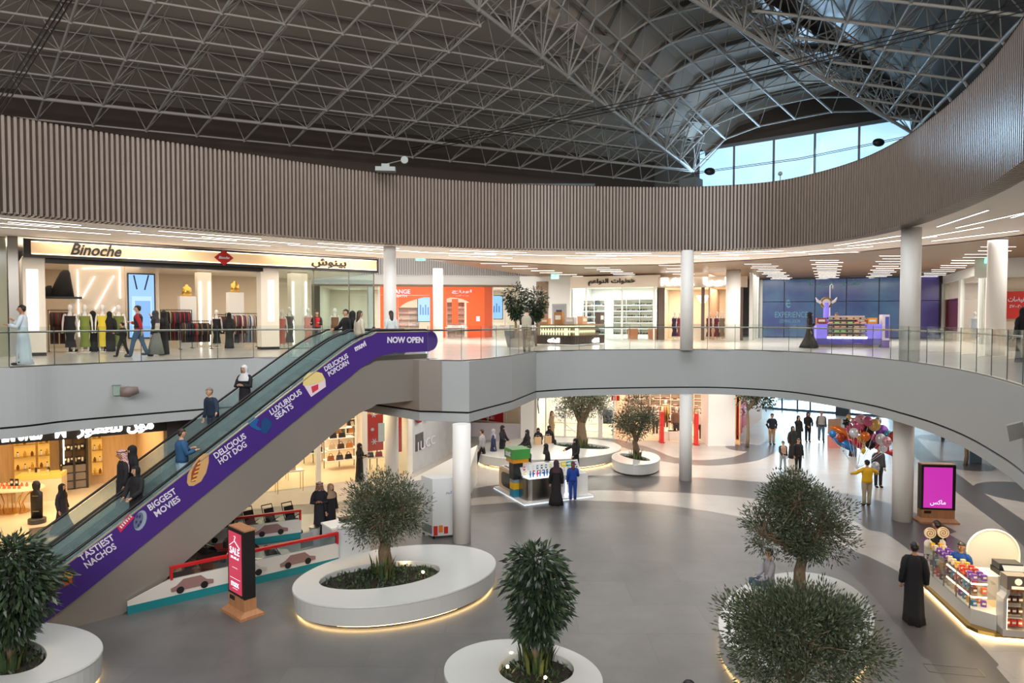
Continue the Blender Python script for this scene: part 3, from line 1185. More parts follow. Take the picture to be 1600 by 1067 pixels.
# lettering on the banner
BP = Plane((EO.x - EN.x * 0 , EO.y), (EO.x + EE.x, EO.y + EE.y))
def banner_at(u, v):
    return BP.hit(u, v, NB)
def btext(s, u0, v0, u1, v1, hgt, bold=0.02, m=None, name='banner_lettering', w=None):
    """lettering whose base line runs between two points of the banner"""
    ta, za = banner_at(u0, v0)
    tb_, zb_ = banner_at(u1, v1)
    A, B = EP(ta, NB - 0.008, za), EP(tb_, NB - 0.008, zb_)
    ex = (B - A)
    M = frame((A + B) / 2, ex)
    mb = MB()
    letter(mb, s, M, w=ex.length, h=hgt, bold=bold, depth=0.004)
    return done(mb, name, m or M_lt)
M_lt = C('lettering_white', 225, 220, 232, 0.5)
btext('TASTIEST', 124, 873, 177, 838, 0.165)
btext('NACHOS', 133, 884, 180, 852, 0.165)
btext('BIGGEST', 232, 794, 274, 766, 0.165)
btext('MOVIES', 242, 804, 280, 778, 0.165)
btext('DELICIOUS', 335, 713, 383, 680, 0.165)
btext('HOT DOG', 342, 722, 384, 693, 0.165)
btext('LUXURIOUS', 422, 645, 470, 611, 0.165)
btext('SEATS', 430, 652, 457, 633, 0.165)
btext('DELICIOUS', 507, 577, 543, 555, 0.15)
btext('POPCORN', 513, 585, 544, 565, 0.15)
btext('muvi', 554, 545, 571, 536, 0.17, 0.035)
btext('NOW OPEN', 605, 531, 661, 531, 0.2, 0.03)
def bpoly(pts, m, name, lift=0.008):
    vs = []
    for u, v in pts:
        t, z = banner_at(u, v)
        vs.append(EP(t, NB - lift, z))
    mb = MB()
    n = len(vs)
    mb.add(vs + [p + EN * 0.006 for p in vs], [tuple(range(n)), tuple(reversed(range(n, 2 * n)))] + [(i, i + n, (i + 1) % n + n, (i + 1) % n) for i in range(n)])
    return done(mb, name, m)
def bell(cu, cv, ru, rv, rot, n=20):
    return [(cu + ru * math.cos(2 * PI * k / n) * math.cos(rot) - rv * math.sin(2 * PI * k / n) * math.sin(rot), cv + ru * math.cos(2 * PI * k / n) * math.sin(rot) + rv * math.sin(2 * PI * k / n) * math.cos(rot)) for k in range(n)]
# printed pictures: nachos tray, film strip and reel, hot dog, seats, popcorn
bpoly([(62, 911), (115, 891), (117, 909), (78, 930), (60, 932)], C('print_tray', 70, 60, 90, 0.5), 'printed_picture')
bpoly([(64, 912), (70, 903), (80, 905), (90, 899), (98, 895), (107, 891), (114, 893), (113, 902), (92, 909), (66, 918)], C('print_nacho', 214, 160, 60, 0.6), 'printed_picture', 0.012)
bpoly([(97, 909), (112, 903), (113, 910), (100, 916)], C('print_salsa', 190, 80, 40, 0.6), 'printed_picture', 0.014)
bpoly([(72, 920), (90, 912), (92, 918), (76, 926)], C('print_guac', 120, 140, 60, 0.6), 'printed_picture', 0.014)
bpoly([(183, 823), (201, 803), (210, 808), (188, 832)], C('print_film_red', 205, 40, 80, 0.5), 'printed_picture')
for k in range(6):
    f = k / 6 + 0.07
    c1 = (183 + 18 * f + 2, 823 - 20 * f + 1)
    bpoly([(c1[0], c1[1]), (c1[0] + 1.6, c1[1] - 1.8), (c1[0] + 5, c1[1] + 1.2), (c1[0] + 3.4, c1[1] + 3)], M_lt, 'printed_picture', 0.012)
bpoly(bell(219, 813, 9, 16.5, 0.35), C('print_reel', 150, 165, 180, 0.4), 'printed_picture')
bpoly(bell(216, 813, 6.5, 13.5, 0.35), C('print_reel_dark', 96, 112, 128, 0.4), 'printed_picture', 0.012)
for k in range(5):
    a = 2 * PI * k / 5 + 0.3
    bpoly(bell(216 + 3.6 * math.cos(a), 813 + 7.6 * math.sin(a), 1.5, 3.0, 0.3, 10), M_purple, 'printed_picture', 0.016)
bpoly([(292, 754), (293, 742), (300, 728), (310, 715), (318, 709), (326, 708), (326, 722), (322, 738), (314, 752), (302, 759), (295, 759)], C('print_bun', 205, 160, 105, 0.6), 'printed_picture')
bpoly([(298, 753), (299, 738), (305, 725), (312, 717), (313, 724), (309, 740), (305, 752)], C('print_sausage', 150, 70, 45, 0.6), 'printed_picture', 0.012)
for k in range(5):
    bpoly([(299 + k * 2.3, 750 - k * 6.5), (307 + k * 1.6, 747 - k * 6.5), (307 + k * 1.6, 749 - k * 6.5), (299 + k * 2.3, 752 - k * 6.5)], C('print_mustard', 235, 190, 80, 0.6), 'printed_picture', 0.016)
bpoly([(387, 660), (397, 652), (404, 655), (400, 664), (410, 672), (402, 672), (392, 667)], C('print_seat', 20, 90, 150, 0.6), 'printed_picture')
bpoly([(408, 666), (408, 656), (415, 652), (424, 658), (425, 664), (416, 678), (408, 676)], C('print_seat_dark', 14, 66, 118, 0.6), 'printed_picture', 0.012)
bpoly([(474, 601), (508, 592), (509, 604), (486, 620)], C('print_bucket', 225, 205, 215, 0.6), 'printed_picture')
bpoly([(473, 602), (474, 590), (481, 583), (492, 580), (503, 583), (508, 593), (500, 597), (484, 602)], C('print_popcorn', 222, 200, 130, 0.7), 'printed_picture', 0.012)
bpoly([(486, 604), (497, 600), (497, 608), (488, 614)], C('print_bucket_red', 205, 50, 70, 0.6), 'printed_picture', 0.014)
btext('DIET', 487, 607.5, 496, 603.5, 0.07, 0.01)
# upper landing: metal cladding in front of the slab, and the white nose
lm = MB()
Lp = [Vector((-5.35, 24.3, 0)), Vector(land[1]), (Vector(land[1]).lerp(Vector(land[2]), 0.45))]
Lq = [p + Vector((0.0, -0.05, 0)) for p in Lp]
for a, b in zip(Lq, Lq[1:]):
    lm.quad((a.x, a.y, GAP + 0.04), (b.x, b.y, GAP + 0.04), (b.x, b.y, F2 + 0.02), (a.x, a.y, F2 + 0.02))
    lm.quad((a.x, a.y, F2 + 0.02), (b.x, b.y, F2 + 0.02), (b.x, b.y + 0.05, F2 + 0.02), (a.x, a.y + 0.05, F2 + 0.02))
done(lm, 'landing_cladding', M_truss)
# ================================================================== PLANTERS AND TREES
M_planter = C('planter_shell', 192, 193, 190, 0.22, noise=0.02, nscale=0.8)
M_soil = C('soil', 42, 34, 28, 0.95, noise=0.3, nscale=8)
M_warmled = glow('warm_led', (1.0, 0.66, 0.28), 9.0)
M_bark = C('bark', 112, 92, 70, 0.85, noise=0.3, nscale=14, bump=0.6)
M_bark2 = C('bark_pale', 128, 108, 84, 0.8, noise=0.2, nscale=10)
M_ol1 = C('olive_leaf', 62, 72, 50, 0.55)
M_ol2 = C('olive_leaf_pale', 96, 104, 80, 0.55)
M_fi1 = C('ficus_leaf', 40, 54, 38, 0.35)
M_fi2 = C('ficus_leaf_light', 62, 80, 54, 0.35)
M_spike = C('sansevieria_leaf', 96, 104, 56, 0.5)
M_spike2 = C('groundcover_leaf', 52, 70, 40, 0.6)
M_lamp = glow('spot_warm', (1.0, 0.72, 0.3), 30.0)

def egg(cx, cy, a, b, rot, n=56, z=0.0, pinch=0.0):
    out = []
    for k in range(n):
        t = 2 * PI * k / n
        x = a * math.cos(t)
        y = b * math.sin(t) * (1 + pinch * math.cos(t))
        out.append((cx + x * math.cos(rot) - y * math.sin(rot), cy + x * math.sin(rot) + y * math.cos(rot), z))
    return out

def planter(label, c, a, b, rot, hc, ha, hb, hrot=None, h=0.55, pinch=0.0, led=True, cover=True, spikes=1.0, seed=1):
    """solid-surface ring planter, outer egg and inner planting hole, floating on a recessed plinth with a warm strip light"""
    rd = random.Random(seed)
    root = thing('planter', label, 'planter', (c[0], c[1], 0))
    hrot = rot if hrot is None else hrot
    N = 64
    O = lambda k, z: egg(0, 0, a * k, b * k, rot, N, z, pinch)
    hx, hy = hc[0] - c[0], hc[1] - c[1]
    o0 = O(1, 0)
    i0 = egg(hx, hy, ha, hb, hrot, N)
    sft = min(range(N), key=lambda q: sum((o0[j][0] - i0[(j + q) % N][0]) ** 2 + (o0[j][1] - i0[(j + q) % N][1]) ** 2 for j in range(N)))
    I = lambda k, z: (lambda e: e[sft:] + e[:sft])(egg(hx, hy, ha * k, hb * k, hrot, N, z))
    mb = MB()
    rings = [O(0.965, 0.07), O(0.985, 0.09), O(0.992, h - 0.05), O(1.0, h - 0.03), O(0.995, h), I(1.0, h), I(0.99, h - 0.02), I(0.985, h - 0.2)]
    vs = [p for r in rings for p in r]
    fs = []
    for i in range(len(rings) - 1):
        for k in range(N):
            x, y = i * N + k, i * N + (k + 1) % N
            fs.append((x, y, y + N, x + N))
    mb.add(vs, fs)
    sh = mb.build('planter_shell', M_planter, root)
    pl = MB()
    pl.prism(egg(0, 0, a * 0.93, b * 0.93, rot, N), 0, 0.09, 0, False, False)
    pl.build('plinth', C('plinth_dark', 60, 56, 52, 0.7), root)
    if led:
        l = MB()
        A_, B_ = egg(0, 0, a * 0.945, b * 0.945, rot, N, 0.045), egg(0, 0, a * 0.945, b * 0.945, rot, N, 0.075)
        C_ = egg(0, 0, a * 0.955, b * 0.955, rot, N, 0.075)
        l.add(A_ + B_ + C_, [(k, (k + 1) % N, N + (k + 1) % N, N + k) for k in range(N)] + [(N + k, N + (k + 1) % N, 2 * N + (k + 1) % N, 2 * N + k) for k in range(N)])
        l.build('light_strip', M_warmled, root)
    so = MB()
    so.add(egg(hx, hy, ha * 0.99, hb * 0.99, hrot, N, h - 0.14), [tuple(range(N))])
    so.build('soil', M_soil, root)
    if cover:
        gc = MB()
        for _ in range(int(520 * min(2.2, ha * hb))):
            r = math.sqrt(rd.random()) * 0.96
            t = rd.random() * 2 * PI
            x0, y0 = ha * r * math.cos(t), hb * r * math.sin(t)
            x = hx + x0 * math.cos(hrot) - y0 * math.sin(hrot)
            y = hy + x0 * math.sin(hrot) + y0 * math.cos(hrot)
            leaf(gc, Vector((x, y, h - 0.13)), Vector((rd.uniform(-1, 1), rd.uniform(-1, 1), rd.uniform(0.3, 1.2))), rd.uniform(0.08, 0.16), 0.045, rd)
        o = gc.build('ground_cover', M_spike2, root)
        o['kind'] = 'stuff'
    return root

def leaf(mb, p, d, L, w, rd, mi=0):
    d = d.normalized()
    s = d.cross(Vector((rd.uniform(-1, 1), rd.uniform(-1, 1), rd.uniform(-1, 1))))
    if s.length < 1e-4:
        s = Vector((1, 0, 0))
    s = s.normalized() * w / 2
    m = p + d * L * 0.45
    mb.add([p, m + s, p + d * L, m - s], [(0, 1, 2, 3)], mi)

def spiky(label, x, y, z, n, h, seed=1, group=None, mat_=None, spread=0.5):
    rd = random.Random(seed)
    root = thing('sansevieria', label, 'plant', (x, y, z), 0, group)
    for q in range(2):
        mb = MB()
        for k in range(n // 2):
            a = rd.random() * 2 * PI
            r = rd.uniform(0.05, 0.35)
            b = Vector((r * math.cos(a), r * math.sin(a), 0))
            out = Vector((math.cos(a), math.sin(a), 0)) * rd.uniform(0.1, spread)
            L = h * rd.uniform(0.6, 1.05)
            s = Vector((-math.sin(a), math.cos(a), 0)) * 0.03
            p1 = b + out * L * 0.3 + Vector((0, 0, L * 0.6))
            p2 = b + out * L * 0.8 + Vector((0, 0, L))
            mb.add([b - s, b + s, p1 + s, p1 - s, p2], [(0, 1, 2, 3), (3, 2, 4)])
        mb.build('leaves', (mat_ or M_spike) if q == 0 else M_spike2, root)
    return root

def canopy(shape, n, L, w, rd, droop=0.0, shell=0.55, clusters=0, mb=None, upd=0.35, cr=0.42):
    """leaves inside ellipsoids; shape = list of (centre, radii)"""
    mb = mb or MB()
    cl = []
    if clusters:
        for _ in range(clusters):
            c, r = shape[rd.randrange(len(shape))]
            while True:
                d = Vector((rd.gauss(0, 1), rd.gauss(0, 1), rd.gauss(0, 1))).normalized()
                k = rd.uniform(shell, 1.0)
                break
            cl.append((Vector((c[0] + d.x * r[0] * k, c[1] + d.y * r[1] * k, c[2] + d.z * r[2] * k)), d))
    for i in range(n):
        if clusters:
            p, d = cl[rd.randrange(len(cl))]
            q = Vector((rd.gauss(0, 1), rd.gauss(0, 1), rd.gauss(0, 1)))
            q = q.normalized() * cr * rd.random() ** 0.6
            pos = p + q
            dirn = (q.normalized() + d * 0.7 + Vector((0, 0, upd - droop)))
        else:
            c, r = shape[rd.randrange(len(shape))]
            d = Vector((rd.gauss(0, 1), rd.gauss(0, 1), rd.gauss(0, 1))).normalized()
            k = rd.uniform(shell, 1.0)
            pos = Vector((c[0] + d.x * r[0] * k, c[1] + d.y * r[1] * k, c[2] + d.z * r[2] * k))
            dirn = d + Vector((rd.uniform(-.4, .4), rd.uniform(-.4, .4), rd.uniform(-.3, .3) + upd - droop))
        leaf(mb, pos, dirn, L * rd.uniform(0.6, 1.15), w, rd, 0 if rd.random() < 0.62 else 1)
    return mb, cl

def tree(name, label, x, y, z, trunk_h, shape, n, L, w, mats, bark, seed, cat='tree', droop=0.0, tr=0.13, clusters=70, group=None, split=4, shell=0.45, twist=True, cr=0.42, lean=(0, 0)):
    rd = random.Random(seed)
    root = thing(name, label, cat, (x, y, z), 0, group)
    tk = MB()
    pts = []
    for k in range(6):
        f = k / 5
        pts.append((lean[0] * f + (rd.uniform(-1, 1) * 0.04 if twist else 0), lean[1] * f + (rd.uniform(-1, 1) * 0.04 if twist else 0), trunk_h * f))
    tk.tube(pts, [tr * (1.35 - 0.5 * f / 5) for f in range(6)], 10)
    mb, cl = canopy(shape, n, L, w, rd, droop, shell, clusters, cr=cr)
    top = Vector(pts[-1])
    # limbs then twigs to each leaf cluster
    limbs = []
    for k in range(split):
        a = 2 * PI * k / split + rd.uniform(-0.3, 0.3)
        c, r = shape[k % len(shape)]
        e = Vector((c[0] + r[0] * 0.45 * math.cos(a), c[1] + r[1] * 0.45 * math.sin(a), c[2] - r[2] * 0.2 + rd.uniform(-.1, .3) * r[2]))
        m = top.lerp(e, 0.5) + Vector((rd.uniform(-.1, .1), rd.uniform(-.1, .1), -0.05))
        tk.tube([top - Vector((0, 0, trunk_h * 0.12)), m, e], [tr * 0.75, tr * 0.5, tr * 0.25], 7)
        limbs.append((m, e))
    tk.build('trunk', bark, root, smooth=True)
    tw = MB()
    for p, d in cl:
        m, e = min(limbs, key=lambda q: (q[1] - p).length)
        s = e if rd.random() < 0.6 else m.lerp(e, 0.5)
        mid = s.lerp(p, 0.5) + Vector((0, 0, rd.uniform(-0.05, 0.1)))
        tw.tube([s, mid, p], [tr * 0.16, tr * 0.1, 0.006], 4, cap=False)
    if cl:
        tw.build('branches', bark, root)
    mb.build('foliage', mats, root)
    return root

def fitegg(tu0, tu1, tv0, tv1, z, seed=0, rot0=0.4, ul=None, fix=None):
    """ellipse on the level z whose picture spans the given box; ul = column of its lowest point"""
    rd = random.Random(seed)
    best = None
    cx, cy = atz((tu0 + tu1) / 2, (tv0 + tv1) / 2, z)[:2]
    st_ = [cx, cy, 1.8, 1.2, rot0]
    def cost(s):
        E_ = egg(s[0], s[1], s[2], s[3], s[4], 40, z)
        us_, vs_ = [], []
        for p in E_:
            dy = p[1] * ct - (p[2] - CAMZ) * st
            if dy < 0.5:
                return 1e9
            us_.append(800 + F * p[0] / dy)
            vs_.append(533.5 - F * (p[1] * st + (p[2] - CAMZ) * ct) / dy)
        c = (min(us_) - tu0) ** 2 + (max(us_) - tu1) ** 2 + (min(vs_) - tv0) ** 2 + (max(vs_) - tv1) ** 2
        if ul is not None:
            c += 0.5 * (us_[vs_.index(max(vs_))] - ul) ** 2
        return c
    bc = cost(st_)
    sg = 0.6
    for it in range(2500):
        c = [st_[i] + rd.gauss(0, sg) * (1 if i < 4 else 0.4) for i in range(5)]
        if fix is not None:
            c[4] = fix
        if c[2] < 0.3 or c[3] < 0.3:
            continue
        k = cost(c)
        if k < bc:
            bc, st_ = k, c
        elif it % 60 == 0:
            sg = max(0.01, sg * 0.85)
    return st_
H = 0.55
# central long planter
E1 = fitegg(457, 775, 848.5, 950, H, 1, 0.4, ul=535)
I1 = fitegg(497, 688, 877, 920, H, 2, 0.4, ul=560)
planter('long white oval planter bench holding an olive tree, in front of the round column', E1[:2], E1[2], E1[3], E1[4], I1[:2], I1[2], I1[3], I1[4], seed=3)
c1 = atz(602, 893, 0.42)
tree('olive_tree', 'olive tree in the long white oval planter beside the red sale display', c1.x, c1.y, 0.4, 0.95,
     [((0.05, 0, 1.75), (1.0, 0.95, 0.8)), ((-0.15, 0, 1.45), (0.95, 0.9, 0.6))], 13500, 0.10, 0.026, [M_ol1, M_ol2], M_bark, 11, tr=0.15, clusters=150, cr=0.34)
spiky('clump of upright striped leaves around the olive trunk in the long oval planter', c1.x, c1.y - 0.35, 0.42, 34, 0.55, 4)
for k, (u, v) in enumerate(((633, 881), (661, 896))):
    p = atz(u, v, 0.5)
    o = MB()
    o.tube([(0, 0, -0.1), (0, 0, 0.02)], 0.02, 6)
    r_ = thing('spotlight', ('small garden spotlight glowing left of its twin in the long oval planter' if k == 0 else 'small yellow garden spotlight near the right tip of the long oval planting'), 'spotlight', (p.x, p.y, 0.5))
    o.build('stake', M_black, r_)
    o = MB()
    o.ball((0, 0, 0.04), 0.035, 8, 6)
    o.build('lens', M_lamp, r_)
# round planter bottom centre
E2 = fitegg(693, 946, 1001.5, 1112, H, 3, 0.0, ul=822)
I2 = fitegg(779, 897, 1018, 1072, H, 4, 0.0, ul=838)
planter('round white planter nearest the viewer at the bottom edge of the picture', E2[:2], E2[2], E2[3], E2[4], I2[:2], I2[2], I2[3], I2[4], seed=5)
c2 = atz(838, 1040, 0.42)
tree('ficus_tree', 'dense dark green ficus tree in the round planter nearest the viewer', c2.x, c2.y, 0.4, 0.9,
     [((0, 0, 1.98), (0.56, 0.56, 0.36)), ((0.03, 0, 1.55), (0.7, 0.66, 0.42)), ((0.08, 0, 1.15), (0.58, 0.55, 0.38)), ((0.0, 0, 0.78), (0.4, 0.4, 0.3))], 4200, 0.2, 0.052, [M_fi1, M_fi2], M_bark2, 12, droop=0.9, tr=0.06, clusters=0, shell=0.35)
spiky('clump of upright striped leaves around the ficus in the nearest round planter', c2.x, c2.y - 0.1, 0.42, 60, 0.5, 6)
for k, (u, v) in enumerate(((799, 1022), (793, 1043), (852, 1060))):
    p = atz(u, v, 0.52)
    r_ = thing('spotlight', ['yellow garden spotlight glowing behind the ficus in the nearest planter', 'amber garden spotlight at the edge of the nearest planter, below the yellow one', 'white garden spotlight in front of the ficus in the nearest planter'][k], 'spotlight', (p.x, p.y, 0.5))
    o = MB()
    o.tube([(0, 0, -0.1), (0, 0, 0.02)], 0.02, 6)
    o.build('stake', M_black, r_)
    o = MB()
    o.ball((0, 0, 0.04), 0.03, 8, 6)
    o.build('lens', M_lamp, r_)
# right planter
E3 = fitegg(1122, 1367, 893, 1052, H, 5, 0.0, ul=1240)
I3 = (E3[0] + 0.1, E3[1] + 0.2, E3[2] * 0.5, E3[3] * 0.5, E3[4])
planter('large white oval planter under the tall tree, with someone seated on its rim', E3[:2], E3[2], E3[3], E3[4], I3[:2], I3[2], I3[3], I3[4], seed=7)
c3 = atz(1250, 935, 0.42)
tree('olive_tree', 'tall olive tree growing from the large oval planter, behind a nearer leafy crown', c3.x, c3.y, 0.4, 1.15,
     [((0.0, 0, 1.95), (1.05, 1.0, 0.85)), ((0.25, 0, 1.5), (1.0, 0.95, 0.5)), ((-0.7, 0, 1.7), (0.6, 0.6, 0.5)), ((-.15, 0, 2.45), (0.75, 0.7, 0.45))], 19000, 0.10, 0.028, [M_ol1, M_ol2], M_bark, 13, tr=0.12, clusters=140, cr=0.3)
# planter just under the frame with the near crown
planter('white round planter below the near leafy crown', (4.75, 10.6), 1.3, 1.2, 0, (4.75, 10.6), 0.6, 0.6, seed=8)
tree('olive_tree', 'near bushy olive tree whose crown fills the lower right of the picture', 4.5, 10.75, 0.4, 0.9,
     [((0.0, 0, 1.68), (1.22, 1.0, 0.5)), ((0.1, 0, 1.3), (1.25, 1.0, 0.6)), ((.1, 0, 1.88), (0.95, 0.8, 0.35))], 26000, 0.095, 0.026, [M_ol1, M_ol2], M_bark, 14, tr=0.12, clusters=150, cr=0.3)
# left bottom planter
E5 = fitegg(-230, 163, 974, 1085, H, 9, 0.5, ul=-120)
I5 = fitegg(-60, 73, 997, 1055, H, 10, 0.5, ul=-5)
planter('white oval planter at the foot of the escalator in the lower left corner', E5[:2], E5[2], E5[3], E5[4], I5[:2], I5[2], I5[3], I5[4], seed=9)
c5 = atz(15, 1040, 0.42)
tree('ficus_tree', 'dark green ficus tree at the foot of the escalator in the lower left corner', c5.x, c5.y, 0.4, 0.95,
     [((0.05, 0, 2.1), (0.6, 0.6, 0.42)), ((0.2, 0, 1.65), (0.85, 0.8, 0.45)), ((0.1, 0, 1.2), (0.7, 0.6, 0.42)), ((0.0, 0, 0.8), (0.45, 0.42, 0.35))], 4800, 0.21, 0.055, [M_fi1, M_fi2], M_bark2, 15, droop=0.9, tr=0.06, clusters=0, shell=0.35)
spiky('clump of upright striped leaves in the planter at the foot of the escalator', c5.x, c5.y - 0.1, 0.42, 60, 0.5, 8)
# far planters
E6 = fitegg(740, 971, 683, 718, H, 11, 0.2, ul=850)
I6 = fitegg(864, 953, 691, 701.5, H, 12, 0.2)
planter('far long white planter bench where women in black are sitting', E6[:2], E6[2], E6[3], E6[4], I6[:2], I6[2], I6[3], I6[4], seed=10, spikes=0)
c6 = atz(909, 697, 0.42)
tree('olive_tree', 'far olive tree with a thick trunk in the planter where women in black sit', c6.x, c6.y, 0.4, 1.35,
     [((0.0, 0, 2.7), (1.45, 1.2, 1.05)), ((0.1, 0, 2.2), (1.35, 1.1, 0.7))], 6000, 0.15, 0.045, [M_ol2, M_ol1], M_bark, 16, tr=0.24, clusters=110, cr=0.45)
spiky('clump of upright leaves around the thick far olive trunk', c6.x, c6.y - 0.4, 0.42, 30, 0.7, 18)
E7 = fitegg(955.5, 1031.5, 703.5, 726, H, 13, 0.0)
I7 = fitegg(968, 1016, 708, 720, H, 14, 0.0)
planter('small round white planter in the concourse beside the far column', E7[:2], E7[2], E7[3], E7[4], I7[:2], I7[2], I7[3], I7[4], led=False, seed=12)
c7 = atz(993, 717, 0.42)
tree('olive_tree', 'olive tree in the small round planter beside the far column', c7.x, c7.y, 0.4, 1.0,
     [((0.0, 0, 2.1), (0.95, 0.85, 1.0)), ((-0.1, 0, 1.7), (0.95, 0.9, 0.6))], 5200, 0.13, 0.04, [M_ol2, M_ol1], M_bark, 17, tr=0.13, clusters=90, cr=0.38)
spiky('clump of upright leaves in the small round planter', c7.x, c7.y - 0.2, 0.42, 40, 0.6, 19)
# slender trees standing in discs of dark stone
for u, v, lab, sc in ((1168, 699, 'slender tree with twin stems in a dark disc beside the white pier', 1.0), (1509, 727, 'bare slender trunk in a dark disc, its crown hidden by the balcony', 1.0), (1472, 685, 'far slender trunk in a dark disc, nearest the glass doors', 1.0)):
    p = atz(u, v, 0)
    tree('ornamental_tree', lab, p.x, p.y, 0.0, 2.3, [((0.1, 0, 3.0), (1.15, 1.0, 0.75)), ((0.8, 0, 2.9), (0.7, 0.6, 0.6))], 1500, 0.2, 0.085, [M_fi2, M_ol1], M_bark2, 20 + int(v), tr=0.07, clusters=50, cr=0.4)
# ================================================================== PEOPLE
SKIN = [C('skin_light', 205, 160, 130, 0.55), C('skin_tan', 178, 128, 98, 0.55)]
M_hair = C('hair_black', 20, 16, 15, 0.5)
M_hairg = C('hair_grey', 120, 112, 105, 0.6)
M_eye = C('eye_dark', 25, 18, 16, 0.3)
M_lip = C('lip', 150, 85, 78, 0.5)
M_cloth = {}
def cloth(r, g_, b, rough=0.85):
    k = (r, g_, b)
    if k not in M_cloth:
        M_cloth[k] = C('cloth_%d_%d_%d' % k, r, g_, b, rough, noise=0.08, nscale=6)
    return M_cloth[k]
BLACK = (22, 21, 23)

def ring_loft(mb, rings, n=18, folds=0.0, fk=7, rd=None, mi=0, cap=True):
    """rings = (cx, cy, z, rx, ry, foldamp)"""
    o = len(mb.v)
    ph = rd.uniform(0, 6) if rd else 0
    for (cx, cy, z, rx, ry, fa) in rings:
        for k in range(n):
            a = 2 * PI * k / n
            m = 1 + fa * math.sin(fk * a + ph) + fa * 0.5 * math.sin((fk + 4) * a + 2 * ph)
            mb.v.append((cx + rx * m * math.cos(a), cy + ry * m * math.sin(a), z))
    for i in range(len(rings) - 1):
        for k in range(n):
            a, b = o + i * n + k, o + i * n + (k + 1) % n
            mb.f.append((a, b, b + n, a + n))
            mb.m.append(mi)
    if cap:
        mb.f.append(tuple(o + k for k in reversed(range(n))))
        mb.f.append(tuple(o + (len(rings) - 1) * n + k for k in range(n)))
        mb.m += [mi, mi]

def skinned(verts, edges, radii, sub=1):
    me = bpy.data.meshes.new('sk')
    me.from_pydata([tuple(v) for v in verts], edges, [])
    o = bpy.data.objects.new('sk', me)
    COL.objects.link(o)
    m = o.modifiers.new('skin', 'SKIN')
    m.use_smooth_shade = True
    sv = me.skin_vertices[0].data
    for i, r in enumerate(radii):
        sv[i].radius = r if isinstance(r, tuple) else (r, r)
        sv[i].use_root = (i == 0)
    if sub:
        s2 = o.modifiers.new('sub', 'SUBSURF')
        s2.levels = sub
    bpy.context.view_layer.update()
    out = bpy.data.meshes.new_from_object(o.evaluated_get(bpy.context.evaluated_depsgraph_get()))
    bpy.data.objects.remove(o)
    return out

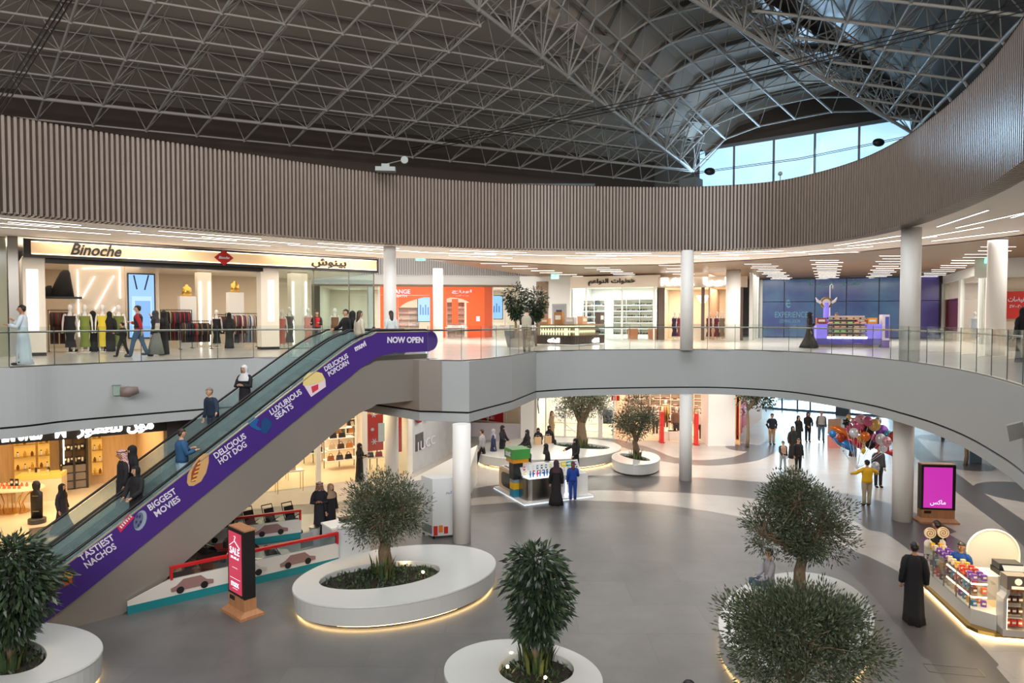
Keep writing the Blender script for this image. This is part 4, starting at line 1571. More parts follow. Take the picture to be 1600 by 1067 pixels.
BODYC = {}
def person(label, loc, rz, h=1.72, top=None, bottom=None, robe=None, head='hair', hair=M_hair, skin=0, arms=('hang', 'hang'), stride=0.0, sit=False, shoes=BLACK, fat=1.0, veil=BLACK, gutra=None, vest=None, group=None, bend=0.0, name='person', skirt=None, sitz=0.5, long_hair=False, sleeveless=False, hem=0.2):
    rd = random.Random(hash(label) % 9999 if False else sum(map(ord, label)))
    root = thing(name, label, 'person' if name == 'person' else name, loc, rz, group)
    k = h
    by = bend * k
    V = Vector
    if sit:
        pel = V((0, 0.02 * k, sitz + 0.06 * k))
        dz = pel.z - 0.53 * k
    else:
        pel = V((0, 0, 0.53 * k))
        dz = 0
    waist = V((0, -0.03 * by, 0.60 * k + dz))
    chest = V((0, -0.35 * by, 0.71 * k + dz))
    neck = V((0, -0.75 * by, 0.825 * k + dz))
    hd = V((0, -by - 0.01 * k, 0.925 * k + dz))
    J = {}
    for s, nm in ((-1, 'L'), (1, 'R')):
        hip = V((s * 0.052 * k, 0, pel.z - 0.03 * k))
        if sit:
            kn = V((s * 0.065 * k, -0.24 * k, sitz + 0.04 * k))
            an = V((s * 0.06 * k, -0.26 * k, max(0.05 * k, sitz + 0.04 * k - 0.25 * k)))
        else:
            f = -s * stride * k
            kn = V((s * 0.055 * k, f * 0.5 - abs(stride) * 0.12 * k, 0.285 * k))
            an = V((s * 0.055 * k, f, (0.045 + (0.03 if f > 0.02 else 0)) * k))
        sh = V((s * 0.1 * k * fat ** 0.5, neck.y + 0.005 * k, 0.795 * k + dz))
        a = arms[0 if s < 0 else 1]
        if a == 'hang':
            el, wr = sh + V((s * 0.03, 0.01, -0.175)) * k, sh + V((s * 0.035, -0.03, -0.33)) * k
        elif a == 'back':
            el, wr = sh + V((s * 0.03, 0.07, -0.16)) * k, sh + V((s * 0.03, 0.09, -0.31)) * k
        elif a == 'fwd':
            el, wr = sh + V((s * 0.03, -0.04, -0.165)) * k, sh + V((s * 0.0, -0.17, -0.13)) * k
        elif a == 'rail':
            el, wr = sh + V((s * 0.09, -0.04, -0.15)) * k, sh + V((s * 0.17, -0.12, -0.20)) * k
        elif a == 'cross':
            el, wr = sh + V((s * 0.04, -0.05, -0.17)) * k, sh + V((-s * 0.09, -0.11, -0.15)) * k
        elif a == 'lap':
            el, wr = sh + V((s * 0.03, -0.05, -0.165)) * k, sh + V((-s * 0.03, -0.18, -0.25)) * k
        elif a == 'phone':
            el, wr = sh + V((s * 0.03, -0.05, -0.165)) * k, sh + V((-s * 0.03, -0.16, -0.06)) * k
        elif a == 'up':
            el, wr = sh + V((s * 0.05, -0.1, -0.06)) * k, sh + V((s * 0.02, -0.17, 0.08)) * k
        elif a == 'pocket':
            el, wr = sh + V((s * 0.06, 0.03, -0.165)) * k, sh + V((s * 0.01, -0.05, -0.29)) * k
        elif a == 'side':
            el, wr = sh + V((s * 0.13, -0.02, -0.09)) * k, sh + V((s * 0.16, -0.12, -0.12)) * k
        J[nm] = (hip, kn, an, sh, el, wr)
    # one continuous body
    vs = [pel, waist, chest, neck, V((0, hd.y + 0.012 * k, hd.z - 0.035 * k))]
    ra = [(0.085 * k * fat, 0.06 * k * fat), (0.075 * k * fat, 0.055 * k * fat), (0.09 * k * fat, 0.06 * k * fat), 0.035 * k, 0.034 * k]
    es = [(0, 1), (1, 2), (2, 3), (3, 4)]
    for nm in 'LR':
        hip, kn, an, sh, el, wr = J[nm]
        toe = an + V((0, -0.085, -0.025)) * k
        b = len(vs)
        vs += [hip, kn, an, toe]
        ra += [0.052 * k * fat, 0.034 * k, 0.022 * k, 0.02 * k]
        es += [(0, b), (b, b + 1), (b + 1, b + 2), (b + 2, b + 3)]
        b = len(vs)
        hand = wr + (wr - el).normalized() * 0.045 * k
        vs += [sh, el, wr, hand]
        ra += [0.027 * k, 0.022 * k, 0.016 * k, (0.022 * k, 0.011 * k)]
        es += [(2, b), (b, b + 1), (b + 1, b + 2), (b + 2, b + 3)]
    me = skinned(vs, es, ra, 1)
    bm = MB()
    bm.v = [tuple(v.co) for v in me.vertices]
    bm.f = [tuple(p.vertices) for p in me.polygons]
    bm.m = [0] * len(bm.f)
    # fingers and thumbs
    for nm, s in (('L', -1), ('R', 1)):
        hip, kn, an, sh, el, wr = J[nm]
        d = (wr - el).normalized()
        sd = d.cross(V((0, 1, 0.3))).normalized()
        nb = d.cross(sd).normalized()
        pm = wr + d * 0.042 * k
        for q, (o_, L) in enumerate(((-0.016, 0.036), (-0.0055, 0.043), (0.005, 0.041), (0.0155, 0.032))):
            a = pm + sd * o_ * k
            bm.tube([a, a + d * L * 0.5 * k + nb * 0.003 * k, a + d * L * 0.9 * k + nb * 0.014 * k], [0.0052 * k, 0.0048 * k, 0.0032 * k], 5)
        a = wr + d * 0.018 * k - sd * 0.014 * k * s
        bm.tube([a, a + d * 0.018 * k - sd * 0.018 * k * s + nb * 0.008 * k, a + d * 0.036 * k - sd * 0.02 * k * s + nb * 0.014 * k], [0.0062 * k, 0.0055 * k, 0.004 * k], 5)
    # head: skull, jaw, nose, ears
    c = hd
    r = 0.062 * k
    n, m = 14, 10
    o = len(bm.v)
    for i in range(1, m):
        t = PI * i / m
        zz = math.cos(t)
        w = math.sin(t)
        jaw = 1.0 if zz > -0.1 else 1.0 - 0.28 * (-zz)
        for q in range(n):
            a = 2 * PI * q / n
            x, y = w * math.cos(a) * 0.78 * jaw, w * math.sin(a) * 0.95
            if y < 0 and zz < 0.2:
                y *= 0.94
            bm.v.append((c.x + r * x, c.y + r * y, c.z + r * zz * 1.18))
    T = len(bm.v)
    bm.v += [(c.x, c.y, c.z + r * 1.18), (c.x, c.y, c.z - r * 1.12)]
    for i in range(m - 2):
        for q in range(n):
            a, b = o + i * n + q, o + i * n + (q + 1) % n
            bm.f.append((a, a + n, b + n, b))
            bm.m.append(0)
    for q in range(n):
        bm.f += [(T, o + q, o + (q + 1) % n), (T + 1, o + (m - 2) * n + (q + 1) % n, o + (m - 2) * n + q)]
        bm.m += [0, 0]
    if head != 'mannequin':
        bm.tube([c + V((0, -0.93 * r, 0.18 * r)), c + V((0, -1.16 * r, -0.2 * r)), c + V((0, -0.95 * r, -0.3 * r))], [0.08 * r, 0.15 * r, 0.1 * r], 6)
        for s in (-1, 1):
            bm.ball(c + V((s * 0.8 * r, 0.05 * r, -0.05 * r)), 0.2 * r, 6, 5, 0, (0.4, 0.8, 1.2))
            bm.ball(c + V((s * 0.3 * r, -0.86 * r, 0.08 * r)), 0.12 * r, 6, 5, 1, (1.2, 0.6, 0.6))
            bm.box(c + V((s * 0.3 * r, -0.88 * r, 0.3 * r)), (0.32 * r, 0.12 * r, 0.07 * r), 0, 2)
        bm.ball(c + V((0, -0.86 * r, -0.52 * r)), 0.2 * r, 6, 5, 3, (1.1, 0.5, 0.35))
    sk = SKIN[skin] if head != 'mannequin' else C('mannequin_white', 226, 220, 212, 0.4)
    bm.build('body', [sk, M_eye, hair, M_lip], root, smooth=True)
    # hair and head coverings
    def cap(mb, z0=-0.15, kk=1.12, back=0.12, top_=1.25, mi=0):
        rings = []
        for i in range(8):
            f = i / 7
            zz = z0 + (1 - z0) * math.sin(f * PI / 2)
            w = math.sqrt(max(0.0, 1 - max(0, zz) ** 2)) * kk
            rings.append((c.x, c.y + back * r, c.z + r * zz * top_ / 1.05, max(0.02, r * w * 0.84), max(0.02, r * w * 0.98), 0))
        ring_loft(mb, rings, 14, mi=mi)
    if head in ('hair', 'cap', 'longhair'):
        hb = MB()
        cap(hb, 0.42, 1.12, 0.1)
        # nape
        ring_loft(hb, [(c.x, c.y + 0.45 * r, c.z - 0.62 * r, 0.45 * r, 0.35 * r, 0), (c.x, c.y + 0.4 * r, c.z - 0.1 * r, 0.78 * r, 0.62 * r, 0), (c.x, c.y + 0.24 * r, c.z + 0.62 * r, 0.8 * r, 0.78 * r, 0)], 12)
        if head == 'longhair':
            ring_loft(hb, [(c.x + 0.1 * r, c.y + 0.95 * r, c.z - 3.4 * r, 0.12 * r, 0.12 * r, 0), (c.x, c.y + 1.0 * r, c.z - 2.4 * r, 0.5 * r, 0.35 * r, 0), (c.x, c.y + 0.7 * r, c.z - 1.0 * r, 0.75 * r, 0.5 * r, 0), (c.x, c.y + 0.4 * r, c.z + 0.2 * r, 0.85 * r, 0.65 * r, 0)], 12)
        hb.build('hair', hair, root, smooth=True)
        if head == 'cap':
            cb = MB()
            cap(cb, 0.35, 1.14, 0.08)
            cb.ball(c + V((0, -0.95 * r, 0.48 * r)), 0.6 * r, 10, 6, 0, (1.0, 0.9, 0.12))
            cb.build('cap', cloth(*BLACK), root, smooth=True)
    if head in ('hijab', 'niqab', 'burqa'):
        hb = MB()
        # hood with an opening for the face at the front
        n2 = 16
        rows = [(-3.3, 1.95, 1.35), (-2.6, 1.9, 1.3), (-1.8, 1.35, 1.15), (-1.1, 0.92, 1.05), (-0.5, 0.96, 1.1), (0.1, 0.98, 1.14), (0.6, 0.88, 1.05), (1.0, 0.6, 0.75), (1.28, 0.15, 0.2)]
        o2 = len(hb.v)
        for (zz, wx, wy) in rows:
            for q in range(n2):
                a = 2 * PI * q / n2
                hb.v.append((c.x + r * wx * math.cos(a), c.y + 0.12 * r + r * wy * math.sin(a), c.z + r * zz))
        for i in range(len(rows) - 1):
            for q in range(n2):
                am = 2 * PI * (q + 0.5) / n2
                front = math.sin(am) < -0.62
                if head == 'hijab' and front and i in (3, 4, 5):
                    continue
                if head == 'niqab' and front and i == 4:
                    continue
                a, b = o2 + i * n2 + q, o2 + i * n2 + (q + 1) % n2
                hb.f.append((a, b, b + n2, a + n2))
                hb.m.append(0)
        hb.f.append(tuple(o2 + (len(rows) - 1) * n2 + q for q in range(n2)))
        hb.m.append(0)
        hb.build('headscarf', cloth(*veil), root, smooth=True)
    if head == 'gutra':
        hb = MB()
        rows = [(-4.2, 1.9, 0.5, 0.9), (-3.0, 2.0, 0.9, 0.7), (-2.0, 1.75, 1.0, 0.5), (-1.1, 1.3, 1.0, 0.35), (-0.3, 1.12, 1.0, 0.2), (0.4, 1.05, 1.1, 0.06), (0.85, 0.85, 0.95, 0.05), (1.2, 0.4, 0.5, 0.05)]
        n2 = 16
        for (zz, wx, wy, off_) in rows:
            for q in range(n2):
                a = 2 * PI * q / n2
                hb.v.append((c.x + r * wx * math.cos(a), c.y + off_ * r + r * wy * math.sin(a), c.z + r * zz))
        for i in range(len(rows) - 1):
            for q in range(n2):
                am = 2 * PI * (q + 0.5) / n2
                if math.sin(am) < -0.55 and i < 5:
                    continue
                a, b = i * n2 + q, i * n2 + (q + 1) % n2
                hb.f.append((a, b, b + n2, a + n2))
                hb.m.append(0)
        hb.f.append(tuple((len(rows) - 1) * n2 + q for q in range(n2)))
        hb.m.append(0)
        m_ = mat('shemagh_red_check', srgb(190, 120, 118), 0.85)
        if 'x' not in m_:
            m_['x'] = 1
            nn_ = m_.node_tree
            ck = nn_.nodes.new('ShaderNodeTexChecker')
            ck.inputs['Scale'].default_value = 38
            ck.inputs['Color1'].default_value = srgb(228, 214, 208) + (1,)
            ck.inputs['Color2'].default_value = srgb(168, 60, 64) + (1,)
            tc_ = nn_.nodes.new('ShaderNodeTexCoord')
            nn_.links.new(tc_.outputs['Object'], ck.inputs['Vector'])
            nn_.links.new(ck.outputs[0], nn_.nodes['Principled BSDF'].inputs['Base Color'])
        hb.build('headcloth', m_, root, smooth=True)
        ig = MB()
        P_ = [(c.x + r * 1.0 * math.cos(2 * PI * q / 18), c.y + 0.1 * r + r * 1.08 * math.sin(2 * PI * q / 18), c.z + r * 0.75) for q in range(19)]
        ig.tube(P_, 0.11 * r, 6)
        ig.build('cord', cloth(*BLACK), root, smooth=True)
    # garments
    def sleeves(mb, kk=1.0, r0=0.047, r1=0.036, r2=0.028):
        for nm in 'LR':
            hip, kn, an, sh, el, wr = J[nm]
            inn = V((sh.x * 0.45, sh.y, sh.z + 0.012 * k))
            mb.tube([inn, V((sh.x * 0.8, sh.y, sh.z + 0.004 * k)), sh + V((0, 0, -0.02)) * k, sh.lerp(el, 0.5), el, el.lerp(wr, 0.5), wr - (wr - el) * 0.08], [0.026 * k, 0.036 * k, 0.9 * r0 * k * kk, (r0 + r1) / 2 * k * kk, r1 * k * kk, (r1 + r2) / 2 * k * kk, r2 * k * kk], 9)
    def torso(mb, z0, kk=1.0, flare=0.0):
        P_ = [(z0, 0.1 + flare), (0.56, 0.1 + flare * 0.5), (0.62, 0.092), (0.70, 0.103), (0.76, 0.106), (0.79, 0.092), (0.815, 0.062), (0.835, 0.038)]
        rings = []
        for z, w in P_:
            f = min(1, max(0, (z - 0.56) / 0.27))
            rings.append((0, -f * f * by * 0.75, z * k + dz, w * k * fat * kk, w * k * 0.66 * fat * kk, 0.0 if z > 0.75 else 0.02))
        ring_loft(mb, rings, 16, rd=rd)
    if top is not None:
        tb_ = MB()
        torso(tb_, 0.50, 1.05)
        sleeves(tb_)
        tb_.build('jacket' if vest is None else 'shirt', cloth(*top), root, smooth=True)
        if vest is not None:
            vb = MB()
            torso(vb, 0.56, 1.09)
            vb.build('vest', cloth(*vest), root, smooth=True)
    if bottom is not None:
        bb = MB()
        for nm in 'LR':
            hip, kn, an, sh, el, wr = J[nm]
            bb.tube([hip + V((0, 0, 0.05)) * k, hip, hip.lerp(kn, 0.5), kn, kn.lerp(an, 0.5), an + V((0, 0, -0.005)) * k], [0.05 * k * fat, 0.058 * k * fat, 0.052 * k * fat, 0.042 * k, 0.038 * k, 0.034 * k], 10)
        ring_loft(bb, [(0, 0.005 * k, pel.z - 0.05 * k, 0.095 * k * fat, 0.062 * k * fat, 0), (0, 0, pel.z + 0.05 * k, 0.094 * k * fat, 0.064 * k * fat, 0)], 14)
        bb.build('trousers', cloth(*bottom), root, smooth=True)
    if skirt is not None:
        sb = MB()
        ring_loft(sb, [(0, 0, 0.04 * k, 0.19 * k, 0.15 * k, 0.08), (0, 0, 0.3 * k, 0.14 * k, 0.11 * k, 0.05), (0, 0, 0.5 * k, 0.1 * k, 0.07 * k, 0.02), (0, 0, 0.6 * k, 0.085 * k, 0.06 * k, 0)], 24, rd=rd)
        sb.build('skirt', cloth(*skirt), root, smooth=True)
    if robe is not None:
        rb = MB()
        if sit:
            torso(rb, 0.5, 1.1)
            ring_loft(rb, [(0, -0.27 * k, 0.02, 0.15 * k, 0.06 * k, 0.05), (0, -0.25 * k, sitz * 0.6, 0.145 * k, 0.07 * k, 0.04), (0, -0.2 * k, sitz + 0.07 * k, 0.14 * k, 0.1 * k, 0.02), (0, -0.08 * k, sitz + 0.11 * k, 0.13 * k, 0.12 * k, 0), (0, 0.0, sitz + 0.14 * k, 0.1 * k, 0.08 * k, 0)], 18, rd=rd)
            ring_loft(rb, [(0, 0.0, sitz + 0.0, 0.15 * k, 0.12 * k, 0.02), (0, 0.0, sitz + 0.1 * k, 0.13 * k, 0.1 * k, 0), (0, 0, sitz + 0.2 * k, 0.1 * k, 0.08 * k, 0)], 18)
        else:
            s_ = abs(stride)
            rings = [(0, 0.02 * k * (s_ > 0), 0.012 * k, hem * k * 0.62, (hem * 0.5 + s_ * 0.9) * k, 0.09), (0, 0.01, 0.12 * k, hem * k * 0.58, (hem * 0.46 + s_ * 0.7) * k, 0.07), (0, 0, 0.3 * k, 0.105 * k * fat, (0.085 + s_ * 0.4) * k, 0.05), (0, 0, 0.48 * k, 0.104 * k * fat, 0.082 * k * fat, 0.03), (0, 0, 0.6 * k, 0.096 * k * fat, 0.072 * k * fat, 0.02), (0, -0.2 * by, 0.70 * k, 0.106 * k * fat, 0.07 * k * fat, 0), (0, -0.5 * by, 0.765 * k, 0.106 * k * fat, 0.068 * k * fat, 0), (0, -0.6 * by, 0.805 * k, 0.078 * k, 0.052 * k, 0), (0, -0.75 * by, 0.835 * k, 0.04 * k, 0.035 * k, 0)]
            ring_loft(rb, rings, 28, rd=rd)
        sleeves(rb, 0.98, 0.046, 0.04, 0.036)
        rb.build('robe', cloth(*robe), root, smooth=True)
    if shoes is not None and not (sit and robe is not None):
        sb = MB()
        for nm in 'LR':
            an = J[nm][2]
            sb.ball(an + V((0, -0.045, -0.024)) * k, 0.075 * k, 10, 6, 0, (0.38, 0.95, 0.34))
            sb.ball(an + V((0, 0.005, 0.0)) * k, 0.03 * k, 8, 6, 0, (0.95, 1.1, 1.1))
        sb.build('shoes', cloth(*shoes), root, smooth=True)
    root['hand_z'] = 0
    root.pop if False else None
    del root['hand_z']
    return root

def feet(u, v, z=0.0):
    p = atz(u, v, z)
    return (p.x, p.y, z)
def up2(u, y):
    p = aty(u, 500, y)
    return (p.x, y, F2)
TO, AWAY, LEFT_, RIGHT_ = 0.0, PI, -PI / 2, PI / 2   # facing the viewer, away, towards the left, towards the right
B_ = BLACK
# ---- upper floor, left balcony
person('person in a long pale blue-white robe reading a phone by the railing, far left', feet(37, 570, F2), LEFT_ + 0.3, 1.76, robe=(196, 208, 216), arms=('phone', 'fwd'), stride=0.05, hem=0.16, skin=1)
person('person in black robe beside the rack, left of the first dressed mannequin', up2(112, 28.2), AWAY, 1.66, robe=B_, head='niqab')
person('person in black robe between the green and the yellow dressed mannequins', up2(145, 28.0), AWAY - 0.3, 1.68, robe=B_, head='niqab', arms=('hang', 'fwd'))
person('person in black robe between the yellow dress and the blue screen', up2(171, 28.0), AWAY + 0.3, 1.66, robe=B_, head='niqab')
person('small child in a black jacket and trousers striding along the upper floor', up2(191, 24.4), LEFT_, 1.24, top=(34, 33, 36), bottom=(26, 24, 26), stride=0.14, arms=('hang', 'fwd'))
person('person in a red, grey and black sweater with blue jeans walking past the blue screen', up2(216, 24.2), LEFT_ + 0.2, 1.84, top=(170, 34, 44), bottom=(62, 92, 120), stride=0.13, arms=('fwd', 'back'), vest=(36, 34, 38), shoes=(60, 70, 85))
person('person in a cream vest and sheer grey skirt with a black headscarf', up2(243, 24.8), LEFT_, 1.66, top=(38, 36, 40), vest=(206, 196, 180), skirt=(120, 122, 116), head='hijab', veil=(64, 62, 66), arms=('up', 'hang'), stride=0.05)
person('person in black robe behind the one in cream vest, carrying a teal bag', up2(256, 25.6), LEFT_, 1.66, robe=B_, head='hijab')
person('person in black robe standing before the racks in the middle of the clothes shop', up2(358, 31.0), AWAY, 1.64, robe=(34, 34, 36), head='niqab')
person('person in black robe beside the lit pillar of the clothes shop', up2(416, 30.3), AWAY + 0.4, 1.74, robe=(26, 25, 28), head='niqab', hem=0.24)
person('person in black and red jacket holding a blue tray near the shop glass', up2(495, 31.5), TO, 1.74, top=(34, 34, 40), vest=(176, 34, 40), bottom=(90, 92, 96), arms=('fwd', 'fwd'))
# ---- at the head of the escalators
def onesc(u, lane, dz=0.0, face=1):
    """place someone on the escalator lane so that they stand at column u"""
    n = {'near': 0.73, 'far': 2.16}[lane]
    best = min((abs(800 + F * EP(t / 20, n, 0).x / (EP(t / 20, n, 0).y * ct - (hz(t / 20) - 0.93 - CAMZ) * st) - u), t / 20) for t in range(-60, 260))
    t = best[1]
    z = hz(t) - 0.93 if t < T1 + 0.9 else F2
    st_t = round(z, 3)
    q = EP(t, n, st_t)
    return (q.x, q.y, q.z), t
ang = math.atan2(EE.y, EE.x)
UPW = ang + PI / 2        # facing up along the escalator
DNW = ang - PI / 2
person('person in black with hair tied, hand on rail at the head of the far escalator', onesc(541, 'far')[0], DNW, 1.68, top=B_, bottom=B_, arms=('rail', 'hang'), head='hair')
person('person in a black abaya stepping off at the escalator head', onesc(551, 'far')[0], UPW, 1.62, robe=B_, head='hijab')
person('person in beige top with long dark hair at the head of the near escalator', onesc(563, 'near')[0], UPW, 1.62, top=(196, 186, 166), bottom=(60, 56, 54), head='longhair', hair=C('hair_brown', 52, 34, 28, 0.5))
pp = aty(584, 500, 24.0)
person('small child whose dark head just shows above the purple banner', (pp.x, 24.0, F2), AWAY, 1.08, top=(120, 60, 70), bottom=B_, hair=C('hair_brown', 52, 34, 28, 0.5))
person('person in white coat with a dark ponytail in front of the round column', up2(611, 25.2), AWAY + 0.5, 1.66, top=(208, 214, 214), bottom=(206, 210, 210), head='longhair', hair=C('hair_brown', 52, 34, 28, 0.5))
person('person in a cream waistcoat over black and dark trousers, leaning at the glass railing', up2(823, 27.6), AWAY - 0.2, 1.82, top=(30, 30, 32), vest=(178, 170, 150), bottom=(70, 68, 66), arms=('fwd', 'fwd'), fat=1.1)
person('person in flowing black robe walking up to the purple sweets kiosk', up2(1265, 31.5), RIGHT_ - 0.3, 1.66, robe=B_, head='niqab', stride=0.1, arms=('hang', 'fwd'), hem=0.3)
person('seller behind the purple sweets kiosk, only head and shoulders showing', up2(1307, 33.6), TO, 1.66, top=(40, 40, 60), bottom=B_, skin=1)
person('person in black robe at the far right edge of the upper floor', up2(1599, 21.0), AWAY, 1.7, robe=B_, head='niqab')
# ---- riding the escalators
p_, t_ = onesc(192, 'far')
person('person in red chequered headcloth and black cloak riding the far escalator', p_, DNW, 1.78, robe=(28, 27, 30), head='gutra', skin=1)
p_, t_ = onesc(209, 'far')
person('veiled person in black riding behind the red chequered headcloth', p_, DNW, 1.7, robe=B_, head='niqab')
p_, t_ = onesc(215, 'near')
person('person in black coat and headscarf standing on the near escalator, nearest its foot', p_, DNW + 0.5, 1.64, robe=(30, 29, 32), head='hijab', arms=('lap', 'lap'))
p_, t_ = onesc(284, 'near')
person('person in blue hooded jacket and pale jeans riding the near escalator', p_, UPW - 0.1, 1.74, top=(40, 84, 124), bottom=(150, 180, 196), arms=('fwd', 'fwd'), fat=1.25, hair=C('hair_brown', 52, 34, 28, 0.5))
p_, t_ = onesc(333, 'far')
person('elderly balding person in navy jacket looking down on the far escalator', p_, DNW + 0.3, 1.72, top=(30, 46, 68), bottom=(40, 54, 72), arms=('hang', 'rail'), fat=1.15, hair=M_hairg, bend=0.06)
p_, t_ = onesc(384, 'far')
person('person with white headscarf and folded arms in a black coat on the far escalator', p_, DNW + 0.6, 1.7, robe=(26, 24, 30), head='hijab', veil=(206, 206, 208), arms=('cross', 'cross'))
# ---- ground floor, left
person('person in black abaya walking by the perfume shop, seen beyond the escalator', feet(98, 832), RIGHT_, 1.62, robe=(40, 34, 44), head='hijab', stride=0.08, hem=0.3)
person('person in red chequered headcloth and dark robe with arms folded, behind the toy car track', feet(500, 836), TO + 0.2, 1.74, robe=(34, 34, 44), head='gutra', arms=('cross', 'cross'), skin=1)
person('person in beige patterned scarf and black robe, beside the one in red chequered headcloth', feet(517, 834), RIGHT_ * 0.6, 1.66, robe=B_, head='hijab', veil=(160, 134, 108))
person('person in black pushing something before the bag shop, behind the tree', feet(562, 752), RIGHT_ * 0.8, 1.66, robe=B_, head='niqab', arms=('fwd', 'fwd'))
person('person in grey hooded top and black trousers walking by the white column', feet(753, 727), LEFT_ - 0.4, 1.74, top=(150, 148, 150), bottom=B_, stride=0.13, shoes=(190, 190, 195))
person('person in navy cloak with pale headscarf walking by the phone kiosk', feet(771, 722), RIGHT_, 1.64, robe=(34, 46, 78), head='hijab', veil=(150, 150, 158), stride=0.05, hem=0.28)
person('tall person in black robe close behind the navy cloak', feet(785, 718), RIGHT_ - 0.5, 1.72, robe=B_, head='niqab', arms=('lap', 'lap'))
# seated on the far planter bench
for lab, u, v, r_, hh in (('person in black robe sitting sideways on the left end of the far planter bench', 824, 699, LEFT_ + 0.5, 1.7), ('person in black sitting behind a paper shopping bag, left of two', 841, 692, TO, 1.5), ('person in black sitting behind a paper shopping bag, right of two', 858, 690, RIGHT_ * 0.3, 1.62)):
    p = atz(u, v, H)
    person(lab, (p.x, p.y, 0), r_, hh, robe=B_, head='niqab', sit=True, sitz=H, arms=('lap', 'lap'))
person('person in a long beige coat with brown hair standing before the shop glass', feet(862, 688), RIGHT_ - 0.5, 1.72, robe=(176, 150, 118), head='longhair', hair=C('hair_brown', 52, 34, 28, 0.5))
# around the phone kiosk
person('kiosk seller in navy behind the green sign cube', feet(826, 757), LEFT_, 1.66, top=(26, 30, 46), bottom=B_, skin=1)
person('kiosk seller in black bent over the till screen', feet(856, 750), LEFT_, 1.6, robe=B_, head='niqab', bend=0.05)
person('person in black robe leaning on the rear of the phone kiosk', feet(899, 743), LEFT_ * 0.5, 1.68, robe=B_, head='niqab', arms=('side', 'lap'))
person('person in long black robe with maroon headscarf shopping at the phone kiosk', feet(869, 789), AWAY, 1.72, robe=(20, 17, 20), head='niqab', veil=(62, 38, 48), hem=0.25)
person('person in bright blue tracksuit with reddish brown hair at the phone kiosk', feet(895, 783), AWAY, 1.56, top=(24, 62, 150), bottom=(24, 62, 150), head='longhair', hair=C('hair_auburn', 84, 36, 32, 0.5), shoes=(190, 160, 170), arms=('fwd', 'hang'))
# right concourse
person('person in black jacket and tan trousers walking in from the glass doors', feet(1206, 694), TO, 1.74, top=(26, 27, 36), bottom=(150, 122, 92), arms=('pocket', 'pocket'))
person('person in long black coat raising a hand to the face', feet(1247, 697), TO + 0.2, 1.7, robe=B_, head='hijab', arms=('up', 'hang'))
person('person in dark coat and headscarf carrying a baby in front', feet(1262, 690), TO, 1.7, top=B_, bottom=B_, head='hijab', arms=('lap', 'lap'))
person('bearded person in open grey jacket and blue jeans walking in', feet(1283, 690), TO - 0.2, 1.78, top=(72, 76, 78), vest=(168, 164, 158), bottom=(88, 112, 130), stride=0.06)
person('person in black abaya walking behind the two boys', feet(1238, 716), TO + 0.2, 1.64, robe=(26, 25, 27), head='hijab')
person('boy in dark open jacket, peach shirt and light jeans', feet(1223, 734), TO, 1.36, top=(34, 38, 48), vest=(196, 160, 132), bottom=(150, 164, 172), stride=0.06, arms=('lap', 'hang'))
person('boy in black padded jacket and black trousers beside the one in light jeans', feet(1247, 736), TO, 1.52, top=(28, 28, 32), bottom=B_)
person('balloon seller in yellow top with a black shoulder strap and khaki trousers', feet(1354, 790), AWAY, 1.74, top=(222, 170, 26), bottom=(170, 154, 130), head='cap', arms=('side', 'side'), fat=1.08, shoes=(60, 50, 44))
person('person in dark grey patterned coat standing partly behind the balloons', feet(1372, 761), TO, 1.74, top=(74, 72, 74), bottom=(44, 44, 50), fat=1.1)
person('person in black robe bending behind the balloons', feet(1333, 713), TO, 1.55, robe=(40, 38, 40), head='niqab')
person('tall person in long black thobe walking past the sweets kiosk', feet(1427, 970), AWAY - 0.35, 1.86, robe=(24, 23, 26), stride=0.09, hem=0.19, arms=('hang', 'hang'), skin=1, shoes=(40, 34, 32))
person('person in black jacket standing behind the sweets kiosk, back turned', feet(1462, 915), AWAY + 0.3, 1.74, top=(22, 22, 24), bottom=B_, skin=1)
person('sweets kiosk seller in bright blue shirt', feet(1500, 948), LEFT_ * 0.6, 1.6, top=(20, 70, 140), bottom=B_, skin=1)
p = atz(1202, 912, H)
person('person in grey top and blue jeans sitting on the rim of the large oval planter', (p.x, p.y, 0), LEFT_, 1.68, top=(150, 146, 150), bottom=(54, 78, 104), sit=True, sitz=H, arms=('lap', 'lap'))
p = aty(1077, 1066, 9.6)
person('person whose dark hair just shows at the bottom edge of the picture', (p.x, 9.6, 0), AWAY, p.z + 0.035, top=B_, bottom=B_)
# ================================================================== SHOP FITTINGS
M_beige = C('shop_beige', 222, 204, 182, 0.6)
M_cream = C('shop_cream', 232, 222, 206, 0.6)
M_dframe = C('frame_dark', 40, 36, 34, 0.4)
M_gold = mat('brass', srgb(212, 170, 90), 0.25, metal=1.0)
M_neon = glow('neon_white', (1.0, 0.95, 0.88), 2.6)
M_neonw = glow('neon_warm', (1.0, 0.78, 0.48), 6.0)
M_shelf = C('shelf_white', 235, 232, 226, 0.4)
M_red = C('poster_red', 214, 44, 38, 0.55)
M_ltw = glow('lit_letter_white', (1.0, 0.95, 0.9), 4.0)
M_chrome = mat('chrome', (0.8, 0.8, 0.8), 0.12, metal=1.0)

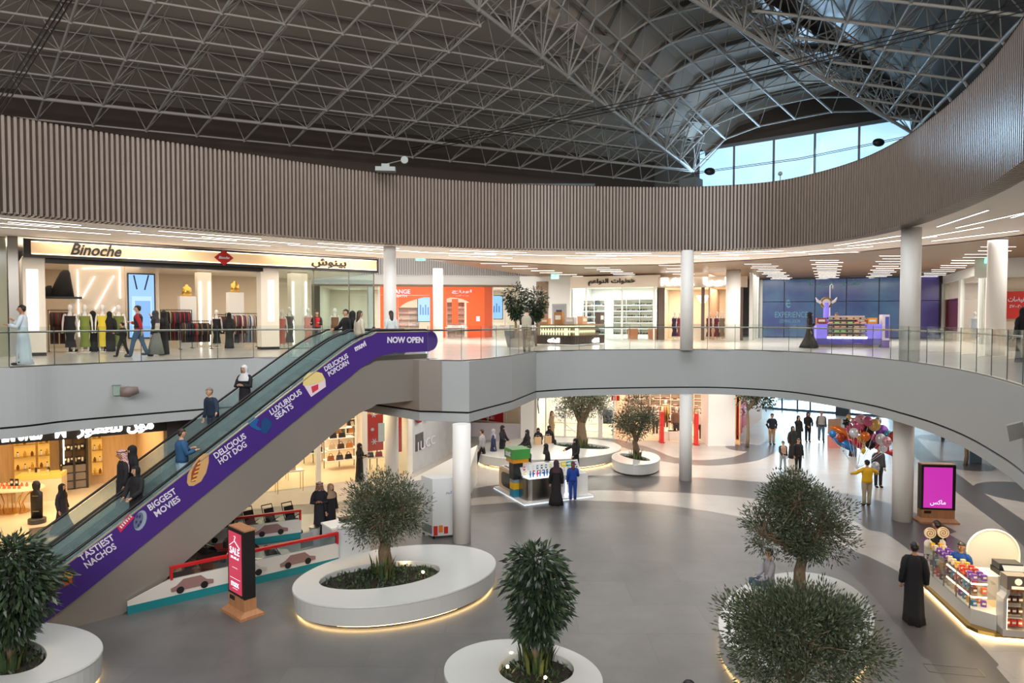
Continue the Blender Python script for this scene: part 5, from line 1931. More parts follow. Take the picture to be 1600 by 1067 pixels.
def room(P, t0, t1, dep, z0, z1, wallm, floorm, power, col, d0=0.06, lights=2, sides=True):
    w = MB()
    a, b, c, d = P.P(t0, d0), P.P(t1, d0), P.P(t1, dep), P.P(t0, dep)
    Q = lambda p, z: (p.x, p.y, z)
    w.quad(Q(d, z0), Q(c, z0), Q(c, z1), Q(d, z1))
    if sides:
        w.quad(Q(a, z0), Q(d, z0), Q(d, z1), Q(a, z1))
        if sides is True:
            w.quad(Q(c, z0), Q(b, z0), Q(b, z1), Q(c, z1))
    struct(w.build('wall_shop', wallm))
    w = MB()
    w.quad(Q(a, z1), Q(b, z1), Q(c, z1), Q(d, z1))
    struct(w.build('ceiling_shop', M_cream))
    w = MB()
    w.quad(Q(a, z0 + 0.006), Q(b, z0 + 0.006), Q(c, z0 + 0.006), Q(d, z0 + 0.006))
    struct(w.build('floor_shop', floorm))
    L = t1 - t0
    for i in range(lights):
        p = P.P(t0 + L * (i + 0.5) / lights, dep * 0.45, z1 - 0.05)
        area('shop_light', p, (0, 0, P.rz), L / lights * 0.8, dep * 0.6, power / lights, col)

def pbox(P, name, m, u0, v0, u1, v1, d=0.0, th=0.06, parent=None, label=None, cat=None, kind=None, group=None):
    """panel on the plane whose front covers the given picture box"""
    ta, za = P.hit(u0, v0, d)
    tb_, zb_ = P.hit(u1, v1, d)
    za2 = P.hit(u0, v1, d)[1]
    zt_ = (za + P.hit(u1, v0, d)[1]) / 2
    zb2 = (za2 + zb_) / 2
    mb = MB()
    P.box(mb, ta, tb_, d, d + th, zb2, zt_)
    if label:
        # origin at the thing's base so that it reads as an object
        pass
    o = mb.build(name, m, parent)
    if label or kind:
        tag(o, label, cat, group, kind)
    return o

def sign(P, u0, v0, u1, v1, text, m, d, th=0.05, name='lettering', parent=None, bold=0.0, shear=0.0, ar=False, label=None, depth=0.05):
    ta, za = P.hit(u0, (v0 + v1) / 2, d)
    tb_, zb_ = P.hit(u1, (v0 + v1) / 2, d)
    h = P.hit((u0 + u1) / 2, v0, d)[1] - P.hit((u0 + u1) / 2, v1, d)[1]
    mb = MB()
    letter(mb, text, P.M((ta + tb_) / 2, d, P.hit((u0 + u1) / 2, (v0 + v1) / 2, d)[1]), w=abs(tb_ - ta), h=h, bold=bold, depth=depth, shear=shear, ar=ar)
    o = mb.build(name, m, parent)
    if label:
        tag(o, label, 'sign')
    return o

# ---- goods, one mesh of each kind and colour
GM = {}
def garment_mesh(col, long_=False):
    k = ('g', col, long_)
    if k in GM:
        return GM[k]
    mb = MB()
    L = 1.3 if long_ else 0.85
    rings = [(0, 0, -L - 0.1, 0.26, 0.035, 0.12), (0, 0, -L * 0.5, 0.22, 0.035, 0.08), (0, 0, -0.28, 0.2, 0.04, 0.03), (0, 0, -0.16, 0.21, 0.035, 0), (0, 0, -0.1, 0.09, 0.03, 0)]
    ring_loft(mb, rings, 12, rd=random.Random(5))
    for s in (-1, 1):
        mb.tube([(s * 0.18, 0, -0.16), (s * 0.24, 0, -0.4), (s * 0.25, 0, -0.62)], [0.045, 0.04, 0.035], 6)
    mb.tube([(0, 0, -0.1), (0, 0, -0.02), (0.03, 0, 0.02), (0, 0, 0.035)], 0.005, 4)
    GM[k] = mb.mesh('garment', cloth(*col), True)
    return GM[k]

def rack(P, t0, t1, d, z, label, glabel, group, cols, n, hh=1.55, long_=False, second=False):
    a, b = P.P(t0, d, 0), P.P(t1, d, 0)
    r = thing('clothes_rack', label, 'clothes rack', (a.x, a.y, z), P.rz)
    L = t1 - t0
    mb = MB()
    mb.tube([(0, 0, hh), (L, 0, hh)], 0.018, 6)
    mb.build('rail', M_black, r)
    for x in (0.02, L - 0.02):
        mb = MB()
        mb.tube([(x, 0, 0.02), (x, 0, hh)], 0.016, 6)
        mb.box((x, 0, 0.02), (0.04, 0.5, 0.03))
        mb.build('upright', M_black, r)
    rd = random.Random(len(label) * 7 + int(t0 * 13))
    for i in range(n):
        x = 0.12 + (L - 0.24) * i / max(1, n - 1)
        me = garment_mesh(cols[rd.randrange(len(cols))], long_ and rd.random() < 0.7)
        p = P.P(t0 + x, d, z + hh + 0.02)
        o = place(me, 'garment', None, p, P.rz + PI / 2 + rd.uniform(-.12, .12))
        tag(o, glabel, 'clothes', group)
    return r

def shoe_mesh(col):
    k = ('s', col)
    if k not in GM:
        mb = MB()
        for s in (-0.06, 0.06):
            mb.ball((s, -0.05, 0.035), 0.13, 8, 6, 0, (0.32, 0.95, 0.3))
            mb.ball((s, 0.05, 0.075), 0.06, 8, 6, 0, (0.6, 0.8, 0.9))
        GM[k] = mb.mesh('shoes', C('leather_%d_%d_%d' % col, *col, 0.35), True)
    return GM[k]

def bag_mesh(col, w=0.32, h=0.22, hd=True):
    k = ('b', col, w, h)
    if k not in GM:
        mb = MB()
        mb.add([(-w / 2, -0.07, 0), (w / 2, -0.07, 0), (w / 2, 0.07, 0), (-w / 2, 0.07, 0), (-w * 0.42, -0.04, h), (w * 0.42, -0.04, h), (w * 0.42, 0.04, h), (-w * 0.42, 0.04, h)], [(0, 3, 2, 1), (4, 5, 6, 7), (0, 1, 5, 4), (1, 2, 6, 5), (2, 3, 7, 6), (3, 0, 4, 7)])
        if hd:
            for y in (-0.03, 0.03):
                mb.tube([(w * 0.25 * math.cos(PI * q / 8), y, h + 0.12 * math.sin(PI * q / 8)) for q in range(9)], 0.008, 5)
        mb.box((0, -0.062, h * 0.6), (w * 0.8, 0.02, 0.02))
        GM[k] = mb.mesh('bag', C('leather_%d_%d_%d' % col, *col, 0.45))
    return GM[k]

def bottle_mesh(col, capc=(30, 30, 30), r=0.035, h=0.16):
    k = ('o', col, capc, r, h)
    if k not in GM:
        mb = MB()
        mb.lathe([(r, 0), (r, h * 0.65), (r * 0.5, h * 0.75), (r * 0.45, h * 0.8)], n=10)
        mb.lathe([(r * 0.55, h * 0.8), (r * 0.55, h)], n=10, mi=1)
        GM[k] = mb.mesh('bottle', [C('glassware_%d_%d_%d' % col, *col, 0.15), C('cap_%d_%d_%d' % capc, *capc, 0.3)])
    return GM[k]

def boxm(col, s, rough=0.5):
    k = ('x', col, s)
    if k not in GM:
        mb = MB()
        mb.box((0, 0, s[2] / 2), s)
        mb.box((0, -s[1] / 2, s[2] * 0.55), (s[0] * 0.7, 0.006, s[2] * 0.35), 0, 1)
        GM[k] = mb.mesh('box', [C('carton_%d_%d_%d' % col, *col, rough), C('carton_label', 232, 226, 214, 0.5)])
    return GM[k]

def stackm(cols):
    k = ('k', cols)
    if k not in GM:
        mb = MB()
        rd = random.Random(3)
        for i, c in enumerate(cols):
            mb.box((rd.uniform(-.01, .01), 0, 0.02 + i * 0.042), (0.3, 0.26, 0.038), rd.uniform(-.04, .04), i)
        GM[k] = mb.mesh('folded', [cloth(*c) for c in cols])
    return GM[k]

def shelving(P, t0, t1, d, dep, z0, z1, rows, cols, label, meshes, name, ilabel, cat, group, icols, back=None, frame_m=None, lit=None, seed=1, fill=0.9, panel=True):
    """wall shelf unit with boards and uprights; the goods stand on it as things of their own"""
    rd = random.Random(seed)
    a = P.P(t0, d, 0)
    r = thing('shelf_unit', label, 'shelves', (a.x, a.y, z0), P.rz)
    L, Hh = t1 - t0, z1 - z0
    fm = frame_m or M_shelf
    if panel:
        mb = MB()
        mb.box((L / 2, dep - 0.015, Hh / 2), (L, 0.03, Hh))
        mb.build('back_panel', back or M_cream, r)
    for i in range(rows + 1):
        mb = MB()
        mb.box((L / 2, dep / 2, Hh * i / rows), (L, dep, 0.03))
        mb.build('shelf_board', fm, r)
        if lit and i:
            mb = MB()
            mb.box((L / 2, 0.03, Hh * i / rows - 0.025), (L * 0.96, 0.02, 0.02))
            mb.build('light_strip', lit, r)
    for i in range(cols + 1):
        mb = MB()
        mb.box((L * i / cols, dep / 2, Hh / 2), (0.03, dep, Hh))
        mb.build('upright', fm, r)
    for i in range(rows):
        for j in range(icols):
            if rd.random() > fill:
                continue
            x = L * (j + 0.5) / icols
            p = P.P(t0 + x, d + dep * 0.45, z0 + Hh * i / rows + 0.016)
            o = place(meshes[rd.randrange(len(meshes))], name, None, p, P.rz + rd.uniform(-.1, .1))
            tag(o, ilabel, cat, group)
    return r

def table(x, y, z, rz, L, Wd, hh, label, topm, legm, name='display_table', splay=0.0):
    r = thing(name, label, 'table', (x, y, z), rz)
    mb = MB()
    mb.box((0, 0, hh), (L, Wd, 0.04))
    mb.build('tabletop', topm, r)
    for i in (-1, 1):
        for j in (-1, 1):
            mb = MB()
            mb.tube([(i * (L / 2 - 0.05), j * (Wd / 2 - 0.05), hh - 0.02), (i * (L / 2 - 0.05 - splay), j * (Wd / 2 - 0.05), 0)], 0.015, 6)
            mb.build('leg', legm, r)
    return r

def put(me, name, p, rz, label, cat, group=None):
    return tag(place(me, name, None, p, rz), label, cat, group)

def mannequin(label, x, y, z, rz, h=1.75, dress=None, **k):
    r = person(label, (x, y, z + 0.03), rz, h, head='mannequin', shoes=None, name='mannequin', **k)
    if dress:
        mb = MB()
        ring_loft(mb, [(0, 0, 0.1 * h, 0.1 * h, 0.08 * h, 0.06), (0, 0, 0.3 * h, 0.08 * h, 0.065 * h, 0.03), (0, 0, 0.5 * h, 0.104 * h, 0.078 * h, 0), (0, 0, 0.61 * h, 0.084 * h, 0.064 * h, 0), (0, 0, 0.7 * h, 0.1 * h, 0.073 * h, 0), (0, -0.005, 0.755 * h, 0.1 * h, 0.072 * h, 0)], 20, rd=random.Random(4), cap=False)
        for s in (-1, 1):
            mb.tube([(s * 0.05 * h, -0.06 * h, 0.75 * h), (s * 0.055 * h, -0.01 * h, 0.812 * h), (s * 0.05 * h, 0.05 * h, 0.75 * h)], 0.012, 5)
        mb.build('dress', cloth(*dress), r, smooth=True)
    mb = MB()
    mb.lathe([(0.2, -0.03), (0.2, -0.005)], n=20)
    mb.build('base', M_shelf, r)
    return r
# ================================================================== UPPER LEVEL SHOPS
# ---------------------------------------------------------------- clothes shop with the long lit fascia
a, b = atz(35, 372.5, 9.9), atz(586, 405, 9.9)
PB = Plane((a.x, a.y), (b.x, b.y))
tl = PB.hit(36, 400)[0]
trr = PB.hit(586, 415)[0]
room(PB, tl, trr, 8.0, F2, 9.3, M_beige, M_up, 250, (1.0, 0.86, 0.70), lights=3, sides='L')
sg = thing('shop_sign', 'long backlit beige shop fascia reading Binoche in Latin and Arabic lettering', 'sign', PB.P(0, 0, 9.3), 0)
SGO = -PB.P(0, 0, 9.3)
def sub(mb, name, m, par, off_):
    return mb.build(name, m, par, off_)
zs0, zs1 = PB.hit(36, 402)[1], 9.9
mb = MB()
PB.box(mb, tl, trr, -0.35, 0.05, zs0, zs1 - 0.02)
mb2 = MB()
PB.box(mb2, tl + 0.22, trr - 0.1, -0.37, -0.34, zs0 + 0.1, zs1 - 0.1)
M_signface = mat('sign_face', srgb(214, 182, 138), 0.6, emis=(0.9, 0.62, 0.34), est=0.3)
sub(mb, 'sign_frame', M_dframe, sg, SGO)
sub(mb2, 'sign_face', M_signface, sg, SGO)
for z in (zs0 + 0.12, zs1 - 0.12):
    mb = MB()
    PB.box(mb, tl + 0.24, trr - 0.12, -0.385, -0.365, z - 0.012, z + 0.012)
    sub(mb, 'light_strip', glow('sign_edge', (1.0, 0.85, 0.6), 3.0), sg, SGO)
for (u0, v0, u1, v1, tx, ar_, sh_, bo) in ((110, 382, 190, 400, 'Binoche', False, 0.35, 0.02), (487, 404, 541, 419, 'بينوش', True, 0, 0.02)):
    o = sign(PB, u0, v0, u1, v1, tx, M_black, -0.40, bold=bo, shear=sh_, ar=ar_, name='lettering', depth=0.03)
    o.parent = sg
    o.location = SGO
mb = MB()
t_a, z_a = PB.hit(119, 403, -0.4)
t_b, z_b = PB.hit(190, 406, -0.4)
PB.box(mb, t_a, t_b, -0.42, -0.39, (z_a + z_b) / 2 - 0.02 + 0.03, (z_a + z_b) / 2 + 0.03)
sub(mb, 'underline', M_black, sg, SGO)
mb = MB()
tc_, zc_ = PB.hit(350, 402.5, -0.42)
Mx = PB.M(tc_, -0.42, zc_)
mb.add([Mx @ Vector(q) for q in ((0.38, 0, 0), (0, 0, 0.33), (-0.38, 0, 0), (0, 0, -0.33), (0.38, 0.04, 0), (0, 0.04, 0.33), (-0.38, 0.04, 0), (0, 0.04, -0.33))], [(0, 1, 2, 3), (4, 7, 6, 5), (0, 4, 5, 1), (1, 5, 6, 2), (2, 6, 7, 3), (3, 7, 4, 0)])
sub(mb, 'diamond_badge', C('badge_red', 176, 28, 34, 0.4), sg, SGO)
mb = MB()
letter(mb, 'Binoche', PB.M(tc_, -0.44, zc_), w=0.42, h=0.11, bold=0.02, shear=0.3)
sub(mb, 'badge_lettering', M_lt, sg, SGO)
# lintel, pillars with lit panels
def front_pillar(u0, u1, label, lu0, lu1, lv0, lv1):
    r = thing('shop_pillar', label, 'pillar', PB.P(0, 0, F2), 0)
    off_ = -PB.P(0, 0, F2)
    t0 = PB.hit(u0, 470, -0.1)[0]
    t1 = PB.hit(u1, 470, -0.1)[0]
    mb = MB()
    PB.box(mb, t0, t1, -0.1, 0.5, F2 + 0.12, zs0)
    mb.build('pillar_body', M_cream, r, off_)
    mb = MB()
    PB.box(mb, t0, t1, -0.11, 0.5, F2, F2 + 0.12)
    mb.build('plinth', M_black, r, off_)
    mb = MB()
    p0, z0 = PB.hit(lu0, lv1, -0.12)
    p1, z1 = PB.hit(lu1, lv0, -0.12)
    PB.box(mb, p0, p1, -0.125, -0.1, z0, z1)
    mb.build('lit_panel', glow('lit_panel', (1.0, 0.86, 0.68), 0.9), r, off_)
front_pillar(36, 71, 'cream shop pillar with a glowing vertical panel beside the entrance, left end of the sign', 43, 59, 421, 520)
front_pillar(408, 436, 'cream shop pillar with a narrow glowing panel in the middle of the shop front', 419, 428, 438, 502)
mb = MB()
PB.box(mb, PB.hit(71, 410)[0], PB.hit(410, 410)[0], -0.1, 0.3, zs0 - 0.16, zs0)
struct(mb.build('trim_lintel', M_dframe))
# glazed right part
mb = MB()
ts_ = [PB.hit(u, 470)[0] for u in (436, 490, 545, 584)]
PB.box(mb, ts_[0], ts_[-1], -0.02, 0.0, F2 + 0.02, zs0)
struct(mb.build('window_2', M_shopglass))
mb = MB()
for t in ts_[1:]:
    PB.box(mb, t - 0.02, t + 0.02, -0.04, 0.02, F2, zs0)
PB.box(mb, ts_[0], ts_[-1], -0.04, 0.02, F2, F2 + 0.05)
struct(mb.build('trim_glazing', M_steel))
# divider wall with neon drawing
o = pbox(PB, 'wall_neon', M_beige, 108, 406, 197, 545, 2.8, 0.2, kind='structure')
ne = thing('neon_drawing', 'white neon lines on the beige divider wall: a doorway outline with slanting bars', 'neon light', PB.P(0, 0, F2), 0)
for (u0, v0, u1, v1) in ((121, 421, 124, 526), (128, 420, 187, 418), (187, 418, 188, 466), (148, 432, 129, 465), (178, 431, 149, 483), (180, 480, 176, 487)):
    t0, z0 = PB.hit(u0, v0, 2.75)
    t1, z1 = PB.hit(u1, v1, 2.75)
    mb = MB()
    mb.tube([PB.P(t0, 2.75, z0), PB.P(t1, 2.75, z1)], 0.018, 6)
    mb.build('neon_tube', M_neon, ne, -PB.P(0, 0, F2))
# blue screen
sc_ = thing('display_screen', 'tall blue glowing screen in a dark frame inside the clothes shop', 'screen', PB.P(0, 0, F2), 0)
OF = -PB.P(0, 0, F2)
q = pbox(PB, 'screen_frame', M_dframe, 199, 427, 244, 529, 2.5, 0.12, sc_)
q.location = OF
q = pbox(PB, 'screen_face', glow('screen_blue', (0.30, 0.55, 0.95), 0.95), 201, 429, 242, 527, 2.46, 0.03, sc_)
q.location = OF
for (u0, v0, u1, v1) in ((209, 430, 214, 452), (232, 430, 226, 453)):
    t0, z0 = PB.hit(u0, v0, 2.45)
    t1, z1 = PB.hit(u1, v1, 2.45)
    mb = MB()
    mb.tube([PB.P(t0, 2.44, z0), PB.P(t1, 2.44, z1)], 0.03, 5)
    mb.build('screen_graphic', C('screen_ink', 20, 30, 60, 0.5), sc_, OF)
q = pbox(PB, 'screen_graphic', glow('screen_pale', (0.5, 0.75, 1.0), 0.9), 206, 463, 238, 527, 2.45, 0.012, sc_)
q.location = OF
q = pbox(PB, 'screen_graphic', glow('screen_mid', (0.22, 0.45, 0.9), 0.9), 211, 470, 236, 527, 2.44, 0.012, sc_)
q.location = OF
o = pbox(PB, 'wall_screen', M_beige, 196, 406, 250, 545, 2.62, 0.2, kind='structure')
# black draped sculpture on a shelf, left
tS, zS = PB.hit(92, 463, 2.2)
r = thing('display_form', 'black draped display form standing on a high shelf left of the neon wall', 'display', PB.P(tS, 2.2, zS), PB.rz)
mb = MB()
ring_loft(mb, [(0.1, 0, 0.0, 0.42, 0.25, 0.06), (0.15, 0, 0.5, 0.3, 0.2, 0.05), (0.22, 0, 0.95, 0.17, 0.13, 0), (0.25, 0, 1.05, 0.1, 0.08, 0)], 16)
ring_loft(mb, [(-0.42, 0, 0.0, 0.24, 0.2, 0.05), (-0.36, 0, 0.3, 0.15, 0.12, 0), (-0.3, 0, 0.42, 0.07, 0.06, 0)], 14)
mb.build('drape', cloth(26, 22, 22), r, smooth=True)
mb = MB()
mb.box((0, 0, -0.05), (1.5, 0.7, 0.08))
mb.box((-0.6, 0.35, -1.0), (0.06, 0.06, 1.9))
mb.build('shelf', M_black, r)
# racks and mannequins
DK = [(30, 27, 28), (48, 40, 38), (70, 50, 42), (90, 70, 58), (22, 22, 26), (110, 40, 40)]
MX = [(30, 30, 34), (60, 46, 40), (120, 90, 70), (40, 42, 60), (150, 30, 40), (180, 160, 130), (24, 24, 26)]
LT = [(210, 205, 198), (150, 160, 175), (60, 70, 90), (190, 150, 120), (36, 36, 40), (120, 60, 60)]
def rk(u0, u1, d, lab, glab, grp, cols, n, hh=1.5, long_=False):
    rack(PB, PB.hit(u0, 480, d)[0], PB.hit(u1, 480, d)[0], d, F2, lab, glab, grp, cols, n, hh, long_)
rk(74, 112, 3.4, 'black clothes rack of dark garments below the draped black form', 'dark garment on the rack below the draped black form', 'garments below the draped form', DK, 16, 1.7, True)
rk(250, 300, 3.6, 'black clothes rack right of the blue screen', 'dark or brown garment on the rack right of the blue screen', 'garments right of the blue screen', MX, 17, 1.75, True)
rk(280, 330, 2.2, 'low rack of dark and red garments in front of the gold bust', 'dark or red garment on the low rack before the gold bust', 'garments on the low middle rack', MX, 14, 1.25)
rk(335, 356, 4.6, 'clothes rack of black tops deep in the middle of the clothes shop', 'garment on the rack deep in the middle of the clothes shop', 'garments deep in the shop', DK, 10, 1.55)
rk(352, 402, 3.0, 'clothes rack of pale and blue garments left of the middle shop pillar', 'garment on the pale rack left of the middle shop pillar', 'garments left of the middle pillar', LT, 18, 1.6, True)
def mq(u, d, lab, rz=0.2, h=1.78, **k):
    t = PB.hit(u, 480, d)[0]
    p = PB.P(t, d, F2)
    return mannequin(lab, p.x, p.y, F2, PB.rz * 0.5 + rz, h, **k)
mq(109, 1.9, 'white mannequin in a black dress at the left end of the neon wall', dress=(30, 28, 32), h=1.9)
mq(132, 2.0, 'white mannequin in an olive green dress, left of the yellow one', dress=(120, 132, 60), h=1.9)
mq(160, 2.0, 'white mannequin in a yellow dress before the neon wall', dress=(222, 196, 60), h=1.9)
mq(185, 2.0, 'white mannequin in an olive green dress, right of the yellow one', dress=(110, 118, 56), h=1.9)
mq(338, 3.3, 'white headed mannequin dressed in black tops between the racks', dress=(30, 30, 32), h=1.75)
mq(440, 1.2, 'mannequin in a coral top and dark skirt left of the glass pillar', dress=(205, 110, 98), h=1.75)
mq(452, 1.9, 'mannequin in a long grey brown gown behind the coral topped one', dress=(96, 84, 82), h=1.9)
mq(481, 1.5, 'mannequin in a pink gown right of the glass pillar', dress=(226, 150, 138), h=1.85)
mq(523, 1.0, 'mannequin in a brown strap dress near the end of the shop glass', dress=(138, 92, 70), h=1.85)
# lamp busts on plinths
for u, v, d, lab in ((292, 463, 4.2, 'gold bust display glowing on a white plinth behind the racks'), (367, 457, 4.2, 'gold bust display on a white plinth left of the middle pillar')):
    t, z = PB.hit(u, v, d)
    r = thing('display_bust', lab, 'display', PB.P(t, d, F2), PB.rz)
    mb = MB()
    mb.box((0, 0, (z - F2) / 2), (0.7, 0.5, z - F2))
    mb.build('plinth', M_shelf, r)
    mb = MB()
    ring_loft(mb, [(0, 0, z - F2, 0.22, 0.14, 0), (0, 0, z - F2 + 0.25, 0.2, 0.12, 0), (0, 0, z - F2 + 0.4, 0.19, 0.1, 0), (0, 0, z - F2 + 0.48, 0.07, 0.06, 0), (0, 0, z - F2 + 0.55, 0.06, 0.05, 0)], 14)
    mb.build('torso', M_gold, r, smooth=True)
for u0, u1, lab, lines in ((309, 331, 'white pillar edged with two light lines behind the racks', (313, 327)), (455, 481, 'white pillar edged with two light lines behind the shop glass', (458, 478))):
    r = thing('shop_pillar', lab, 'pillar', PB.P(0, 0, F2), 0)
    d = 4.8 if u0 < 400 else 2.6
    t0, t1 = PB.hit(u0, 480, d)[0], PB.hit(u1, 480, d)[0]
    mb = MB()
    PB.box(mb, t0, t1, d, d + 0.5, F2, 9.3)
    mb.build('pillar_body', M_cream, r, OF)
    for u in lines:
        t, z = PB.hit(u, 440, d - 0.03)
        mb = MB()
        PB.box(mb, t - 0.03, t + 0.03, d - 0.04, d - 0.005, F2 + 0.1, z)
        mb.build('light_line', M_neon, r, OF)
# marble end wall and silver post at the far left
WLp = Plane((PB.P(tl, 0).x - 12, PB.P(tl, 0).y - 7.5), (PB.P(tl, 0).x - 0.5, PB.P(tl, 0).y - 0.15))
mb = MB()
WLp.box(mb, 0, WLp.L, 0, 0.3, F2, CL)
struct(mb.build('wall_left', mat('polished_marble', srgb(178, 176, 150), 0.12, noise=0.25, nscale=0.8)))
mb = MB()
p = PB.P(tl - 0.3, -0.05, 0)
mb.box((p.x, p.y, (F2 + CL) / 2), (0.3, 0.2, CL - F2), PB.rz)
struct(mb.build('trim_post', M_steel))
# side return of the shop
mb = MB()
PB.box(mb, trr - 0.05, trr + 0.0, 0.1, 8.0, F2, zs0)
struct(mb.build('window_3', M_shopglass))
# ---------------------------------------------------------------- orange bedding shop
PO = Plane((aty(520, 500, 49.0).x, 49.0), (aty(830, 500, 51.0).x, 51.0))
def z_of(P, u, v, d=0.0):
    return P.hit(u, v, d)[1]
zo = z_of(PO, 700, 448)
mb = MB()
PO.box(mb, PO.hit(480, 500)[0], PO.hit(866, 500)[0], -0.1, 0.4, zo + 0.12, 10.25)
struct(mb.build('wall_band', M_white))
mb = MB()
PO.box(mb, PO.hit(480, 500)[0], PO.hit(866, 500)[0], -0.14, 0.3, zo, zo + 0.14)
struct(mb.build('trim_wood', M_wood))
# slatted white band round the second void
mb = MB()
for i in range(110):
    t = PO.hit(500, 500)[0] + i * 0.165
    PO.box(mb, t, t + 0.05, -0.35, -0.2, 10.2, 12.6, 1)
PO.box(mb, PO.hit(490, 500)[0], PO.hit(880, 500)[0], -0.2, -0.1, 10.1, 12.8)
struct(mb.build('wall_slats', [M_white, C('slat_gap', 140, 130, 130, 0.7)]))
area('void_fill', (-7, 38, 12.4), look((-7, 38, 12.4), (-4, 50, 11.2)), 10, 1.6, 650, (1, 0.98, 0.96))  # area lamp added inside the closed void to brighten its slats
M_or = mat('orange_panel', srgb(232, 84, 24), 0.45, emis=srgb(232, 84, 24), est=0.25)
uo0, uo1, uo2 = 595, 757, 766
room(PO, PO.hit(500, 500)[0], PO.hit(850, 500)[0], 6.0, F2, zo, M_cream, M_up, 480, (1, 0.93, 0.86), lights=2)
sh_ = thing('orange_facade', 'orange shop front with arched openings and white Latin and Arabic lettering', 'shop front', PO.P(0, 0, F2), 0)
OO = -PO.P(0, 0, F2)
def orange(u0, v0, u1, v1, m=M_or, name='front_panel', d=-0.05, th=0.12):
    q = pbox(PO, name, m, u0, v0, u1, v1, d, th, sh_)
    q.location = OO
orange(594, 448, 767, 461)
orange(594, 461, 622, 530)
orange(672, 461, 696, 466)
orange(696, 461, 767, 464)
orange(672, 464, 698, 530)
orange(735, 464, 767, 474)
orange(729, 473, 741, 530)
orange(706, 467, 716, 506)
orange(741, 474, 767, 530)
orange(757, 448, 769, 530, C('orange_return', 196, 78, 30, 0.5), 'front_panel', -0.08, 0.2)
def orange_poly(pts):
    vs = [PO.P(*((lambda q: (q[0], -0.06, q[1]))(PO.hit(u, v, -0.06)))) for u, v in pts]
    n = len(vs)
    mb = MB()
    mb.add(vs + [p_ + PO.n * 0.1 for p_ in vs], [tuple(range(n)), tuple(reversed(range(n, 2 * n)))] + [(i, i + n, (i + 1) % n + n, (i + 1) % n) for i in range(n)])
    mb.build('front_panel', M_or, sh_, OO)
orange_poly([(622, 462), (672, 462), (672, 464.5), (662, 464.5), (648, 468), (636, 472), (628, 477), (622, 482)])
orange_poly([(697, 463), (735, 463), (735, 474), (729, 470), (722, 467), (714, 465.5), (704, 464.5), (697, 467)])
q = sign(PO, 604, 452, 641, 459, 'ORANGE', M_lt, -0.12, parent=sh_, bold=0.03)
q.location = OO
q = sign(PO, 600, 460, 636, 464.5, 'BED & BATH', M_lt, -0.12, parent=sh_, bold=0.02)
q.location = OO
q = sign(PO, 706, 452.5, 737, 459, 'اورنج', M_lt, -0.12, parent=sh_, bold=0.03, ar=True)
q.location = OO
q = sign(PO, 712, 460.5, 732, 463, 'بيت لاين', M_lt, -0.12, parent=sh_, ar=True)
q.location = OO
orange(744, 494, 750, 502, M_lt, 'white_square', -0.1, 0.06)
# screens in the orange shop
for u0, v0, u1, v1, lab in ((653, 464, 672, 502, 'pale blue screen between the arches of the orange shop'), (764, 462, 785, 498, 'pale blue screen in the window right of the orange shop')):
    r = thing('display_screen', lab, 'screen', PO.P(0, 0, F2), 0)
    q = pbox(PO, 'screen_frame', M_dframe, u0 - 1, v0 - 1, u1 + 1, v1 + 1, 0.3, 0.1, r)
    q.location = OO
    q = pbox(PO, 'screen_face', glow('screen_sky', (0.35, 0.62, 1.0), 1.0), u0, v0, u1, v1, 0.27, 0.03, r)
    q.location = OO
    for kk in range(4):
        q = pbox(PO, 'screen_graphic', glow('screen_ink_blue', (0.1, 0.3, 0.8), 0.7), u0 + 3 + kk * 4, v0 + 12 + (kk % 2) * 4, u0 + 5 + kk * 4, v1 - 10, 0.25, 0.02, r)
        q.location = OO
FOLD = [stackm(((230, 220, 210), (226, 180, 170), (240, 236, 230))), stackm(((140, 160, 190), (230, 230, 235), (190, 170, 150))), stackm(((214, 130, 120), (230, 216, 206)))]
shelving(PO, PO.hit(622, 500)[0], PO.hit(655, 500)[0], 1.2, 0.5, F2, F2 + 2.2, 5, 2, 'white shelves of folded bedding behind the left arch of the orange shop', FOLD, 'folded_bedding', 'folded bedding on the shelves behind the left orange arch', 'bedding', 'bedding on the orange shop shelves', 6, seed=2)
shelving(PO, PO.hit(700, 500)[0], PO.hit(728, 500)[0], 1.5, 0.5, F2, F2 + 2.6, 6, 2, 'white shelves of folded bedding behind the right arch of the orange shop', FOLD, 'folded_bedding', 'folded bedding on the shelves behind the right orange arch', 'bedding', 'bedding on the right orange shop shelves', 5, seed=3)
for k, (u0, u1) in enumerate(((695, 728), (770, 800))):
    t0, t1 = PO.hit(u0, 500)[0], PO.hit(u1, 500)[0]
    p = PO.P((t0 + t1) / 2, -1.6 + k, F2)
    table(p.x, p.y, F2, 0, t1 - t0, 1.0, 0.75, ['low display table of folded bedding in front of the right orange arch', 'low display table right of the orange shop panels'][k], M_shelf, M_shelf)
    for j in range(5):
        put(FOLD[j % 3], 'folded_bedding', (p.x - (t1 - t0) / 2 + 0.3 + j * (t1 - t0 - 0.5) / 4, p.y, F2 + 0.775), 0, ['folded bedding on the low table before the right orange arch', 'folded bedding on the low table right of the orange panels'][k], 'bedding', 'bedding on low tables %s' % 'ab'[k] if False else ['bedding on the table before the arch', 'bedding on the table right of the panels'][k])
# grey glazed front between clothes shop and orange shop
mb = MB()
PO.box(mb, PO.hit(500, 500)[0], PO.hit(593, 500)[0], -0.02, 0, F2, zo)
PO.box(mb, PO.hit(768, 500)[0], PO.hit(812, 500)[0], -0.02, 0, F2, zo)
struct(mb.build('window_4', M_shopglass))
mb = MB()
for u in (575, 582, 592, 770, 789, 812):
    t = PO.hit(u, 500)[0]
    PO.box(mb, t - (0.35 if u == 582 else 0.04), t + 0.04, -0.06, 0.05, F2, zo)
struct(mb.build('trim_mullion', M_white))
M_pink = C('shop_pinkbeige', 200, 168, 150, 0.6)
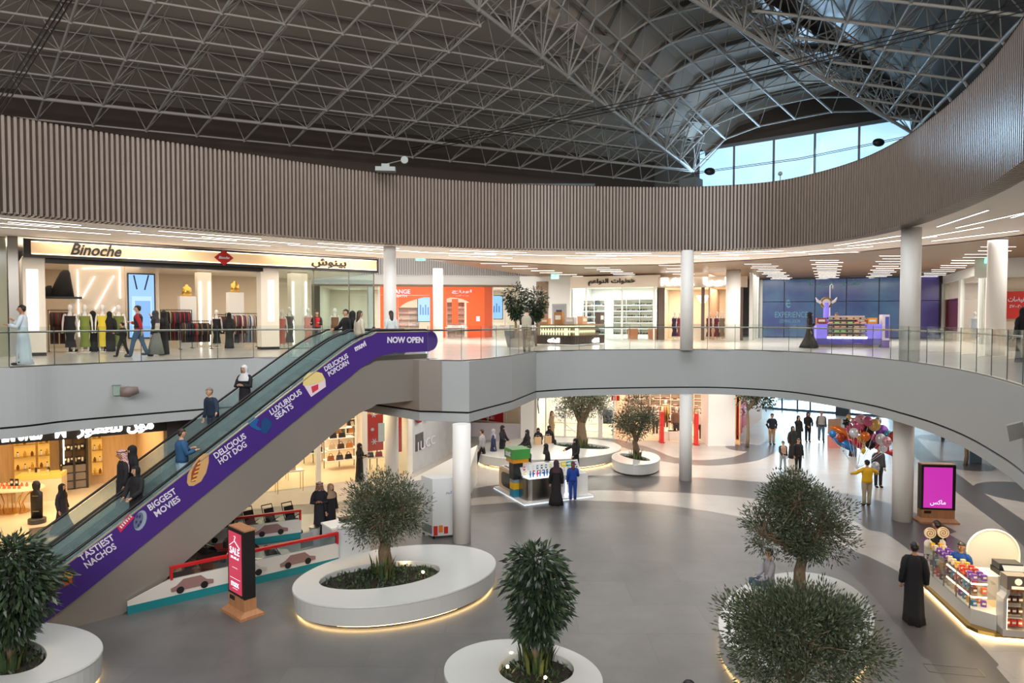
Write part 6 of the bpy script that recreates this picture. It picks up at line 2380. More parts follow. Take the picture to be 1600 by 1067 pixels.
# ---------------------------------------------------------------- plain wall with service door, shoe shop, fashion shop
PS = Plane((aty(812, 500, 47.5).x, 47.5), (aty(1028, 500, 44.0).x, 44.0))
mb = MB()
PS.box(mb, PS.hit(812, 500)[0] , PS.hit(892, 500)[0], 0, 0.3, F2, CL)
struct(mb.build('wall_service', M_white))
q = pbox(PS, 'wall_panel', M_wood, 838, 440, 856, 532, -0.06, 0.08)
struct(q)
dr_ = MB()
t0, z1 = PS.hit(863, 475)
t1, _ = PS.hit(885, 475)
PS.box(dr_, t0, t1, -0.05, 0.02, F2, z1)
dd = struct(dr_.build('door_1', C('door_grey', 140, 140, 142, 0.5)))
mb = MB()
PS.box(mb, t0 + 0.1, t1 - 0.1, -0.07, -0.04, F2 + 0.02, z1 - 0.12)
mb.build('door_leaf', C('door_leaf_grey', 128, 130, 134, 0.5), dd)
mb = MB()
PS.box(mb, t0 + 0.3, t1 - 0.3, -0.085, -0.06, z1 - 0.55, z1 - 0.4)
mb.build('door_label', M_black, dd)
zs = z_of(PS, 950, 448)
room(PS, PS.hit(894, 500)[0], PS.hit(1026, 500)[0], 5.0, F2, zs + 0.1, M_shelf, M_up, 400, (0.92, 0.98, 1.0), lights=2)
q = pbox(PS, 'wall_sign', M_cream, 891, 431, 1031, 449, -0.1, 0.3)
struct(q)
sign(PS, 919, 435, 992, 446, 'خطوات النواعم', C('letter_dark', 50, 34, 28, 0.5), -0.16, bold=0.02, ar=True, label='dark Arabic lettering on the cream fascia of the shoe shop', name='sign_lettering')
mb = MB()
PS.box(mb, PS.hit(893, 500)[0], PS.hit(1022, 500)[0], -0.02, 0, F2, zs)
struct(mb.build('window_5', M_shopglass))
mb = MB()
for u in (892, 916, 972, 1022):
    t = PS.hit(u, 500)[0]
    PS.box(mb, t - 0.05, t + 0.05, -0.08, 0.04, F2, zs)
struct(mb.build('trim_shoe_shop', M_shelf))
SHOES = [shoe_mesh(c) for c in ((30, 28, 30), (90, 70, 60), (60, 66, 74), (150, 130, 110), (120, 60, 50), (180, 178, 176))]
BAGS = [bag_mesh(c) for c in ((40, 38, 40), (70, 74, 80), (120, 90, 66), (160, 140, 120))]
SLAB = ('pair of shoes on the lit shelves of the shoe shop', 'shoes')
t0, t1 = PS.hit(895, 500, 2.6)[0], PS.hit(945, 500, 2.6)[0]
shelving(PS, t0, t1, 2.6, 0.4, F2 + 0.3, F2 + 2.7, 6, 3, 'bright white wall shelves of bags and shoes, left half of the shoe shop', SHOES + BAGS[:2], 'shoes', 'pair of shoes on the left lit shelves of the shoe shop', 'shoes', 'shoes on the left shelves', 11, lit=M_neon, seed=5)
t0, t1 = PS.hit(958, 500, 1.8)[0], PS.hit(1020, 500, 1.8)[0]
shelving(PS, t0, t1, 1.8, 0.4, F2 + 0.3, F2 + 2.7, 6, 3, 'bright white wall shelves of shoes, right half of the shoe shop', SHOES, 'shoes', 'pair of shoes on the right lit shelves of the shoe shop', 'shoes', 'shoes on the right shelves', 13, lit=M_neon, seed=6)
for k, (u, lab) in enumerate(((985, 'small orange display stand inside the shoe shop, left of two'), (1017, 'small orange display stand inside the shoe shop, right of two'))):
    p = PS.P(PS.hit(u, 520)[0], 0.8, F2)
    r = thing('display_stand', lab, 'stand', p, 0)
    mb = MB()
    mb.box((0, 0, 0.35), (0.6, 0.4, 0.7))
    mb.build('body', C('stand_orange', 216, 130, 90, 0.5), r)
    mb = MB()
    mb.box((0, 0, 0.72), (0.66, 0.46, 0.04))
    mb.build('top', M_shelf, r)
# fashion shop with lit letters
PF = Plane((aty(1030, 500, 44.0).x, 44.0), (aty(1168, 500, 43.0).x, 43.0))
zf = z_of(PF, 1100, 448)
room(PF, PF.hit(1032, 500)[0], PF.hit(1160, 500)[0], 5.0, F2, zf, M_cream, M_up, 260, WARM, lights=2)
q = pbox(PF, 'wall_sign', C('sign_taupe', 176, 160, 142, 0.5), 1029, 432, 1168, 449, -0.15, 0.4)
struct(q)
sign(PF, 1033, 434, 1085, 446, 'FLORA', M_ltw, -0.2, bold=0.05, label='glowing white letters FLORA on the taupe fascia', name='sign_lettering')
sign(PF, 1099, 433, 1155, 447, 'فلورا', M_ltw, -0.2, bold=0.05, ar=True, label='glowing white Arabic letters right of the round column', name='sign_lettering')
mb = MB()
for u in (1031, 1036, 1098, 1158):
    t = PF.hit(u, 500)[0]
    PF.box(mb, t - 0.1, t + 0.1, -0.1, 0.1, F2, zf)
struct(mb.build('trim_fashion_shop', C('frame_bronze', 84, 66, 52, 0.4)))
for u, col, lab in ((1054, (52, 34, 66), 'mannequin in a dark purple gown left of the round column'), (1062, (120, 40, 60), 'mannequin in a wine gown half behind the dark purple one'), (1108, (80, 30, 48), 'mannequin in a plum caped dress right of the round column'), (1120, (96, 36, 44), 'mannequin in a dark red dress, last but one on the right'), (1128, (120, 104, 88), 'mannequin in a taupe gown at the right end of the fashion shop')):
    p = PF.P(PF.hit(u, 500, 0.8)[0], 0.8, F2)
    mannequin(lab, p.x, p.y, F2, 0.1, 1.8, dress=col)
t0, t1 = PF.hit(1085, 500, 2.5)[0], PF.hit(1105, 500, 2.5)[0]
p = PF.P((t0 + t1) / 2, 2.5, F2)
r = thing('shop_counter', 'white shop counter glowing at the back of the fashion shop', 'counter', p, 0)
mb = MB()
mb.box((0, 0, 0.5), (1.2, 0.5, 1.0))
mb.build('counter_body', M_shelf, r)
mb = MB()
mb.box((0, 0, 1.02), (1.3, 0.6, 0.05))
mb.build('countertop', M_cream, r)
tz, zz = PF.hit(1098, 462, 2.0)
p = PF.P(tz, 2.0, zz)
r = thing('chandelier', 'bright glass chandelier hanging in the fashion shop', 'chandelier', p, 0)
mb = MB()
for k in range(3):
    mb.lathe([(0.42 - 0.1 * k, -0.18 * k), (0.36 - 0.1 * k, -0.18 * k - 0.12)], n=20)
mb.build('shade', glow('chandelier_glow', (1.0, 0.85, 0.6), 3.0), r)
mb = MB()
mb.tube([(0, 0, 0), (0, 0, zf - zz)], 0.012, 5)
mb.build('rod', M_gold, r)
# ---------------------------------------------------------------- blue printed hoarding
PH = Plane((aty(1186, 500, 50.5).x, 50.5), (aty(1472, 500, 46.5).x, 46.5))
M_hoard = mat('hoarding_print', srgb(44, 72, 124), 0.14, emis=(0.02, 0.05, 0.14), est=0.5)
_n = M_hoard.node_tree
_tc = _n.nodes.new('ShaderNodeTexCoord')
_no = _n.nodes.new('ShaderNodeTexNoise')
_no.inputs['Scale'].default_value = 0.55
_no.inputs['Detail'].default_value = 3
_cr = _n.nodes.new('ShaderNodeValToRGB')
_cr.color_ramp.elements[0].color = srgb(62, 66, 108) + (1,)
_cr.color_ramp.elements[0].position = 0.35
_cr.color_ramp.elements[1].color = srgb(74, 106, 126) + (1,)
_cr.color_ramp.elements[1].position = 0.68
_n.links.new(_tc.outputs['Object'], _no.inputs['Vector'])
_n.links.new(_no.outputs['Fac'], _cr.inputs[0])
_n.links.new(_cr.outputs[0], _n.nodes['Principled BSDF'].inputs['Base Color'])
hr = thing('hoarding', 'long blue printed hoarding with pale lettering, behind the purple kiosk', 'hoarding', PH.P(0, 0, F2), 0)
OH = -PH.P(0, 0, F2)
us_ = [1190, 1225, 1273, 1322, 1373, 1411, 1467]
for u0, u1 in zip(us_, us_[1:]):
    for (za, zb_) in ((F2 + 0.02, F2 + 2.6), (F2 + 2.6, CL - 0.05)):
        mb = MB()
        PH.box(mb, PH.hit(u0, 500)[0] + 0.03, PH.hit(u1, 500)[0] - 0.03, 0, 0.06, za + 0.02, zb_ - 0.02)
        mb.build('printed_panel', M_hoard if u1 < 1460 else C('hoarding_violet', 76, 70, 140, 0.2), hr, OH)
mb = MB()
for u in us_:
    t = PH.hit(u, 500)[0]
    PH.box(mb, t - 0.025, t + 0.025, -0.02, 0.07, F2, CL - 0.06)
mb.build('joint', M_black, hr, OH)
M_pl = C('print_pale', 92, 150, 170, 0.4)
for (u0, v0, u1, v1, tx, ar_) in ((1211, 487, 1262, 496, 'EXPERIENCE', False), (1228, 468, 1235, 481, 'e', False), (1218, 499, 1250, 504, 'COMING SOON', False), (1262, 436, 1346, 449, 'قريبا', True)):
    q = sign(PH, u0, v0, u1, v1, tx, M_pl, -0.02, parent=hr, ar=ar_, depth=0.006, name='printed_lettering')
    q.location = OH
# glazed return left of the hoarding
PG = Plane((PF.P(PF.L, 0).x + 0.2, 43.0), (PH.P(0, 0).x + 0.1, 50.4))
mb = MB()
PG.box(mb, 0.3, PG.L, 0, 0.02, F2, CL - 0.05)
struct(mb.build('window_6', M_shopglass))
mb = MB()
for t in (0.1, 2.2, 4.6, PG.L - 0.1):
    PG.box(mb, t - 0.12, t + 0.12, -0.1, 0.1, F2, CL)
struct(mb.build('trim_return', M_white))
mb = MB()
PG.box(mb, 0, PG.L, 2.5, 2.6, F2, CL)
struct(mb.build('wall_return', M_pink))
# ---------------------------------------------------------------- right-hand shops
PR = Plane((PH.P(PH.L, 0).x + 0.1, PH.P(PH.L, 0).y), (aty(1558, 500, 33.5).x, 33.5))
zr = 9.4
mb = MB()
for u, w in ((1472, 0.3), (1501, 0.3), (1532, 0.15), (1545, 0.3)):
    t = PR.hit(u, 500)[0]
    PR.box(mb, t - w, t + w, -0.1, 0.1, F2, zr)
PR.box(mb, 0, PR.L, -0.1, 0.2, zr, CL)
struct(mb.build('trim_right', M_white))
mb = MB()
PR.box(mb, 0, PR.L, 0, 0.02, F2, zr)
struct(mb.build('window_7', M_shopglass))
room(PR, 0, PR.L, 5.0, F2, zr, M_cream, M_up, 500, NEUT, lights=1)
q = pbox(PR, 'window_poster', C('poster_dull_red', 196, 66, 62, 0.5), 1474, 467, 1499, 520, 0.1, 0.04)
tag(q, 'plain red sale poster in the first shop window right of the blue hoarding', 'poster')
for u, lab in ((1523, 'mannequin in a white and blue outfit behind the second right-hand shop window'), (1487, 'mannequin in a red outfit in front of the plain red poster')):
    p = PR.P(PR.hit(u, 500, 0.6)[0], 0.6, F2)
    mannequin(lab, p.x, p.y, F2, -0.6, 1.75, dress=(150, 50, 50) if u < 1500 else (190, 190, 196))
PQ = Plane((aty(1560, 500, 33.0).x, 33.0), (aty(1700, 500, 31.0).x, 31.0))
room(PQ, 0.2, PQ.L, 7.0, F2, 9.0, M_cream, M_up, 600, WARM, lights=1)
mb = MB()
PQ.box(mb, -1.0, PQ.L, -0.1, 0.2, 9.0, CL)
struct(mb.build('wall_front', M_white))
q = pbox(PQ, 'sale_poster', M_red, 1573, 455, 1612, 498, 0.4, 0.05)
tag(q, 'large bright red sale poster with white Arabic lettering at the right edge', 'poster')
q.name = 'sale_poster'
t1_ = sign(PQ, 1575, 463, 1611, 473, 'تخفيضات', M_lt, 0.38, parent=q, bold=0.02, ar=True, depth=0.01, name='poster_lettering')
t2_ = sign(PQ, 1577, 476, 1596, 481, '٪٧٠-٢٠', M_lt, 0.38, parent=q, bold=0.02, depth=0.01, name='poster_lettering')
for u, col, lab in ((1576, (226, 218, 206), 'mannequin in a white coat below the bright red sale poster'), (1590, (120, 40, 44), 'mannequin in a dark red outfit below the bright red sale poster')):
    p = PQ.P(PQ.hit(u, 500, 1.4)[0], 1.4, F2)
    mannequin(lab, p.x, p.y, F2, 0, 1.75, top=col, bottom=(60, 50, 50))
# ================================================================== GROUND FLOOR SHOPS
def subs(root_loc):
    return -Vector(root_loc)
# ---------------------------------------------------------------- perfume shop, far left
PI_ = Plane((-15.45, 20.6), (-11.75, 23.3))
tA, tB = PI_.hit(-60, 700)[0], PI_.hit(264, 700)[0]
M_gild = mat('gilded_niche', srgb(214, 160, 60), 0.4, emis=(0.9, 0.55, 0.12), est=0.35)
M_marble = C('marble_cream', 226, 208, 180, 0.2, noise=0.05, nscale=1.2)
room(PI_, tA, tB, 8.0, 0, 3.22, woodmat('wood_panel_pale', srgb(206, 172, 128), 2, 2.0, 0.5), M_marble, 250, (1.0, 0.78, 0.48), lights=2)
sgn = thing('shop_sign', 'black shop sign beam with white letters cut off by the balcony, over the perfume shop', 'sign', PI_.P(tA, 0, 3.22), 0)
o_ = -PI_.P(tA, 0, 3.22)
mb = MB()
PI_.box(mb, tA, tB + 0.3, -0.25, 0.05, 3.22, SOF)
mb.build('sign_beam', M_black, sgn, o_)
for (u0, v0, u1, v1, tx, ar_) in ((-6, 668, 66, 689, 'PERFUMES', False), (86, 664, 103, 684, 'M', False), (120, 657, 240, 680, 'مون للعطور', True)):
    q = sign(PI_, u0, v0, u1, v1, tx, M_ltw, -0.28, bold=0.04, ar=ar_, parent=sgn, depth=0.03)
    q.location = o_
mb = MB()
PI_.box(mb, tB - 0.1, tB + 0.35, -0.3, 0.4, 0, SOF)
PI_.box(mb, tB + 0.35, tB + 2.4, -0.05, 0.1, 0, SOF)
struct(mb.build('trim_dark_pier', C('pier_charcoal', 44, 44, 50, 0.4)))
for u0, u1, lab in ((60, 78, 'gilded display niche left of the glass cabinet, full of bottles'), (144, 160, 'narrow gilded display niche right of the glass cabinet'), (22, 56, 'wide gilded wall shelf behind the perfume counters')):
    r = thing('display_niche', lab, 'shelves', PI_.P(0, 0, 0), 0)
    off_ = -PI_.P(0, 0, 0)
    t0, t1 = PI_.hit(u0, 720, 7.6)[0], PI_.hit(u1, 720, 7.6)[0]
    z1 = PI_.hit(u0, 682, 7.6)[1]
    mb = MB()
    PI_.box(mb, t0, t1, 7.7, 7.9, 0.5, min(z1, 3.1))
    mb.build('niche_back', M_gild, r, off_)
    for k in range(5):
        mb = MB()
        PI_.box(mb, t0, t1, 7.4, 7.75, 0.5 + k * 0.5, 0.52 + k * 0.5)
        mb.build('glass_shelf', M_gold, r, off_)
    meshes = [bottle_mesh((200, 150, 60), (190, 160, 90), 0.045, 0.22), bottle_mesh((120, 70, 30), (30, 30, 30), 0.05, 0.18), bottle_mesh((230, 220, 200), (40, 40, 40), 0.045, 0.2)]
    n_ = max(2, int((t1 - t0) / 0.22))
    for k in range(4):
        for j in range(n_):
            put(meshes[(k + j) % 3], 'perfume_bottle', PI_.P(t0 + (j + 0.5) * (t1 - t0) / n_, 7.55, 0.535 + k * 0.5), 0, 'perfume bottle in the ' + lab.split(',')[0].replace(' display', ''), 'bottle', 'bottles in the ' + lab.split(',')[0])
r = thing('glass_cabinet', 'dark framed glass cabinet with drawers in the perfume shop wall', 'cabinet', PI_.P(0, 0, 0), 0)
off_ = -PI_.P(0, 0, 0)
t0, t1 = PI_.hit(95, 720, 7.4)[0], PI_.hit(136, 720, 7.4)[0]
mb = MB()
PI_.box(mb, t0, t1, 7.7, 7.9, 0, 3.1)
mb.build('back', C('cabinet_bronze', 120, 92, 60, 0.4), r, off_)
for t in (t0, (t0 + t1) / 2, t1):
    mb = MB()
    PI_.box(mb, t - 0.04, t + 0.04, 7.35, 7.75, 0, 3.1)
    mb.build('post', M_dframe, r, off_)
for k in range(3):
    mb = MB()
    PI_.box(mb, t0 + 0.05, t1 - 0.05, 7.38, 7.7, 0.05 + k * 0.33, 0.34 + k * 0.33)
    mb.build('drawer', C('drawer_grey', 120, 110, 102, 0.4), r, off_)
for k in range(4):
    mb = MB()
    PI_.box(mb, t0, t1, 7.4, 7.75, 1.1 + k * 0.5, 1.12 + k * 0.5)
    mb.build('shelf', M_dframe, r, off_)
    for j in range(6):
        put(bottle_mesh((230, 220, 200), (40, 40, 40), 0.045, 0.2) if (j + k) % 2 else boxm((30, 28, 26), (0.12, 0.1, 0.22)), 'perfume_bottle', PI_.P(t0 + 0.15 + j * (t1 - t0 - 0.3) / 5, 7.55, 1.125 + k * 0.5), PI_.rz, 'perfume bottle or box in the dark framed glass cabinet', 'bottle', 'bottles in the glass cabinet')
mb = MB()
PI_.box(mb, t0 + 0.08, t0 + 0.12, 7.3, 7.34, 1.1, 3.0)
mb.build('light_line', M_neonw, r, off_)
p = atz(66, 780, 0)
r = thing('shop_counter', 'cream perfume counter with a gilded top holding bottles and a till', 'counter', (p.x, p.y, 0), 0.35)
mb = MB()
mb.box((0, 0, 0.43), (1.5, 0.8, 0.86))
mb.build('counter_body', M_marble, r)
mb = MB()
mb.box((0, 0, 0.95), (1.5, 0.8, 0.16))
mb.build('countertop', M_gild, r)
for k in range(6):
    put(bottle_mesh((40, 34, 30), (190, 170, 120), 0.04, 0.24) if k % 2 else bottle_mesh((210, 190, 150), (40, 40, 40), 0.05, 0.2), 'perfume_bottle', (p.x - 0.5 + 0.2 * k, p.y + 0.05 + 0.07 * k * (1 if k % 2 else -0.5), 1.03), 0, 'perfume bottle on the gilded top of the cream counter', 'bottle', 'bottles on the cream counter')
p = atz(16, 800, 0)
r = thing('display_table', 'oval marble display table on curved brass legs at the perfume shop entrance', 'table', (p.x, p.y, 0), 0)
mb = MB()
mb.lathe([(0.95, 0.86), (0.97, 0.88), (0.95, 0.92)], n=32, sx=1.25, sy=0.75)
mb.build('tabletop', M_marble, r)
mb = MB()
mb.lathe([(0.55, 0.0), (0.55, 0.04)], n=28, sx=1.2, sy=0.8)
mb.build('base', M_gold, r)
for k in range(10):
    a = 2 * PI * k / 10
    mb = MB()
    mb.tube([(0.5 * math.cos(a), 0.35 * math.sin(a), 0.04), (0.42 * math.cos(a), 0.3 * math.sin(a), 0.3), (0.6 * math.cos(a), 0.38 * math.sin(a), 0.6), (0.95 * math.cos(a), 0.55 * math.sin(a), 0.87)], 0.018, 5)
    mb.build('leg', M_gold, r)
for k in range(14):
    i, j = k % 7, k // 7
    me = boxm((34, 34, 44), (0.12, 0.03, 0.26)) if (k % 5 in (0, 1) and j) else bottle_mesh((206, 110, 60), (150, 40, 40), 0.045, 0.12)
    put(me, 'perfume_box' if (k % 5 in (0, 1) and j) else 'perfume_jar', (p.x - 0.55 + 0.18 * i, p.y - 0.25 + 0.38 * j, 0.925), 0, 'small jar or black framed box on the oval marble display table', 'jar', 'goods on the oval marble table')
p = atz(58, 817, 0)
r = thing('display_standee', 'black figure-shaped display stand on a round base in front of the perfume shop', 'display stand', (p.x, p.y, 0), 0.1)
mb = MB()
mb.lathe([(0.27, 0.0), (0.27, 0.16), (0.24, 0.18)], n=24)
mb.build('base', C('standee_base', 58, 52, 48, 0.4), r)
mb = MB()
ring_loft(mb, [(0, 0, 0.18, 0.19, 0.06, 0), (0, 0, 0.9, 0.2, 0.06, 0), (0, 0, 1.06, 0.2, 0.06, 0), (0, 0, 1.12, 0.11, 0.05, 0), (0, 0, 1.16, 0.1, 0.05, 0), (0, 0, 1.22, 0.13, 0.06, 0), (0, 0, 1.34, 0.14, 0.07, 0), (0, 0, 1.44, 0.09, 0.05, 0), (0, 0, 1.47, 0.03, 0.02, 0)], 20)
mb.build('figure', M_black, r, smooth=True)
mb = MB()
for z in (0.42, 0.95):
    mb.box((0, -0.065, z), (0.2, 0.01, 0.03))
mb.build('lettering_bar', M_steel, r)
r = put(boxm((90, 76, 66), (1.0, 1.5, 0.012)), 'door_mat', tuple(atz(74, 831, 0.006)), 0.6, 'brown door mat on the floor behind the black figure display', 'mat')

# ---------------------------------------------------------------- bag shop
PJ = Plane((-10.2, 27.2), (-3.2, 31.6))
tA, tB = PJ.hit(300, 700)[0], PJ.hit(640, 700)[0]
room(PJ, tA, tB, 7.5, 0, 3.5, M_cream, C('floor_travertine', 222, 196, 160, 0.25), 400, (1.0, 0.84, 0.62), lights=3)
mb = MB()
PJ.box(mb, tA, tB, -0.1, 0.2, 3.4, SOF)
for u, w in ((497, 0.09), (569, 0.12), (557, 0.03), (640, 0.1)):
    t = PJ.hit(u, 700)[0]
    PJ.box(mb, t - w, t + w, -0.1, 0.1, 0, 3.4)
struct(mb.build('trim_bag_shop', M_shelf))
mb = MB()
PJ.box(mb, tA, PJ.hit(497, 700)[0], -0.01, 0.01, 0, 3.4)
PJ.box(mb, PJ.hit(569, 700)[0], tB, -0.01, 0.01, 0, 3.4)
struct(mb.build('window_8', M_shopglass))
r = thing('sale_poster', 'tall red poster with white snowflakes and a white tag, in the bag shop window', 'poster', PJ.P(0, 0, 0), 0)
off_ = -PJ.P(0, 0, 0)
q = pbox(PJ, 'poster_sheet', M_red, 573, 638, 599, 704, 0.12, 0.03, r)
q.location = off_
def snow(P, u, v, rr, d, par, off_):
    t, z = P.hit(u, v, d)
    mb = MB()
    for k in range(6):
        a = PI * k / 3
        mb.tube([P.P(t, d, z), P.P(t + rr * math.cos(a), d, z + rr * math.sin(a))], 0.02, 4)
    mb.build('snowflake', M_lt, par, off_)
for u, v, rr in ((584, 648, 0.13), (582, 671, 0.08), (585, 690, 0.14), (595, 645, 0.07)):
    snow(PJ, u, v, rr, 0.1, r, off_)
q = pbox(PJ, 'white_tag', M_lt, 591, 661, 601, 690, 0.11, 0.02, r)
q.location = off_
q = pbox(PJ, 'poster_sheet', M_red, 621, 637, 628, 706, 0.12, 0.03, r)
q.location = off_
BG = [bag_mesh(c) for c in ((90, 110, 80), (30, 30, 32), (190, 120, 50), (150, 90, 50), (60, 60, 70), (170, 40, 60), (200, 180, 150), (70, 46, 36))]
def tiers(P, u0, u1, d, levels, label, glab, grp, seed, dep=0.8):
    t0, t1 = P.hit(u0, 700, d)[0], P.hit(u1, 700, d)[0]
    r = thing('tiered_stand', label, 'display stand', P.P(0, 0, 0), 0)
    off_ = -P.P(0, 0, 0)
    rd = random.Random(seed)
    for i, z in enumerate(levels):
        k = 0.06 * i * (t1 - t0)
        mb = MB()
        P.box(mb, t0 + k, t1 - k, d + 0.1 * i, d + dep, z - 0.03, z)
        mb.build('shelf', M_shelf, r, off_)
        x = t0 + k + 0.2
        while x < t1 - k - 0.15:
            put(BG[rd.randrange(len(BG))], 'handbag', P.P(x, d + 0.1 * i + 0.2, z + 0.002), P.rz, glab, 'handbag', grp)
            x += 0.42
    for t in (t0 + 0.05, t1 - 0.05, (t0 + t1) / 2):
        mb = MB()
        P.box(mb, t - 0.02, t + 0.02, d + dep - 0.06, d + dep - 0.02, 0, levels[-1])
        mb.build('upright', M_steel, r, off_)
tiers(PJ, 512, 563, 2.4, (0.45, 0.95, 1.45, 1.9), 'white tiered stand of handbags left of the red snowflake poster', 'handbag on the white tiered stand left of the red poster', 'handbags on the tiered stand', 4)
tiers(PJ, 574, 600, 1.0, (0.7, 1.2), 'low white stand of dark handbags under the red snowflake poster', 'dark handbag on the low stand under the red poster', 'handbags under the red poster', 5)
tiers(PJ, 480, 512, 4.0, (0.6, 1.1, 1.6), 'stand of bright handbags deep in the bag shop', 'bright handbag on the stand deep in the bag shop', 'handbags deep in the shop', 6)
shelving(PJ, PJ.hit(520, 700, 6.8)[0], PJ.hit(562, 700, 6.8)[0], 6.8, 0.5, 0.9, 3.2, 6, 2, 'back wall shelves packed with bags in the bag shop', BG, 'handbag', 'handbag on the back wall shelves of the bag shop', 'handbag', 'handbags on the back wall shelves', 9, seed=11)
shelving(PJ, PJ.hit(608, 700, 2.2)[0], PJ.hit(637, 700, 2.2)[0], 2.2, 0.5, 0.6, 3.2, 6, 1, 'wall of small colourful bags right of the round column, behind the shop glass', [bag_mesh(c, 0.22, 0.18) for c in ((190, 60, 50), (200, 140, 60), (120, 60, 140), (60, 80, 120), (180, 150, 120))], 'handbag', 'small colourful bag on the wall right of the round column', 'handbag', 'small colourful bags', 7, seed=12)
for k, (u, v) in enumerate(((452, 768), (430, 752))):
    p = atz(u, v, 0)
    table(p.x, p.y, 0, PJ.rz, 1.1, 0.5, 0.85, ['glass topped display table on thin brass legs beyond the escalator, the nearer', 'glass topped display table on thin brass legs beyond the escalator, the farther'][k], M_shelf, M_gold)
    put(BG[(k * 3 + 6) % 8], 'handbag', (p.x + 0.1, p.y, 0.872), PJ.rz, ['single handbag on the nearer brass legged table', 'single handbag on the farther brass legged table'][k], 'handbag')
p = atz(644, 714, 0)
r = thing('fire_extinguisher', 'red fire extinguisher standing beside the bag shop glass', 'fire extinguisher', (p.x, p.y, 0), 0)
mb = MB()
mb.lathe([(0.09, 0), (0.1, 0.03), (0.1, 0.4), (0.05, 0.5), (0.03, 0.54)], n=16)
mb.build('cylinder', C('extinguisher_red', 200, 30, 26, 0.3), r, smooth=True)
mb = MB()
mb.box((0, -0.02, 0.57), (0.04, 0.16, 0.05))
mb.tube([(0, -0.06, 0.55), (0.1, -0.05, 0.4), (0.11, -0.02, 0.2)], 0.012, 5)
mb.build('nozzle', M_black, r)
# hoarding with NUCC lettering
PNu = Plane((PJ.P(tB, 0).x + 0.1, PJ.P(tB, 0).y), (aty(735, 500, 38.5).x, 38.5))
r = thing('hoarding', 'grey printed hoarding with white letters beside the fire extinguisher', 'hoarding', PNu.P(0, 0, 0), 0)
off_ = -PNu.P(0, 0, 0)
mb = MB()
PNu.box(mb, 0, PNu.L, 0, 0.1, 0.0, SOF - 0.02)
mb.build('printed_panel', C('hoarding_grey', 186, 190, 194, 0.25, noise=0.2, nscale=1.5), r, off_)
mb = MB()
t0, z0 = PNu.hit(649, 706)
t1, z1 = PNu.hit(657, 676)
PNu.box(mb, t0, t1 + 0.3, -0.02, 0, z0, z1)
mb.build('print_dark', C('hoarding_dark', 70, 70, 74, 0.3), r, off_)
q = sign(PNu, 653, 685, 680, 699, '1UCC', M_lt, -0.03, parent=r, depth=0.006)
q.location = off_
# clothes hung above it
for k, (u, c) in enumerate(((655, (180, 40, 50)), (667, (70, 70, 74)))):
    t, z = PNu.hit(u, 640, -0.12)
    put(garment_mesh(c), 'garment', PNu.P(t, -0.12, 3.2), PNu.rz, ['red garment hung above the grey hoarding', 'grey garment hung above the grey hoarding'][k], 'clothes')
# ---------------------------------------------------------------- red sale front behind the near column
PL_ = Plane((aty(733, 500, 45).x, 45), (aty(822, 500, 42).x, 42))
mb = MB()
PL_.box(mb, -2.5, PL_.L, 0.05, 0.2, 0, SOF)
struct(mb.build('wall_sale_front', M_cream))
r = thing('sale_banner', 'red sale banner with pale lettering on the far shop front, right of the near column', 'banner', PL_.P(0, 0, 0), 0)
off_ = -PL_.P(0, 0, 0)
q = pbox(PL_, 'banner_sheet', C('banner_red', 206, 40, 54, 0.5), 735, 641, 787, 657, -0.05, 0.05, r)
q.location = off_
q = sign(PL_, 750, 650, 772, 654, 'SALE', M_lt, -0.08, parent=r)
q.location = off_
r = thing('shop_barrier', 'white rail and timber barrier along the far shop front', 'barrier', PL_.P(0, 0, 0), 0)
for (u0, v0, u1, v1, m_, nm) in ((735, 659, 812, 661, M_shelf, 'rail'), (735, 664, 812, 670, M_wood, 'timber_board')):
    q = pbox(PL_, nm, m_, u0, v0, u1, v1, -0.2, 0.05, r)
    q.location = off_
for u in (737, 762, 787, 811):
    q = pbox(PL_, 'post', M_shelf, u - 0.7, 638, u + 0.7, 671, -0.18, 0.04, r)
    q.location = off_
q = pbox(PL_, 'diagonal_board', M_shelf, 789, 645, 791, 660, -0.3, 0.04, r)
q.location = off_
Pw = Plane((aty(733, 500, 39.5).x, 39.5), (aty(822, 500, 38.9).x, 38.9))
r = thing('barrier_wall', 'low white hoarding wall behind the walking people, with a grey printed car', 'hoarding', Pw.P(0, 0, 0), 0)
off_ = -Pw.P(0, 0, 0)
mb = MB()
Pw.box(mb, -0.5, Pw.L, 0, 0.15, 0, 0.98)
mb.build('panel', C('hoarding_lilac', 222, 216, 226, 0.3), r, off_)
q = pbox(Pw, 'printed_car', C('print_car_grey', 176, 176, 178, 0.4), 733, 682, 752, 693, -0.03, 0.03, r)
q.location = off_
# ---------------------------------------------------------------- white glazed shop and clothes shop behind the far planters
PM = Plane((aty(834, 500, 40.6).x, 40.6), (aty(962, 500, 39.6).x, 39.6))
M_beigef = C('floor_beige_shop', 224, 200, 172, 0.25)
room(PM, 0, PM.L, 6, 0, 3.6, M_shelf, M_beigef, 300, (1.0, 0.9, 0.8), lights=1)
mb = MB()
PM.box(mb, 0.1, PM.L, -0.01, 0.01, 0, 3.6)
struct(mb.build('window_9', M_shopglass))
mb = MB()
for u, w in ((836, 0.12), (853, 0.03), (883, 0.05), (938, 0.12), (959, 0.03)):
    t = PM.hit(u, 660)[0]
    PM.box(mb, t - w, t + w, -0.1, 0.1, 0, SOF)
PM.box(mb, 0, PM.L, -0.05, 0.05, 0, 0.08)
struct(mb.build('trim_white_shop', M_shelf))
sign(PM, 866, 634, 884, 643, 'ARE', M_lt, -0.12, bold=0.03, label='white letters on the glass of the white shop, upper row', name='sign_lettering')
sign(PM, 864, 646, 886, 654, 'JOUL', M_lt, -0.12, bold=0.03, label='white letters on the glass of the white shop, lower row', name='sign_lettering')
